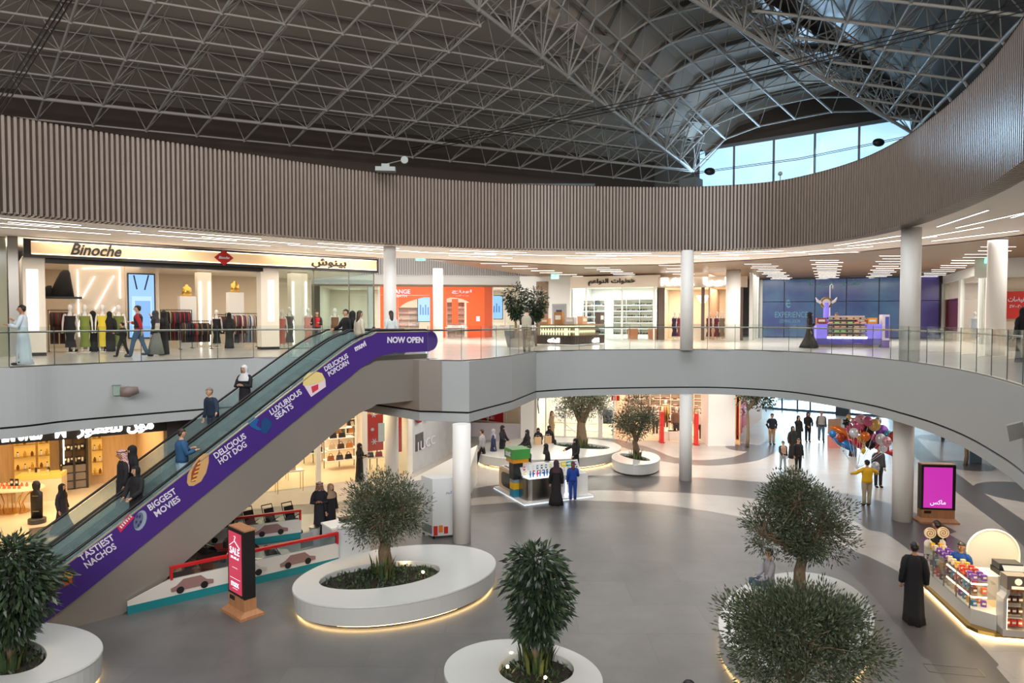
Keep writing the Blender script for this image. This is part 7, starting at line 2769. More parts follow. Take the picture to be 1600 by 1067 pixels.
r = thing('stair_rail', 'white slanting stair rail seen through the white shop glass', 'railing', PM.P(0, 0, 0), 0)
off_ = -PM.P(0, 0, 0)
for (u0, v0, u1, v1) in ((862, 645, 900, 676), (862, 660, 932, 662), (880, 672, 935, 674)):
    t0, z0 = PM.hit(u0, v0, 1.5)
    t1, z1 = PM.hit(u1, v1, 1.5)
    mb = MB()
    mb.tube([PM.P(t0, 1.5, z0), PM.P(t1, 1.5, z1)], 0.04, 5)
    mb.build('rail', M_shelf, r, off_)
t0, z0 = PM.hit(841, 630, 0.5)
mb = MB()
mb.tube([PM.P(t0, 0.5, 3.4), PM.P(t0 + 0.08, 0.5, 2.7), PM.P(t0 - 0.05, 0.5, 2.0), PM.P(t0 + 0.04, 0.5, 1.3)], [0.05, 0.09, 0.05, 0.03], 8)
tag(mb.build('garment_drape', cloth(24, 22, 24)), 'black drape hanging in the left corner of the white shop window', 'clothes')
PN = Plane((aty(962, 500, 39.6).x, 39.6), (aty(1150, 500, 37.8).x, 37.8))
room(PN, 0, PN.L + 0.3, 8, 0, 3.6, C('shop_rosy', 214, 180, 156, 0.6), M_beigef, 480, (1.0, 0.82, 0.64), lights=2)
MIX = [(176, 150, 120), (120, 84, 66), (60, 40, 36), (190, 60, 60), (206, 196, 180), (84, 70, 60), (150, 110, 80), (40, 36, 40), (120, 50, 50), (170, 130, 60)]
def rkn(P, u0, u1, d, hh, lab, glab, grp, n, z=0, cols=MIX):
    rack(P, P.hit(u0, 660, d)[0], P.hit(u1, 660, d)[0], d, z, lab, glab, grp, cols, n, hh)
rkn(PN, 1012, 1046, 3.0, 1.7, 'long clothes rack behind the red gate posts, left of the far round column', 'garment on the long rack left of the far round column', 'garments left of the far column', 22)
rkn(PN, 1050, 1064, 1.8, 1.6, 'short clothes rack close to the far round column', 'garment on the short rack close to the far round column', 'garments by the far column', 10)
rkn(PN, 1084, 1110, 2.2, 1.7, 'clothes rack between the far round column and the white pier', 'garment on the rack between the far column and the white pier', 'garments between column and pier', 14)
rkn(PN, 940, 958, 1.6, 1.6, 'clothes rack of blue and grey garments beside the white shop post', 'garment on the blue grey rack beside the white shop post', 'garments beside the white post', 10, cols=[(60, 66, 90), (90, 90, 100), (40, 44, 60)])
FLD = [stackm(((176, 150, 120), (206, 196, 180), (120, 84, 66))), stackm(((190, 60, 60), (60, 40, 36), (206, 196, 180))), stackm(((40, 36, 40), (84, 70, 60), (150, 110, 80)))]
shelving(PN, PN.hit(968, 660, 7.2)[0], PN.hit(1064, 660, 7.2)[0], 7.2, 0.5, 0.2, 3.4, 7, 6, 'back wall shelves packed with folded clothes, behind the olive trees', FLD, 'folded_clothes', 'folded clothes on the back wall shelves behind the olive trees', 'clothes', 'folded clothes on the long back wall', 16, seed=21)
shelving(PN, PN.hit(1084, 660, 7.0)[0], PN.hit(1120, 660, 7.0)[0], 7.0, 0.5, 0.2, 3.4, 7, 2, 'back wall shelves of folded clothes right of the far round column', FLD, 'folded_clothes', 'folded clothes on the back wall right of the far column', 'clothes', 'folded clothes right of the far column', 6, seed=22)
for u, d, lab, col, hh in ((1057, 1.0, 'mannequin in brown coat left of the far round column', (128, 96, 76), 1.85), (1092, 0.9, 'mannequin in pale coat between the far round column and the white pier', (222, 204, 190), 1.8), (1040, 4.6, 'mannequin in beige top standing high in the clothes shop', (188, 160, 130), 1.85), (1024, 2.0, 'mannequin in white fur coat behind the left red gate post', (214, 202, 190), 1.8)):
    p = PN.P(PN.hit(u, 660, d)[0], d, 0)
    mannequin(lab, p.x, p.y, 0, 0, hh, top=col, bottom=(70, 60, 56), fat=1.15)
for k, u in enumerate((1045, 1056)):
    p = PN.P(PN.hit(u, 680, 0.9)[0], 0.9, 0)
    put(boxm((232, 222, 210), (0.9, 0.6, 0.5)), 'display_plinth', p, 0, ['white display plinth behind the left red gate post', 'white display plinth nearest the far round column'][k], 'plinth')
for u, v, w, h_, lab in ((1033.5, 691, 0.2, 1.75, 'red security gate post left of the far round column'), (1087.5, 695, 0.16, 1.75, 'red security gate post right of the far round column')):
    p = atz(u, v, 0)
    r = thing('gate_post', lab, 'security gate', (p.x, p.y, 0), 0)
    mb = MB()
    mb.box((0, 0, h_ / 2 + 0.02), (w, 0.4, h_))
    mb.build('post_panel', C('gate_red', 220, 50, 46, 0.45), r)
    mb = MB()
    mb.box((0, 0, 0.02), (w + 0.1, 0.5, 0.04))
    mb.build('foot', C('gate_foot', 180, 40, 40, 0.5), r)
q = pbox(PN, 'red_banner', M_red, 955, 618, 968, 626, 0.6, 0.04)
tag(q, 'small red ceiling banner above the racks by the white shop post', 'banner')
# red vertical banners by the white pier
PT = Plane((aty(1152, 500, 39.5).x, 39.5), (aty(1192, 500, 48).x, 48))
mb = MB()
PT.box(mb, 0, PT.L, 0, 0.15, 0, SOF)
struct(mb.build('wall_shop_side', C('shop_rosy', 214, 180, 156, 0.6)))
for u0, u1, v1, lab in ((1154, 1160, 684, 'long red vertical banner with pale lettering on the side wall past the white pier'), (1161, 1166, 672, 'shorter red vertical banner beyond the long one')):
    r = thing('red_banner', lab, 'banner', PT.P(0, 0, 0), 0)
    q = pbox(PT, 'banner_sheet', M_red, u0, 628, u1, v1 - 6, -0.1, 0.05, r)
    q.location = -PT.P(0, 0, 0)
    q = sign(PT, u0 + 1, 636, u1 - 1, 648, 'S', M_lt, -0.13, parent=r)
    q.location = -PT.P(0, 0, 0)
# wall between clothes shop and far glazing, glass doors to the outside
PE = Plane((aty(1188, 500, 53.5).x, 53.5), (aty(1440, 500, 47.5).x, 47.5))
fr_ = MB()
M_door = C('door_frame_blue', 60, 90, 110, 0.35)
ds = [PE.hit(u, 640)[0] for u in (1188, 1222, 1246, 1266, 1321, 1372, 1420)]
for t in ds:
    PE.box(fr_, t - 0.06, t + 0.06, -0.06, 0.06, 0, SOF)
PE.box(fr_, 0, PE.L, -0.08, 0.08, 0, 0.14)
PE.box(fr_, 0, PE.L, -0.05, 0.05, 2.3, 2.4)
dn = struct(fr_.build('door_2', M_door))
gl_ = MB()
PE.box(gl_, 0, PE.L, -0.01, 0.01, 0.14, SOF)
gl_.build('glazing', glass('door_glass', (0.90, 0.97, 1.0), 0.1), dn)
mb = MB()
PE.box(mb, -0.3, 0, -0.2, 12, 0, SOF)
mb.box((32, 44, SOF / 2), (0.3, 24, SOF))
struct(mb.build('wall_side', M_white))
t0 = PE.hit(1320, 640)[0]
mb = MB()
PE.box(mb, t0 - 0.45, t0 + 0.45, -1.2, -0.4, 0, SOF)
struct(mb.build('column', C('column_dark', 46, 48, 54, 0.5)))
og = MB()
og.quad((10, 54, -0.02), (40, 46, -0.02), (60, 110, -0.02), (0, 110, -0.02))
struct(og.build('ground_outside', C('pavement_pale', 200, 205, 208, 0.8)))
area('daylight_doors', (24, 58.5, 1.95), look((24, 58.5, 1.95), (19, 35, 1.0)), 15, 3.3, 2600, (0.60, 0.82, 1.0))
# freestanding picture stand and pink box
p = atz(1303, 699, 0)
r = thing('picture_stand', 'freestanding brown picture board behind the balloons', 'display board', (p.x, p.y, 0), 0.1)
mb = MB()
mb.box((0, 0, 1.15), (0.72, 0.08, 0.85))
mb.build('picture_board', C('print_brown', 150, 124, 106, 0.5, noise=0.4, nscale=4), r)
mb = MB()
mb.box((0, 0, 0.34), (0.6, 0.3, 0.68))
mb.build('pink_base', C('box_salmon', 230, 140, 128, 0.5), r)
p = atz(1500, 655, 1.5)
q = put(boxm((120, 140, 160), (0.9, 0.1, 1.6)), 'notice_board', (aty(1528, 500, 33).x, 33, 0), 0.4, 'blue grey notice board standing near the slender tree under the right balcony', 'notice board')
# ================================================================== STANDS ON THE CONCOURSE
# ---- phone accessory kiosk
c_ = Vector((0.55, 25.55, 0))
kex = Vector((2.45, 1.15, 0)).normalized()
kr = math.atan2(kex.y, kex.x)
K1 = thing('kiosk', 'phone accessory kiosk with a lit silver counter and glowing display shelves', 'kiosk', c_, kr)
M_kw = C('kiosk_white', 226, 224, 220, 0.3)
M_kwood = woodmat('kiosk_maple', srgb(206, 178, 148), 0, 3.0, 0.4)
mb = MB()
mb.box((1.35, 1.3, 0.05), (3.0, 2.85, 0.1))
mb.build('base_plinth', M_kw, K1)
mb = MB()
mb.prism([(-0.16, -0.14), (2.87, -0.14), (2.87, 2.74), (-0.16, 2.74)], 0.005, 0.05, 0, False, False)
mb.build('glow_strip', glow('kiosk_glow', (0.75, 0.9, 1.0), 0.6), K1)
mb = MB()
pts = [(0.35 - 0.3 * math.sin(PI / 2 * k / 6), 0.35 - 0.3 * math.cos(PI / 2 * k / 6)) for k in range(7)]
poly = [(1.5, 0.05)] + [(1.5, 0.75), (0.05, 0.75)] + pts[::-1]
mb.prism(poly, 0.1, 0.92)
mb.build('front_counter', M_steel, K1)
mb = MB()
mb.box((2.12, 0.4, 0.52), (1.2, 0.7, 0.84))
mb.build('right_counter', M_kw, K1)
mb = MB()
mb.box((0.35, 1.85, 0.52), (0.6, 1.6, 0.84))
mb.build('left_counter', M_kwood, K1)
mb = MB()
pts = [(0.035, 1.85 + 0.55 * math.copysign(abs(math.cos(a)) ** 0.5, math.cos(a)), 0.52 + 0.3 * math.copysign(abs(math.sin(a)) ** 0.5, math.sin(a))) for a in [2 * PI * k / 24 for k in range(24)]]
mb.add(pts + [(p_[0] + 0.03, p_[1], p_[2]) for p_ in pts], [tuple(range(24)), tuple(reversed(range(24, 48)))])
mb.build('oval_window', C('window_smoke', 52, 46, 42, 0.15), K1)
mb = MB()
mb.box((2.4, 1.8, 0.52), (0.5, 1.7, 0.84))
mb.box((1.4, 2.5, 0.52), (1.9, 0.4, 0.84))
mb.build('rear_counter', M_kw, K1)
mb = MB()
mb.slabquad((0.1, 0.62, 0.92), (2.7, 0.62, 0.92), (2.7, 0.85, 1.32), (0.1, 0.85, 1.32), 0.03)
mb.build('sloped_display', M_kw, K1)
mb = MB()
mb.box((0.8, 0.4, 0.925), (1.3, 0.6, 0.015))
mb.build('lit_tabletop', glow('counter_light', (0.7, 0.85, 1.0), 1.6), K1)
mb = MB()
mb.box((1.75, 0.04, 0.5), (0.06, 0.03, 0.5))
mb.box((1.75, 0.04, 0.18), (0.14, 0.03, 0.1))
mb.build('lit_mark', glow('lit_mark', (0.6, 0.75, 1.0), 4.0), K1)
mb = MB()
mb.slabquad((0.1, 1.1, 0.94), (0.6, 1.1, 0.94), (0.6, 2.6, 0.96), (0.1, 2.6, 0.96), 0.02)
mb.slabquad((0.62, 1.1, 0.95), (0.62, 2.6, 0.95), (0.78, 2.6, 1.3), (0.78, 1.1, 1.3), 0.02)
mb.build('side_display', M_kw, K1)
def KM(x, y, z=0.0):
    q = K1_M @ Vector((x, y, z))
    return q
K1_M = Matrix.Translation(c_) @ Matrix.Rotation(kr, 4, 'Z')
TW = thing('sign_tower', 'stacked colour sign tower with a green cube on top, standing at the phone kiosk', 'sign', KM(0.02, 0.98), kr)
for nm, cx, cz, s_, sh_, m_ in (('teal_block', 0, 0.25, 0.36, 0.3, C('tower_teal', 40, 130, 160, 0.4)), ('yellow_block', 0, 0.52, 0.36, 0.26, C('tower_yellow', 226, 176, 30, 0.4)), ('grey_block', 0, 0.72, 0.36, 0.14, C('tower_grey', 130, 150, 160, 0.4)), ('black_post', 0, 1.12, 0.4, 0.66, C('tower_black', 30, 30, 32, 0.4)), ('yellow_collar', 0.06, 1.53, 0.66, 0.16, C('tower_amber', 226, 150, 30, 0.4)), ('green_cube', 0.06, 1.80, 0.76, 0.38, C('tower_green', 70, 150, 70, 0.45))):
    mb = MB()
    mb.box((cx, 0, cz), (s_, s_, sh_))
    mb.build(nm, m_, TW)
mb = MB()
letter(mb, 'nut', frame((-0.325, 0.0, 1.8), (0, -1, 0)), w=0.42, bold=0.02)
mb.build('lettering', M_lt, TW)
rd = random.Random(9)
PH_ = [boxm(c, (0.075, 0.012, 0.15)) for c in ((30, 30, 34), (60, 70, 120), (190, 60, 80), (230, 200, 80), (200, 200, 210), (40, 120, 140))]
for i in range(2):
    for j in range(13):
        put(PH_[rd.randrange(6)], 'phone_case', KM(0.25 + j * 0.19, 0.60 + i * 0.1, 0.97 + i * 0.17), kr, 'phone case propped on the glowing sloped display of the phone kiosk', 'phone case', 'phone cases on the sloped display')
for j in range(9):
    put(bottle_mesh(((40, 120, 170), (30, 90, 140), (200, 60, 120), (60, 140, 150), (30, 60, 130))[j % 5], (40, 40, 50), 0.032, 0.26), 'drink_bottle', KM(0.3 + j * 0.15, 0.28 + 0.05 * (j % 2), 0.935), 0, 'coloured drinks flask standing on the glowing kiosk counter', 'flask', 'flasks on the lit counter')
for j in range(14):
    put(boxm(((30, 30, 34), (220, 120, 60), (120, 110, 100), (70, 70, 90))[j % 4], (0.09, 0.17, 0.02)), 'phone_case', KM(0.22 + 0.2 * (j % 2), 1.15 + 0.2 * (j // 2), 0.975), kr, 'phone case lying flat on the maple side counter', 'phone case', 'phone cases on the side counter')
for j in range(3):
    put(boxm(((230, 210, 60), (70, 190, 190), (210, 210, 220))[j], (0.24, 0.05, 0.2)), 'gadget_box', KM(2.0 + j * 0.26, 0.72, 1.12), kr, ['yellow', 'turquoise', 'silver'][j] + ' box at the right end of the phone kiosk display', 'box')
ps = KM(0.9, 2.4, 0.94)
r = thing('computer_screen', 'grey till screen on the rear counter of the phone kiosk', 'screen', ps, kr + 0.5)
mb = MB()
mb.box((0, 0, 0.32), (0.5, 0.04, 0.34))
mb.build('screen_panel', C('screen_grey', 92, 96, 104, 0.3), r)
mb = MB()
mb.box((0, 0.02, 0.08), (0.05, 0.03, 0.16))
mb.box((0, 0.02, 0.01), (0.22, 0.18, 0.02))
mb.build('stand', M_black, r)
# shopping bags of the seated women
for u, v, lab in ((840, 694, 'kraft paper shopping bag on the far planter bench, the left one'), (856, 692, 'kraft paper shopping bag on the far planter bench, the right one')):
    p = atz(u, v, H)
    r = thing('shopping_bag', lab, 'bag', (p.x, p.y - 0.1, H), 0.2)
    mb = MB()
    mb.box((0, 0, 0.19), (0.36, 0.16, 0.38))
    mb.build('bag_body', C('kraft_paper', 196, 160, 118, 0.7), r)
    mb = MB()
    mb.tube([(-0.08, 0, 0.38), (-0.07, 0, 0.47), (0.07, 0, 0.47), (0.08, 0, 0.38)], 0.008, 5)
    mb.build('handle', M_lt, r)
# ---- red sale display and magenta display (digital totems)
def totem(label, x, y, rz, w, h, screen_m, base_m, scr):
    r = thing('digital_display', label, 'advertising display', (x, y, 0), rz)
    mb = MB()
    mb.prism([(-w / 2 - 0.1, -0.3), (w / 2 + 0.1, -0.3), (w / 2 + 0.1, 0.3), (-w / 2 - 0.1, 0.3)], 0, 0.06)
    mb.add([(-w / 2 - 0.08, -0.28, 0.06), (w / 2 + 0.08, -0.28, 0.06), (w / 2 + 0.08, 0.28, 0.06), (-w / 2 - 0.08, 0.28, 0.06), (-w / 2, -0.16, 0.16), (w / 2, -0.16, 0.16), (w / 2, 0.16, 0.16), (-w / 2, 0.16, 0.16)], [(0, 1, 5, 4), (1, 2, 6, 5), (2, 3, 7, 6), (3, 0, 4, 7), (4, 5, 6, 7)])
    mb.build('base', base_m, r)
    mb = MB()
    mb.box((0, 0, (0.16 + 0.46) / 2), (w, 0.3, 0.3))
    mb.build('timber_body', base_m, r)
    mb = MB()
    mb.box((0, 0.02, h - 0.02), (w, 0.3, 0.05))
    mb.build('timber_cap', base_m, r)
    mb = MB()
    mb.box((0, -0.01, (h + 0.42) / 2), (w + 0.02, 0.28, h - 0.47))
    mb.build('bezel', M_black, r)
    mb = MB()
    mb.box((-0.02, -0.156, (h + 0.42) / 2), (w - 0.16, 0.012, h - 0.62))
    s = mb.build('screen', screen_m, r)
    mb = MB()
    mb.box((-w / 2 + 0.2, -0.156, 0.37), (0.22, 0.02, 0.09))
    mb.build('maker_plate', M_black, r)
    for tx, z, ww, ar_, m_ in scr:
        mb = MB()
        letter(mb, tx, frame((-0.02, -0.168, z), (1, 0, 0)), w=ww, bold=0.005, depth=0.004, ar=ar_)
        mb.build('screen_lettering', m_, s)
    return r, s
M_tw = woodmat('totem_timber', srgb(176, 124, 84), 2, 2.0, 0.5)
M_sr = glow('screen_red', (0.55, 0.025, 0.07), 0.85)
M_sl = glow('screen_letter', (0.78, 0.85, 1.0), 1.0)
p = atz(379, 957, 0)
r_, s_ = totem('red digital display reading SALE and max on a timber base, beside the toy car track', p.x, p.y, R(-42), 0.78, 2.06, M_sr, M_tw, [('SALE', 1.52, 0.48, False, M_sl), ('25%-60% off', 1.36, 0.40, False, M_sl), ('max', 0.72, 0.38, False, M_sl)])
mb = MB()
mb.tube([(-0.27, -0.17, 1.62), (-0.02, -0.17, 1.76), (0.23, -0.17, 1.62)], 0.009, 5)
mb.tube([(-0.02, -0.17, 1.76), (-0.02, -0.17, 1.81), (0.02, -0.17, 1.84), (0.0, -0.17, 1.88), (-0.05, -0.17, 1.87)], 0.008, 5)
mb.build('hanger_drawing', M_sl, s_)
mb = MB()
for z, w in ((1.12, 0.26), (0.86, 0.5), (0.62, 0.24)):
    mb.box((-0.02, -0.165, z), (w, 0.004, 0.008))
mb.build('rule_lines', M_sl, s_)
p = atz(1462, 815, 0)
M_mg = glow('screen_magenta', (0.5, 0.02, 0.36), 0.95)
r_, s_ = totem('magenta digital display with white Arabic lettering beside the round column', p.x, p.y, R(-7), 1.08, 2.02, M_mg, M_tw, [('ماكس', 0.70, 0.5, True, M_sl)])
# ---- tall white ice cream freezer and white angular stand
p = atz(676, 842, 0)
r = thing('freezer', 'tall white freezer cabinet with blue Arabic lettering beside the round column', 'freezer', (p.x, p.y, 0), 0)
A_ = Vector((-0.42, 0.5, 0))
B_2 = Vector((0.95, 0.25, 0))
mb = MB()
poly = [(0, 0), (B_2.x, B_2.y), (B_2.x + A_.x, B_2.y + A_.y), (A_.x, A_.y)]
mb.prism(poly, 0.08, 1.92)
mb.build('cabinet_body', C('freezer_white', 222, 226, 228, 0.3), r)
for q_ in poly:
    mb = MB()
    mb.lathe([(0.04, 0), (0.04, 0.09)], (q_[0] * 0.9 + 0.03, q_[1] * 0.9 + 0.03, 0), 10)
    mb.build('castor', M_black, r)
fm = frame((B_2.x * 0.66, B_2.y * 0.66 - 0.015, 1.45), B_2)
mb = MB()
letter(mb, 'ايس كريم', fm, w=0.42, ar=True, depth=0.004)
mb.build('lettering', C('print_blue', 50, 70, 150, 0.4), r)
mb = MB()
for k in range(3):
    c0 = B_2 * (0.1 + 0.17 * k)
    mb.box((c0.x, c0.y - 0.02, 0.26 + 0.05 * (k % 2)), (0.13, 0.02, 0.22 + 0.08 * (k == 0)), math.atan2(B_2.y, B_2.x), k % 2)
mb.build('printed_packs', [C('print_pack_red', 200, 40, 40, 0.4), C('print_pack_orange', 226, 130, 50, 0.4)], r)
mb = MB()
mb.add([(A_.x * 0.95 - 0.01, A_.y * 0.95 - 0.01, 0.15), (A_.x * 0.05 - 0.01, A_.y * 0.05 - 0.01, 0.15), (A_.x * 0.05 - 0.01, A_.y * 0.05 - 0.01, 0.42), (A_.x * 0.95 - 0.01, A_.y * 0.95 - 0.01, 0.42)], [(0, 1, 2, 3)])
mb.build('vent_grille', C('grille_grey', 130, 136, 138, 0.5), r)
p = atz(690, 765, 0)
r = thing('ramp_stand', 'large white angular ramp-shaped stand behind the freezer', 'stand', (p.x, p.y, 0), 0)
mb = MB()
mb.add([(-1.5, -0.9, 0), (1.2, -1.2, 0), (1.4, 1.3, 0), (-0.4, 1.3, 0), (-1.5, -0.9, 0.45), (1.2, -1.2, 0.95), (1.4, 1.3, 1.6), (-0.4, 1.3, 0.6)], [(0, 3, 2, 1), (4, 5, 6, 7), (0, 1, 5, 4), (1, 2, 6, 5), (2, 3, 7, 6), (3, 0, 4, 7)])
mb.build('ramp_body', C('ramp_white', 214, 216, 212, 0.35), r)
mb = MB()
mb.slabquad((-1.45, -0.92, 0.47), (1.2, -1.22, 0.98), (1.2, -1.12, 1.02), (-1.45, -0.82, 0.5), 0.03)
mb.build('edge_rail', M_lt, r)
# ---- toy car track
PC = Plane((-9.1, 15.95), (-4.6, 19.55))
PC2 = Plane((-10.4, 19.75), (-6.5, 21.7))
M_teal = C('track_teal', 20, 122, 128, 0.45)
M_tr = C('track_white', 214, 208, 200, 0.4)
M_rr = C('rail_red', 190, 28, 30, 0.4)
def track(P, t0, t1, name_lab, tr0=None):
    tr0 = t0 if tr0 is None else tr0
    r = thing('track_barrier', name_lab, 'barrier', P.P(0, 0, 0), 0)
    off_ = -P.P(0, 0, 0)
    mb = MB()
    P.box(mb, t0, t1, 0, 0.08, 0, 0.2)
    mb.build('teal_base', M_teal, r, off_)
    mb = MB()
    P.box(mb, tr0, t1, 0.01, 0.07, 0.2, 0.62)
    if tr0 > t0:
        w = [P.P(t0, 0.01, 0.2), P.P(tr0, 0.01, 0.2), P.P(tr0, 0.01, 0.62), P.P(t0, 0.01, 0.3)]
        mb.slabquad(w[1], w[0], w[3], w[2], 0.06)
    mb.build('white_panel', M_tr, r, off_)
    mb = MB()
    P.box(mb, tr0, t1, 0.03, 0.05, 0.62, 0.88)
    mb.build('clear_panel', glass('acrylic_panel', (0.8, 0.85, 0.85), 0.4), r, off_)
    mb = MB()
    P.box(mb, tr0, t1, -0.01, 0.09, 0.86, 0.93)
    P.box(mb, t1 - 0.06, t1, -0.01, 0.09, 0.6, 0.9)
    P.box(mb, tr0, tr0 + 0.06, -0.01, 0.09, 0.6, 0.9)
    mb.build('red_rail', M_rr, r, off_)
    # cars printed on the white panel
    t = tr0 + 0.5
    k = 0
    while t < t1 - 0.8:
        M_ = P.M(t, -0.01, 0.24)
        mb = MB()
        body = [(-0.48, 0, 0.06), (0.5, 0, 0.06), (0.5, 0, 0.16), (0.34, 0, 0.2), (0.2, 0, 0.33), (-0.2, 0, 0.33), (-0.36, 0, 0.2), (-0.5, 0, 0.15)]
        mb.add([M_ @ Vector(q) for q in body] + [M_ @ (Vector(q) + Vector((0, 0.012, 0))) for q in body], [tuple(range(8)), tuple(reversed(range(8, 16)))] + [(i, i + 8, (i + 1) % 8 + 8, (i + 1) % 8) for i in range(8)], 0)
        for x in (-0.28, 0.28):
            cc = [(x + 0.09 * math.cos(2 * PI * q / 14), -0.006, 0.07 + 0.09 * math.sin(2 * PI * q / 14)) for q in range(14)]
            mb.add([M_ @ Vector(q) for q in cc], [tuple(range(14))], 1)
        mb.build('printed_car', [C('print_car_white', 188, 184, 178, 0.4) if k % 2 else C('print_car_red', 146, 112, 108, 0.4), M_black], r, off_)
        t += 1.35
        k += 1
    return r
track(PC, 0.0, PC.hit(529, 860)[0], 'near white and teal toy track barrier with a red rail, passing behind the sale display', PC.hit(266, 900)[0])
track(PC2, 0.0, PC2.hit(471, 830)[0], 'far white and teal toy track barrier with a red rail')
mb = MB()
c0, c1_, c2_, c3_ = PC.P(0.1, 0.1, 0.006), PC.P(PC.hit(540, 870)[0], 0.1, 0.006), PC2.P(PC2.hit(500, 830)[0], -0.1, 0.006), PC2.P(0, -0.1, 0.006)
mb.quad(c0, c1_, c2_, c3_)
q = mb.build('track_mat', C('track_floor', 176, 178, 182, 0.4))
tag(q, 'pale grey floor mat of the toy car track', 'mat')
def toycar(label, x, y, z, rz, col, s=1.0, group=None):
    r = thing('toy_car', label, 'toy car', (x, y, z), rz, group)
    cm = C('car_%d_%d_%d' % col, *col, 0.3, coat=0.5)
    mb = MB()
    pr = [(-0.55, 0.12), (-0.57, 0.26), (-0.5, 0.33), (-0.2, 0.36), (0.2, 0.36), (0.5, 0.3), (0.58, 0.22), (0.57, 0.12)]
    for sgn_ in (0,):
        vs = [(a * s, -0.3 * s, b * s) for a, b in pr] + [(a * s, 0.3 * s, b * s) for a, b in pr]
        n = len(pr)
        mb.add(vs, [tuple(range(n)), tuple(reversed(range(n, 2 * n)))] + [(i, i + n, (i + 1) % n + n, (i + 1) % n) for i in range(n)])
    mb.build('body', cm, r)
    mb = MB()
    mb.slabquad((0.22 * s, -0.24 * s, 0.34 * s), (0.22 * s, 0.24 * s, 0.34 * s), (0.1 * s, 0.22 * s, 0.52 * s), (0.1 * s, -0.22 * s, 0.52 * s), 0.015)
    mb.build('windscreen', C('screen_smoke', 60, 66, 70, 0.1), r)
    mb = MB()
    mb.box((-0.12 * s, 0, 0.42 * s), (0.08 * s, 0.4 * s, 0.26 * s))
    mb.box((0.0, 0, 0.37 * s), (0.26 * s, 0.4 * s, 0.06 * s))
    mb.build('seat', C('car_seat', 40, 34, 34, 0.6), r)
    for i in (-1, 1):
        for j in (-1, 1):
            mb = MB()
            mb.tube([(i * 0.35 * s, j * 0.26 * s, 0.13 * s), (i * 0.35 * s, j * 0.34 * s, 0.13 * s)], 0.13 * s, 14)
            mb.build('wheel', M_black, r)
    return r
for u, v, col, rz, lab in ((424, 884, (226, 222, 214), 0.5, 'white toy car parked behind the red sale display'), (360, 872, (150, 40, 40), 0.2, 'dark red toy car on the track left of the red sale display'), (322, 882, (60, 44, 44), 1.0, 'dark toy car on the track, just past the escalator foot'), (390, 878, (190, 120, 110), 0.9, 'pinkish toy car on the track'), (300, 905, (120, 30, 34), 0.4, 'maroon toy car half hidden under the escalator')):
    p = atz(u, v, 0.0)
    toycar(lab, p.x, p.y, 0.01, rz, col)
# parked dark buggies behind the far barrier
for k in range(7):
    p = PC2.P(0.2 + k * 0.62, 0.75, 0)
    r = thing('pushchair', 'black folding pushchair parked behind the far toy track barrier', 'pushchair', p, PC2.rz + 0.4, 'pushchairs behind the toy track')
    mb = MB()
    for s in (-0.18, 0.18):
        mb.tube([(s, -0.3, 0.05), (s, 0.1, 0.5), (s, 0.3, 0.95)], 0.014, 5)
        mb.tube([(s, 0.3, 0.05), (s, 0.05, 0.5), (s, -0.15, 0.6)], 0.014, 5)
    mb.tube([(-0.18, 0.3, 0.95), (0.18, 0.3, 0.95)], 0.018, 5)
    mb.build('frame', M_black, r)
    mb = MB()
    mb.slabquad((-0.16, -0.15, 0.45), (0.16, -0.15, 0.45), (0.16, 0.05, 0.42), (-0.16, 0.05, 0.42), 0.03)
    mb.slabquad((-0.16, 0.05, 0.42), (0.16, 0.05, 0.42), (0.16, 0.2, 0.85), (-0.16, 0.2, 0.85), 0.03)
    mb.build('seat', cloth(34, 28, 30), r)
    for i, j in ((-0.18, -0.3), (0.18, -0.3), (-0.18, 0.3), (0.18, 0.3)):
        mb = MB()
        mb.tube([(i - 0.015, j, 0.06), (i + 0.015, j, 0.06)], 0.06, 10)
        mb.build('wheel', M_black, r)
p = atz(537, 876, 0)
r = thing('reception_desk', 'white reception desk at the end of the toy car track', 'desk', (p.x, p.y + 0.35, 0), PC.rz)
mb = MB()
mb.box((0, 0, 0.5), (1.2, 0.7, 1.0))
mb.build('desk_body', C('desk_white', 208, 212, 214, 0.4), r)
mb = MB()
mb.box((0, 0, 1.02), (1.26, 0.76, 0.05))
mb.build('desk_top', M_shelf, r)
mb = MB()
mb.box((0.05, 0.05, 1.1), (0.4, 0.3, 0.1))
mb.build('till', M_black, r)
p = atz(492, 842, 0)
r = thing('waste_bin', 'small grey waste bin inside the toy car track', 'bin', (p.x, p.y, 0), 0)
mb = MB()
mb.lathe([(0.13, 0), (0.17, 0.38)], n=20)
mb.build('bin_body', C('bin_grey', 170, 168, 166, 0.5), r)
mb = MB()
mb.lathe([(0.18, 0.38), (0.18, 0.41)], n=20)
mb.build('rim', M_steel, r)
p = atz(485, 885, 0)
r = thing('chair', 'small grey chair inside the toy car track near the barrier end', 'chair', (p.x, p.y, 0), 0.8)
mb = MB()
mb.box((0, 0, 0.45), (0.4, 0.38, 0.04))
mb.build('seat', C('chair_grey', 150, 150, 150, 0.5), r)
mb = MB()
mb.box((0, 0.18, 0.72), (0.38, 0.03, 0.42))
mb.build('backrest', C('chair_grey', 150, 150, 150, 0.5), r)
for i in (-1, 1):
    for j in (-1, 1):
        mb = MB()
        mb.tube([(i * 0.17, j * 0.16, 0), (i * 0.17, j * 0.16, 0.44)], 0.014, 5)
        mb.build('leg', M_steel, r)
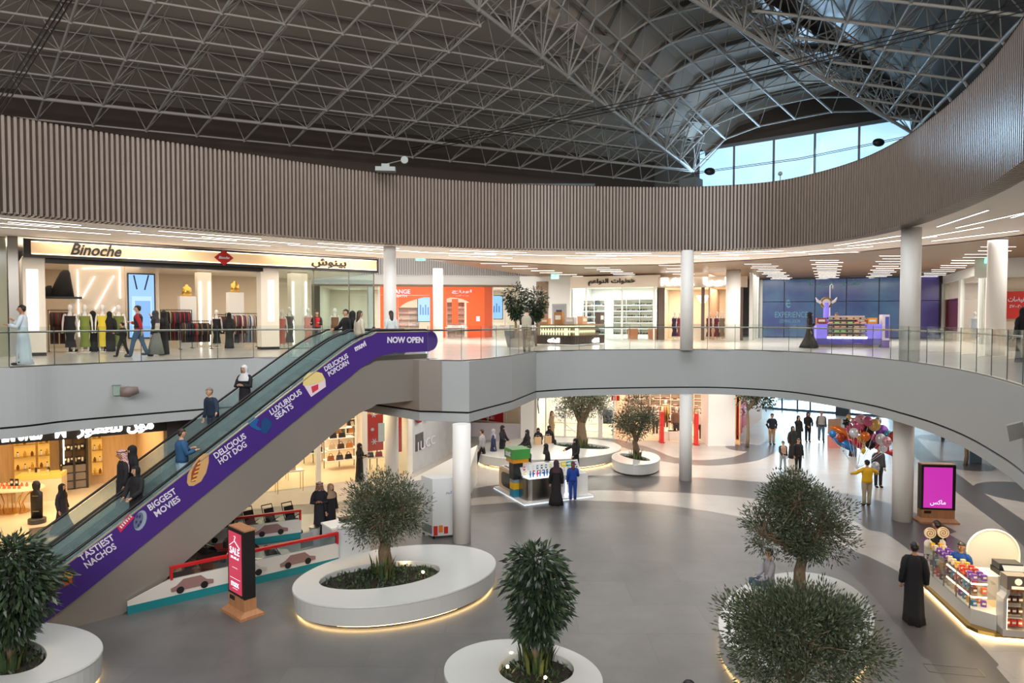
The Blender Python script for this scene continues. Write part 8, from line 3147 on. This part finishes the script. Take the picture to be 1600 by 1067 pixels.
# ================================================================== SWEETS KIOSK, lower right
c_ = Vector((10.12, 14.72, 0))
kr = R(-10)
SM = Matrix.Translation(c_) @ Matrix.Rotation(kr, 4, 'Z')
def SP_(x, y, z=0.0):
    return SM @ Vector((x, y, z))
M_sk = C('sweets_white', 226, 220, 210, 0.35)
M_skw = C('sweets_taupe', 150, 136, 124, 0.5)
M_clear = glass('acrylic_clear', (0.95, 0.97, 0.97), 0.25)
M_warmlit = glow('shelf_light_warm', (1.0, 0.74, 0.40), 6.0)
SK = thing('kiosk', 'sweets kiosk with white arched backs, lit cabinets and a warm glow along its base', 'kiosk', c_, kr)
mb = MB()
mb.prism([(0, 0.35), (0.12, 0.12), (0.4, 0.0), (4.6, 0), (4.6, 3.0), (0.05, 3.0)], 0.08, 0.16)
mb.build('base_plinth', M_gold, SK)
mb = MB()
mb.prism([(0.03, 0.37), (0.14, 0.15), (0.42, 0.03), (4.6, 0.03), (4.6, 2.97), (0.08, 2.97)], 0.0, 0.08, 0, False, False)
mb.build('glow_strip', glow('base_glow_warm', (1.0, 0.72, 0.36), 6.0), SK)
mb = MB()
mb.prism([(0.12, 0.45), (0.5, 0.15), (0.62, 0.45), (0.62, 2.95), (0.12, 2.95)], 0.16, 0.5)
mb.prism([(0.62, 0.12), (4.6, 0.12), (4.6, 0.62), (0.62, 0.62)], 0.16, 0.5)
mb.build('counter_body', M_sk, SK)
for k, z in enumerate((0.78, 1.08)):
    mb = MB()
    mb.box((0.36, 1.7, z), (0.5, 2.5, 0.025))
    mb.build('glass_shelf', M_clear, SK)
    mb = MB()
    mb.box((0.13, 1.1, z - 0.02), (0.02, 1.2, 0.03))
    mb.box((0.28, 0.46, z - 0.02), (0.32, 0.02, 0.03), 0.0)
    mb.build('shelf_light', M_warmlit, SK)
for y in (0.5, 1.15, 1.8, 2.4, 2.95):
    mb = MB()
    mb.box((0.11, y, 0.82), (0.02, 0.03, 0.66))
    mb.build('post', M_steel, SK)
mb = MB()
mb.box((0.1, 1.75, 0.82), (0.008, 2.4, 0.64))
mb.build('glass_front', M_clear, SK)
# arched back panels with gold rims
def arch_panel(x, y, w, top_, rot=0.0, circ=False):
    mb = MB()
    pts = [(w / 2 * math.cos(PI * k / 20), 0, top_ - w / 2 + w / 2 * math.sin(PI * k / 20)) for k in range(21)]
    pts = [(w / 2, 0, 0.9)] + pts + [(-w / 2, 0, 0.9)]
    Mx_ = Matrix.Translation(Vector((x, y, 0))) @ Matrix.Rotation(rot, 4, 'Z')
    n = len(pts)
    mb.add([Mx_ @ Vector(p_) for p_ in pts] + [Mx_ @ (Vector(p_) + Vector((0, 0.05, 0))) for p_ in pts], [tuple(reversed(range(n))), tuple(range(n, 2 * n))] + [(i, (i + 1) % n, (i + 1) % n + n, i + n) for i in range(n)])
    q = mb.build('arched_back', M_sk, SK)
    mb = MB()
    mb.tube([Mx_ @ (Vector(p_) + Vector((0, -0.01, 0))) for p_ in pts[:-1]], 0.02, 6)
    mb.build('gold_rim', glow('rim_gold_lit', (1.0, 0.66, 0.3), 0.2), SK)
arch_panel(1.15, 1.75, 1.15, 1.95)
arch_panel(2.0, 0.95, 1.15, 1.72)
arch_panel(3.4, 1.75, 1.15, 1.95)
# lit tower cabinets facing the front
PK = {}
def packs(col):
    return boxm(col, (0.1, 0.08, 0.13))
for k, x in enumerate((0.78, 1.52, 2.9)):
    p = SP_(x, 0.05, 0.16)
    r = thing('display_tower', 'white lit sweets tower, ' + ['at the left front corner of the kiosk', 'second from the corner of the kiosk', 'third along the kiosk front'][k], 'display tower', p, kr)
    mb = MB()
    for s in (-1, 1):
        mb.add([(s * 0.27, -0.14, 0), (s * 0.27, 0.16, 0), (s * 0.2, 0.16, 0), (s * 0.2, -0.14, 0), (s * 0.27, -0.14, 0.8), (s * 0.27, 0.16, 0.8), (s * 0.2, 0.16, 0.8), (s * 0.2, -0.14, 0.8), (s * 0.21, -0.14, 0.93), (s * 0.21, 0.16, 0.93), (s * 0.15, 0.16, 0.93), (s * 0.15, -0.14, 0.93), (s * 0.21, -0.14, 1.3), (s * 0.21, 0.16, 1.3), (s * 0.15, 0.16, 1.3), (s * 0.15, -0.14, 1.3)],
               [(a_, a_ + 4, b_ + 4, b_) for o__ in (0, 4, 8) for a_, b_ in ((o__, o__ + 1), (o__ + 1, o__ + 2), (o__ + 2, o__ + 3), (o__ + 3, o__))])
    mb.box((0, 0.15, 0.6), (0.5, 0.03, 1.2))
    mb.box((0, 0.0, 0.07), (0.54, 0.32, 0.14))
    mb.build('cabinet_frame', M_sk, r)
    for z in (0.16, 0.42, 0.67, 0.9):
        mb = MB()
        mb.box((0, 0.0, z), (0.4, 0.26, 0.02))
        mb.build('shelf', M_clear, r)
    for s in (-1, 1):
        mb = MB()
        mb.box((s * 0.185, -0.1, 0.52), (0.02, 0.02, 0.76))
        mb.build('light_strip', M_warmlit, r)
    mb = MB()
    mb.box((0, -0.02, 1.17), (0.44, 0.28, 0.3))
    mb.build('logo_plate', M_skw, r)
    mb = MB()
    cc = [(0.07 * math.cos(2 * PI * q / 20), -0.17, 1.2 + 0.07 * math.sin(2 * PI * q / 20)) for q in range(20)]
    mb.add(cc + [(a_, b_ + 0.02, c__) for a_, b_, c__ in cc], [tuple(range(20)), tuple(reversed(range(20, 40)))] + [(i, i + 20, (i + 1) % 20 + 20, (i + 1) % 20) for i in range(20)])
    mb.box((0, -0.165, 1.085), (0.26, 0.01, 0.03))
    mb.box((0, -0.165, 1.05), (0.26, 0.01, 0.02))
    mb.build('logo', glow('logo_cream', (1.0, 0.85, 0.5), 0.8), r)
    for i, z in enumerate((0.17, 0.43, 0.68, 0.91)):
        col = ((200, 60, 50), (80, 44, 34), (70, 36, 30), (190, 110, 60))[i] if k != 2 else ((120, 190, 40), (210, 120, 50), (160, 60, 50), (200, 150, 60))[i]
        for j in range(3):
            put(packs(col), 'sweets_pack', SP_(x - 0.12 + 0.12 * j, 0.06, 0.16 + z + 0.012), kr, ['packet of sweets in the lit tower at the kiosk corner', 'packet of sweets in the second lit tower from the corner', 'packet of sweets in the third lit tower'][k], 'sweets', 'packets in lit tower ' + ['at the corner', 'second along', 'third along'][k])
cols = [(120, 70, 170), (210, 60, 40), (226, 170, 60), (90, 50, 40), (220, 200, 170), (230, 120, 60), (60, 120, 160)]
rd = random.Random(2)
for zi, z in enumerate((0.5, 0.795, 1.095)):
    for j in range(12):
        for i in range(2):
            put(packs(cols[rd.randrange(7)] if zi < 2 else cols[(0, 0, 1, 1, 2, 4, 4, 0, 0, 0, 4, 2)[j]]), 'sweets_pack', SP_(0.25 + 0.2 * i, 0.62 + 0.2 * j, z), kr + rd.uniform(-.2, .2), ['packet of sweets on the bottom row of the kiosk side counter', 'packet of sweets on the middle glass shelf of the kiosk side', 'packet of sweets on the top glass shelf of the kiosk side'][zi], 'sweets', ['packets on the bottom row', 'packets on the middle shelf', 'packets on the top shelf'][zi])
for j in range(16):
    put(packs(cols[rd.randrange(1, 7)]), 'sweets_pack', SP_(0.75 + 0.22 * j, 0.42, 0.5), kr, 'packet of sweets on the low front counter between the lit towers', 'sweets', 'packets on the front counter')
# lollipop discs on white arched stands
for k, (x, y) in enumerate(((0.2, 2.85), (0.55, 2.95))):
    r = thing('lollipop_sign', ['giant swirl lollipop on a white arched stand, the left of two', 'giant swirl lollipop on a white arched stand, the right of two'][k], 'sign', SP_(x, y, 1.05), kr)
    mb = MB()
    mb.tube([(0, 0, 0.0), (0, 0, 0.32)], 0.012, 6)
    mb.build('stick', M_sk, r)
    mb = MB()
    cc = [(0.14 * math.cos(2 * PI * q / 24), -0.02, 0.42 + 0.14 * math.sin(2 * PI * q / 24)) for q in range(24)]
    mb.add(cc + [(a_, 0.02, c__) for a_, b_, c__ in cc], [tuple(range(24)), tuple(reversed(range(24, 48)))] + [(i, i + 24, (i + 1) % 24 + 24, (i + 1) % 24) for i in range(24)])
    mb.build('disc', C('lolly_cream', 222, 200, 168, 0.5), r)
    mb = MB()
    mb.tube([(0.012 * q * math.cos(q * 0.7) * 0.5, -0.03, 0.42 + 0.012 * q * math.sin(q * 0.7) * 0.5) for q in range(22)], 0.008, 4)
    mb.build('swirl', C('lolly_brown', 120, 80, 60, 0.5), r)
    mb = MB()
    mb.add([(0.1 * math.cos(PI * q / 12), 0.06, 0.12 + 0.1 * math.sin(PI * q / 12)) for q in range(13)] + [(-0.1, 0.06, -0.15), (0.1, 0.06, -0.15)] + [(0.1 * math.cos(PI * q / 12), 0.1, 0.12 + 0.1 * math.sin(PI * q / 12)) for q in range(13)] + [(-0.1, 0.1, -0.15), (0.1, 0.1, -0.15)], [tuple(range(15)), tuple(reversed(range(15, 30)))] + [(i, i + 15, (i + 1) % 15 + 15, (i + 1) % 15) for i in range(15)])
    mb.build('arched_stand', M_sk, r)
pm_ = SP_(1.25, 1.15, 1.1)
r = thing('cash_register', 'black scale and till standing before the large white arch of the sweets kiosk', 'till', pm_, kr)
mb = MB()
mb.box((0, 0, 0.06), (0.62, 0.5, 0.12))
mb.build('till_body', M_black, r)
mb = MB()
mb.box((-0.05, 0.05, 0.2), (0.5, 0.34, 0.14))
mb.build('scale', C('till_grey', 60, 60, 62, 0.4), r)
mb = MB()
mb.slabquad((-0.24, -0.22, 0.13), (0.24, -0.22, 0.13), (0.24, -0.1, 0.24), (-0.24, -0.1, 0.24), 0.01)
mb.build('till_screen', C('till_screen', 150, 160, 170, 0.2), r)
mb = MB()
mb.box((1.25, 1.2, 0.83), (1.2, 0.6, 0.54))
mb.build('till_counter', M_sk, SK)
q = SP_(1.0, 0.3, 2.0)
area('kiosk_fill', SP_(1.5, 1.2, 2.6), (0, 0, kr), 3.0, 2.0, 90, (1.0, 0.8, 0.5))  # unseen area lamp added over the kiosk to brighten it
# floor access cover
p = atz(1490, 1047, 0.004)
mb = MB()
for (a_, b_, c__, d__) in ((-0.5, 0.16, 1.0, 0.012), (-0.5, -0.16, 1.0, 0.012)):
    mb.box((0, b_, 0.002), (c__, d__, 0.004))
for x in (-0.5, 0.5):
    mb.box((x, 0, 0.002), (0.012, 0.32, 0.004))
tag(mb.build('access_cover', M_steel, None, (p.x, p.y, 0.006), -0.2), 'rectangular floor access cover in the lower right of the floor', 'floor cover')
# ================================================================== BALLOONS
M_str = C('ribbon', 220, 222, 224, 0.5)
hand = atz(1354, 790, 0) + Vector((-0.34, 0.1, 1.35))
BC = [(232, 120, 40), (60, 130, 200), (220, 110, 150), (230, 230, 235), (200, 50, 60), (240, 200, 40), (150, 90, 190), (236, 180, 190), (40, 36, 40), (230, 190, 120), (216, 40, 120), (90, 170, 210), (190, 196, 204), (180, 70, 40)]
CN = ['orange', 'blue', 'pink', 'white', 'red', 'yellow', 'violet', 'pale pink', 'black', 'gold', 'magenta', 'sky blue', 'silver', 'copper']
spots_ = [(1312, 672, 10, 0, 'fish'), (1318, 692, 12, 1, 'fish'), (1326, 668, 8, 2, 'r'), (1334, 676, 8, 3, 'r'), (1331, 688, 12, 4, 'fish'), (1345, 690, 11, 5, 'head'), (1350, 668, 9, 4, 'r'), (1345, 656, 9, 7, 'r'), (1336, 658, 8, 7, 'star'), (1358, 672, 9, 8, 'r'), (1366, 664, 10, 9, 'r'), (1362, 684, 9, 10, 'r'), (1370, 692, 16, 4, 'fish'), (1378, 674, 11, 6, 'r'), (1388, 680, 8, 11, 'r'), (1396, 682, 9, 13, 'r'), (1386, 690, 8, 7, 'r'), (1376, 686, 9, 3, 'r'), (1380, 700, 7, 3, 'r'), (1356, 658, 8, 2, 'r'), (1322, 660, 7, 8, 'star'), (1314, 684, 8, 13, 'r'), (1301, 678, 6, 1, 'r'), (1341, 664, 9, 2, 'star'), (1352, 682, 8, 0, 'r'), (1372, 658, 7, 12, 'r'), (1368, 730, 9, 12, 'r'), (1349, 704, 5, 5, 'r'), (1326, 652, 5, 9, 'r'), (1340, 672, 8, 0, 'fish'), (1360, 694, 8, 8, 'r')]
rd = random.Random(4)
seen_ = {}
for i, (u, v, rr, ci, sh_) in enumerate(spots_):
    y = 26.2 + rd.uniform(-0.5, 0.6) + (0.5 if sh_ == 'fish' else 0)
    p = aty(u, v, y)
    rad = rr * y / F
    kind = {'r': 'round', 'fish': 'long curved', 'star': 'spiky', 'head': 'round smiling'}[sh_]
    nb_ = 'in the upper part' if v < 672 else 'in the lower part'
    side_ = 'left' if u < 1330 else 'right' if u > 1368 else 'middle'
    lab = '%s %s foil balloon %s of the bunch, %s side' % (kind, CN[ci], nb_, side_) if side_ != 'middle' else '%s %s foil balloon %s of the bunch, in its middle' % (kind, CN[ci], nb_)
    seen_[lab] = seen_.get(lab, 0) + 1
    r = thing('balloon', lab, 'balloon', p, rd.uniform(-0.5, 0.5), 'foil balloons of the bunch')
    m_ = C('foil_%d_%d_%d' % BC[ci], *BC[ci], 0.22, metal=0.25)
    mb = MB()
    if sh_ == 'fish':
        mb.tube([(-rad * 1.3, 0, rad * 0.5), (-rad * 0.6, 0, rad * 0.25), (rad * 0.2, 0, -rad * 0.1), (rad * 0.9, 0, -rad * 0.6), (rad * 1.2, 0, -rad * 1.0), (rad * 1.6, 0, -rad * 1.0)], [0.04, rad * 0.5, rad * 0.6, rad * 0.42, rad * 0.15, rad * 0.35], 12)
    elif sh_ == 'star':
        mb.ball((0, 0, 0), rad * 0.75, 12, 8, 0, (1, 0.5, 1))
        for k in range(6):
            a = PI * k / 3 + 0.3
            mb.tube([(0.5 * rad * math.cos(a), 0, 0.5 * rad * math.sin(a)), (1.15 * rad * math.cos(a), 0, 1.15 * rad * math.sin(a))], [rad * 0.3, 0.01], 7)
    else:
        mb.ball((0, 0, 0), rad, 14, 10, 0, (0.92, 0.6, 1.0))
    mb.tube([(0, 0, -rad * 0.95), (0, 0, -rad * 1.12)], [0.02, 0.035], 6)
    mb.build('foil_body', m_, r, smooth=True)
    if sh_ == 'head' or ci in (12, 7) and sh_ == 'r':
        mb = MB()
        for s in (-0.3, 0.3):
            mb.ball((s * rad, -rad * 0.55, rad * 0.2), rad * 0.1, 8, 6, 0, (1, 0.4, 1.3))
        mb.tube([(-0.4 * rad, -rad * 0.52, -rad * 0.15), (0, -rad * 0.56, -rad * 0.35), (0.4 * rad, -rad * 0.52, -rad * 0.15)], rad * 0.04, 5)
        mb.build('face_print', M_black, r)
    mb = MB()
    a = Vector((0, 0, -rad * 1.1))
    b = Matrix.Rotation(-r.rotation_euler.z, 4, 'Z') @ (hand - p)
    mb.tube([a, a.lerp(b, 0.5) + Vector((rd.uniform(-.06, .06), 0, -0.04)), b], 0.006, 4)
    mb.build('string', M_str, r)
# ================================================================== UPPER LEVEL STANDS
# gold and perfume kiosk behind the railing
PG1 = Plane((aty(836, 500, 35.2).x, 35.2), (aty(897, 500, 34.0).x, 34.0))
PG2 = Plane((aty(897, 500, 34.0).x, 34.0), (aty(943, 500, 36.4).x, 36.4))
GK = thing('kiosk', 'upper floor kiosk with brown slatted base and brightly lit glass cases of gold goods', 'kiosk', PG1.P(0, 0, F2), 0)
og_ = -PG1.P(0, 0, F2)
M_case = glow('case_light', (1.0, 0.9, 0.55), 1.1)
M_brown = C('kiosk_brown', 78, 62, 54, 0.5)
for P in (PG1, PG2):
    mb = MB()
    P.box(mb, 0, P.L, 0, 0.6, F2 + 0.06, F2 + 0.5)
    x = 0.02
    while x < P.L:
        P.box(mb, x, x + 0.04, -0.03, 0.0, F2 + 0.08, F2 + 0.5)
        x += 0.08
    mb.build('slatted_base', M_brown, GK, og_)
    mb = MB()
    P.box(mb, 0.03, P.L - 0.03, 0.5, 0.58, F2 + 0.52, F2 + 1.0)
    mb.build('case_back', M_case, GK, og_)
    mb = MB()
    P.box(mb, 0, P.L, 0.0, 0.01, F2 + 0.5, F2 + 1.02)
    mb.build('case_glass', M_clear, GK, og_)
    mb = MB()
    P.box(mb, 0, P.L, -0.02, 0.6, F2 + 1.02, F2 + 1.08)
    mb.build('countertop', C('top_tan', 150, 120, 92, 0.4), GK, og_)
    mb = MB()
    P.box(mb, 0, P.L, 0.02, 0.5, F2 + 0.76, F2 + 0.77)
    mb.build('glass_shelf', M_clear, GK, og_)
    n = int(P.L / 0.15)
    for k in range(n):
        for zi, z in enumerate((F2 + 0.51, F2 + 0.775)):
            put(bottle_mesh((190, 150, 70), (40, 30, 20), 0.035, 0.16), 'perfume_bottle', P.P((k + 0.7) * P.L / (n + 0.5), 0.25, z), 0, 'small gold bottle in the ' + ('left' if P is PG1 else 'right') + ' glass case of the brown kiosk, ' + ('lower row' if zi == 0 else 'upper row'), 'bottle', 'bottles in the %s case, %s row' % ('left' if P is PG1 else 'right', 'lower' if zi == 0 else 'upper'))
for P, u0, u1 in ((PG1, 856, 874), (PG2, 926, 935)):
    q = sign(P, u0, 528, u1, 535, 'الدكه', M_ltw, -0.06, parent=GK, ar=True, bold=0.03)
    q.location = og_
rd = random.Random(8)
for k, (u, w, h_, col, nm) in enumerate(((852, 0.5, 0.3, (196, 140, 90), 'tan'), (874, 0.45, 0.62, (170, 120, 70), 'tall amber'), (892, 0.5, 0.35, (200, 190, 180), 'grey'), (910, 0.5, 0.4, (206, 160, 120), 'peach'), (937, 0.42, 0.62, (70, 60, 56), 'dark striped'))):
    P = PG1 if u < 897 else PG2
    p = P.P(P.hit(u, 500, 0.3)[0], 0.3, F2 + 1.08)
    put(boxm(col, (w, 0.3, h_)), 'goods_box', p, P.rz, nm + ' box standing on top of the brown slatted kiosk', 'box')
# twin ficus in a grey pot
p = aty(813, 500, 33.0)
r = thing('planter_pot', 'dark grey tapered planter box under the twin ficus trees on the upper floor', 'planter', (p.x, p.y, F2), 0)
mb = MB()
mb.add([(-0.62, -0.4, 0), (0.62, -0.4, 0), (0.62, 0.4, 0), (-0.62, 0.4, 0), (-0.78, -0.5, 0.78), (0.78, -0.5, 0.78), (0.78, 0.5, 0.78), (-0.78, 0.5, 0.78)], [(0, 3, 2, 1), (0, 1, 5, 4), (1, 2, 6, 5), (2, 3, 7, 6), (3, 0, 4, 7)])
mb.build('pot', C('pot_grey', 120, 116, 114, 0.6), r)
mb = MB()
mb.box((0, 0, 0.7), (1.4, 0.85, 0.04))
mb.build('soil', M_soil, r)
for k, (u, top_, lab) in enumerate(((806, 2.55, 'taller ficus tree of the upper floor pair, left of two'), (838, 2.2, 'shorter ficus tree of the upper floor pair, right of two'))):
    q = aty(u, 500, 33.2 + 0.6 * k)
    tree('ficus_tree', lab, q.x, q.y, F2 + (0.7 if k == 0 else 0.0), 1.0 + (0.6 if k else 0),
         [((0, 0, 1.75 + 0.55 * k), (0.6, 0.55, 0.6)), ((0.0, 0, 1.3 + 0.6 * k), (0.52, 0.5, 0.42)), ((0, 0, 0.95 + 0.6 * k), (0.3, 0.3, 0.3))], 1500, 0.2, 0.07, [M_fi1, M_fi2], M_bark2, 50 + k, tr=0.05, clusters=0, droop=0.8, shell=0.3)
# purple sweets kiosk
pk = aty(1331, 500, 32.4)
P5 = Plane((aty(1276, 500, 32.6).x, 32.6), (aty(1379, 500, 32.0).x, 32.0))
VK = thing('kiosk', 'purple glowing sweets kiosk with stacked display trays on the upper floor', 'kiosk', P5.P(0, 0, F2), 0)
ov_ = -P5.P(0, 0, F2)
M_vio = mat('kiosk_violet', srgb(120, 110, 210), 0.4, emis=(0.22, 0.16, 0.75), est=0.55)
mb = MB()
P5.box(mb, 0.1, P5.L - 0.1, 0.1, 1.8, F2, F2 + 0.12)
mb.build('toe_base', M_skw, VK, ov_)
mb = MB()
P5.box(mb, 0, P5.L, 0.0, 1.9, F2 + 0.12, F2 + 0.42)
mb.build('violet_plinth', C('plinth_violet', 86, 78, 170, 0.4), VK, ov_)
ta_, tb2 = P5.hit(1293, 500)[0], P5.hit(1355, 500)[0]
mb = MB()
P5.box(mb, 0, ta_, 0, 0.5, F2 + 0.42, F2 + 1.1)
P5.box(mb, tb2, P5.L, 0, 0.5, F2 + 0.42, F2 + 1.1)
mb.build('violet_wing', M_vio, VK, ov_)
mb = MB()
P5.box(mb, ta_, tb2, 0.4, 0.5, F2 + 0.42, F2 + 1.5)
mb.build('tray_back', M_sk, VK, ov_)
mb = MB()
P5.box(mb, ta_, tb2, -0.04, 0.0, F2 + 0.42, F2 + 0.5)
mb.build('light_bar', glow('bar_white', (0.9, 0.9, 1.0), 5.0), VK, ov_)
tc2 = [(110, 84, 70), (176, 110, 80), (150, 130, 110), (90, 60, 50), (206, 140, 110), (110, 180, 60), (210, 90, 80), (60, 60, 66)]
rd = random.Random(6)
TR = [boxm(c, (0.26, 0.22, 0.1)) for c in tc2]
for i in range(5):
    z = F2 + 0.52 + i * 0.2
    mb = MB()
    P5.box(mb, ta_, tb2, -0.02, 0.4, z - 0.015, z)
    mb.build('tray_shelf', M_shelf, VK, ov_)
    for j in range(6):
        put(TR[rd.randrange(8)], 'sweets_tray', P5.P(ta_ + (j + 0.5) * (tb2 - ta_) / 6, 0.16, z + 0.001), P5.rz, 'tray of sweets on the stacked white shelves of the purple kiosk', 'sweets tray', 'trays on the purple kiosk')
for s_, col, lab in ((0.25, (150, 70, 60), 'pile of snack boxes on the left wing of the purple kiosk'), (P5.L - 0.9, (190, 60, 50), 'red snack box on the right wing of the purple kiosk'), (P5.L - 0.4, (236, 160, 40), 'orange snack box on the right wing of the purple kiosk')):
    put(boxm(col, (0.42, 0.3, 0.3)), 'snack_box', P5.P(s_, 0.25, F2 + 1.101), P5.rz, lab, 'box')
# winged round badge on a post and tall hook pole
tb_, zb_ = P5.hit(1291, 473, 0.3)
r = thing('round_sign', 'gold and white winged round sign rising from the left of the purple kiosk', 'sign', P5.P(tb_, 0.3, F2 + 1.1), P5.rz)
hh_ = zb_ - F2 - 1.1
mb = MB()
mb.tube([(0, 0, 0), (0, 0, hh_)], 0.12, 10)
mb.build('violet_post', M_vio, r)
mb = MB()
mb.tube([(0, -0.04, hh_), (0, 0.04, hh_)], 0.27, 24)
mb.build('gold_disc', M_gold, r)
mb = MB()
mb.tube([(0, -0.07, hh_), (0, -0.03, hh_)], 0.18, 24)
mb.build('white_disc', M_lt, r)
mb = MB()
for s in (-1, 1):
    mb.tube([(s * 0.22, 0, hh_), (s * 0.38, 0, hh_ + 0.08), (s * 0.48, 0, hh_ + 0.26)], [0.07, 0.06, 0.02], 8)
mb.build('wing', M_lt, r)
tp_, zp_ = P5.hit(1298, 446, 0.5)
r = thing('hook_pole', 'tall white pole with a curved hook top behind the purple kiosk', 'pole', P5.P(tp_, 0.6, F2 + 0.42), P5.rz)
mb = MB()
H_ = zp_ - F2 - 0.42
mb.tube([(0, 0, 0), (0, 0, H_), (0.06, 0, H_ + 0.07), (0.12, 0, H_), (0.12, 0, H_ - 0.08)], 0.025, 8)
mb.build('pole', M_lt, r)
mb = MB()
mb.ball((0.12, 0, H_ - 0.12), 0.05, 8, 6)
mb.build('hook_end', M_steel, r)
# vending cabinet at the right of the kiosk
tv_ = P5.hit(1384, 500)[0]
r = thing('drinks_cabinet', 'slim white cabinet with blue side panel at the right end of the purple kiosk', 'cabinet', P5.P(tv_, 0.2, F2), P5.rz)
mb = MB()
mb.box((0, 0, 0.95), (0.3, 0.5, 1.2))
mb.build('cabinet_body', M_lt, r)
mb = MB()
mb.box((0.05, -0.26, 0.95), (0.16, 0.02, 1.0))
mb.build('blue_panel', C('panel_blue', 70, 90, 190, 0.4), r)
mb = MB()
mb.box((0, 0, 0.18), (0.34, 0.5, 0.34))
mb.build('foot', C('plinth_violet', 86, 78, 170, 0.4), r)
# ================================================================== FITTINGS ON THE BUILDING
# floodlight on the right fascia
p = aty(1583, 672, 13.3)
r = thing('floodlight', 'grey square floodlight on a black bracket on the right balcony fascia', 'floodlight', p, 0)
mb = MB()
mb.slabquad((-0.2, -0.1, 0.1), (0.0, -0.25, 0.2), (0.1, -0.2, -0.1), (-0.1, -0.05, -0.22), 0.08)
mb.build('lamp_head', C('lamp_grey', 150, 148, 144, 0.5), r)
mb = MB()
mb.tube([(0.0, 0, 0.02), (0.2, 0.0, 0.05), (0.3, 0.15, 0.05)], 0.03, 6)
mb.build('bracket', M_black, r)
p = aty(182, 610, atz(182, 567, F2).y - 0.12)
r = thing('wall_box', 'small green box mounted on the left balcony fascia', 'wall box', p, 0.68)
mb = MB()
mb.box((0, 0, 0), (0.2, 0.12, 0.3))
mb.build('box_body', C('box_green', 140, 160, 146, 0.5), r)
mb = MB()
mb.box((0, 0, 0.16), (0.22, 0.14, 0.02))
mb.build('lid', C('box_lid', 110, 126, 116, 0.5), r)
p = aty(201, 612, atz(201, 567, F2).y - 0.3)
r = thing('wall_spotlight', 'brown cylindrical spotlight beside the green box on the left fascia', 'spotlight', p, 0.6)
mb = MB()
mb.tube([(-0.22, 0, 0), (0.0, 0, 0), (0.26, 0, 0.04)], [0.14, 0.17, 0.1], 16)
mb.build('housing', C('spot_brown', 120, 104, 98, 0.5), r, smooth=True)
mb = MB()
mb.tube([(0, 0, 0.1), (0, 0.3, 0.1)], 0.03, 6)
mb.build('arm', M_steel, r)
p = aty(604, 262, 26.6)
r = thing('floodlight', 'white floodlight with a round fan-like head on the drum edge, above the first column', 'floodlight', (p.x, p.y - 0.2, DT), 0.1)
mb = MB()
mb.box((0, 0, 0.08), (0.75, 0.4, 0.16))
mb.box((0, 0, 0.22), (0.3, 0.2, 0.14))
mb.build('lamp_box', C('lamp_white', 130, 136, 132, 0.5), r)
mb = MB()
mb.tube([(0, 0, 0.28), (0.45, 0, 0.4), (0.62, 0, 0.44)], 0.02, 6)
mb.build('arm', M_steel, r)
mb = MB()
mb.tube([(0.72, -0.06, 0.46), (0.72, 0.06, 0.46)], 0.14, 16)
mb.build('round_head', C('lamp_white', 130, 136, 132, 0.5), r)
p = aty(1219, 284, 28.3)
r = thing('security_camera', 'small dome camera on the drum edge below the clerestory window', 'camera', (p.x, p.y, DT), 0)
mb = MB()
mb.tube([(0, 0, 0), (0, 0, 0.3)], 0.02, 6)
mb.build('stalk', M_steel, r)
mb = MB()
mb.ball((0, 0, 0.33), 0.09, 10, 8)
mb.build('dome', C('lamp_white', 130, 136, 132, 0.5), r)
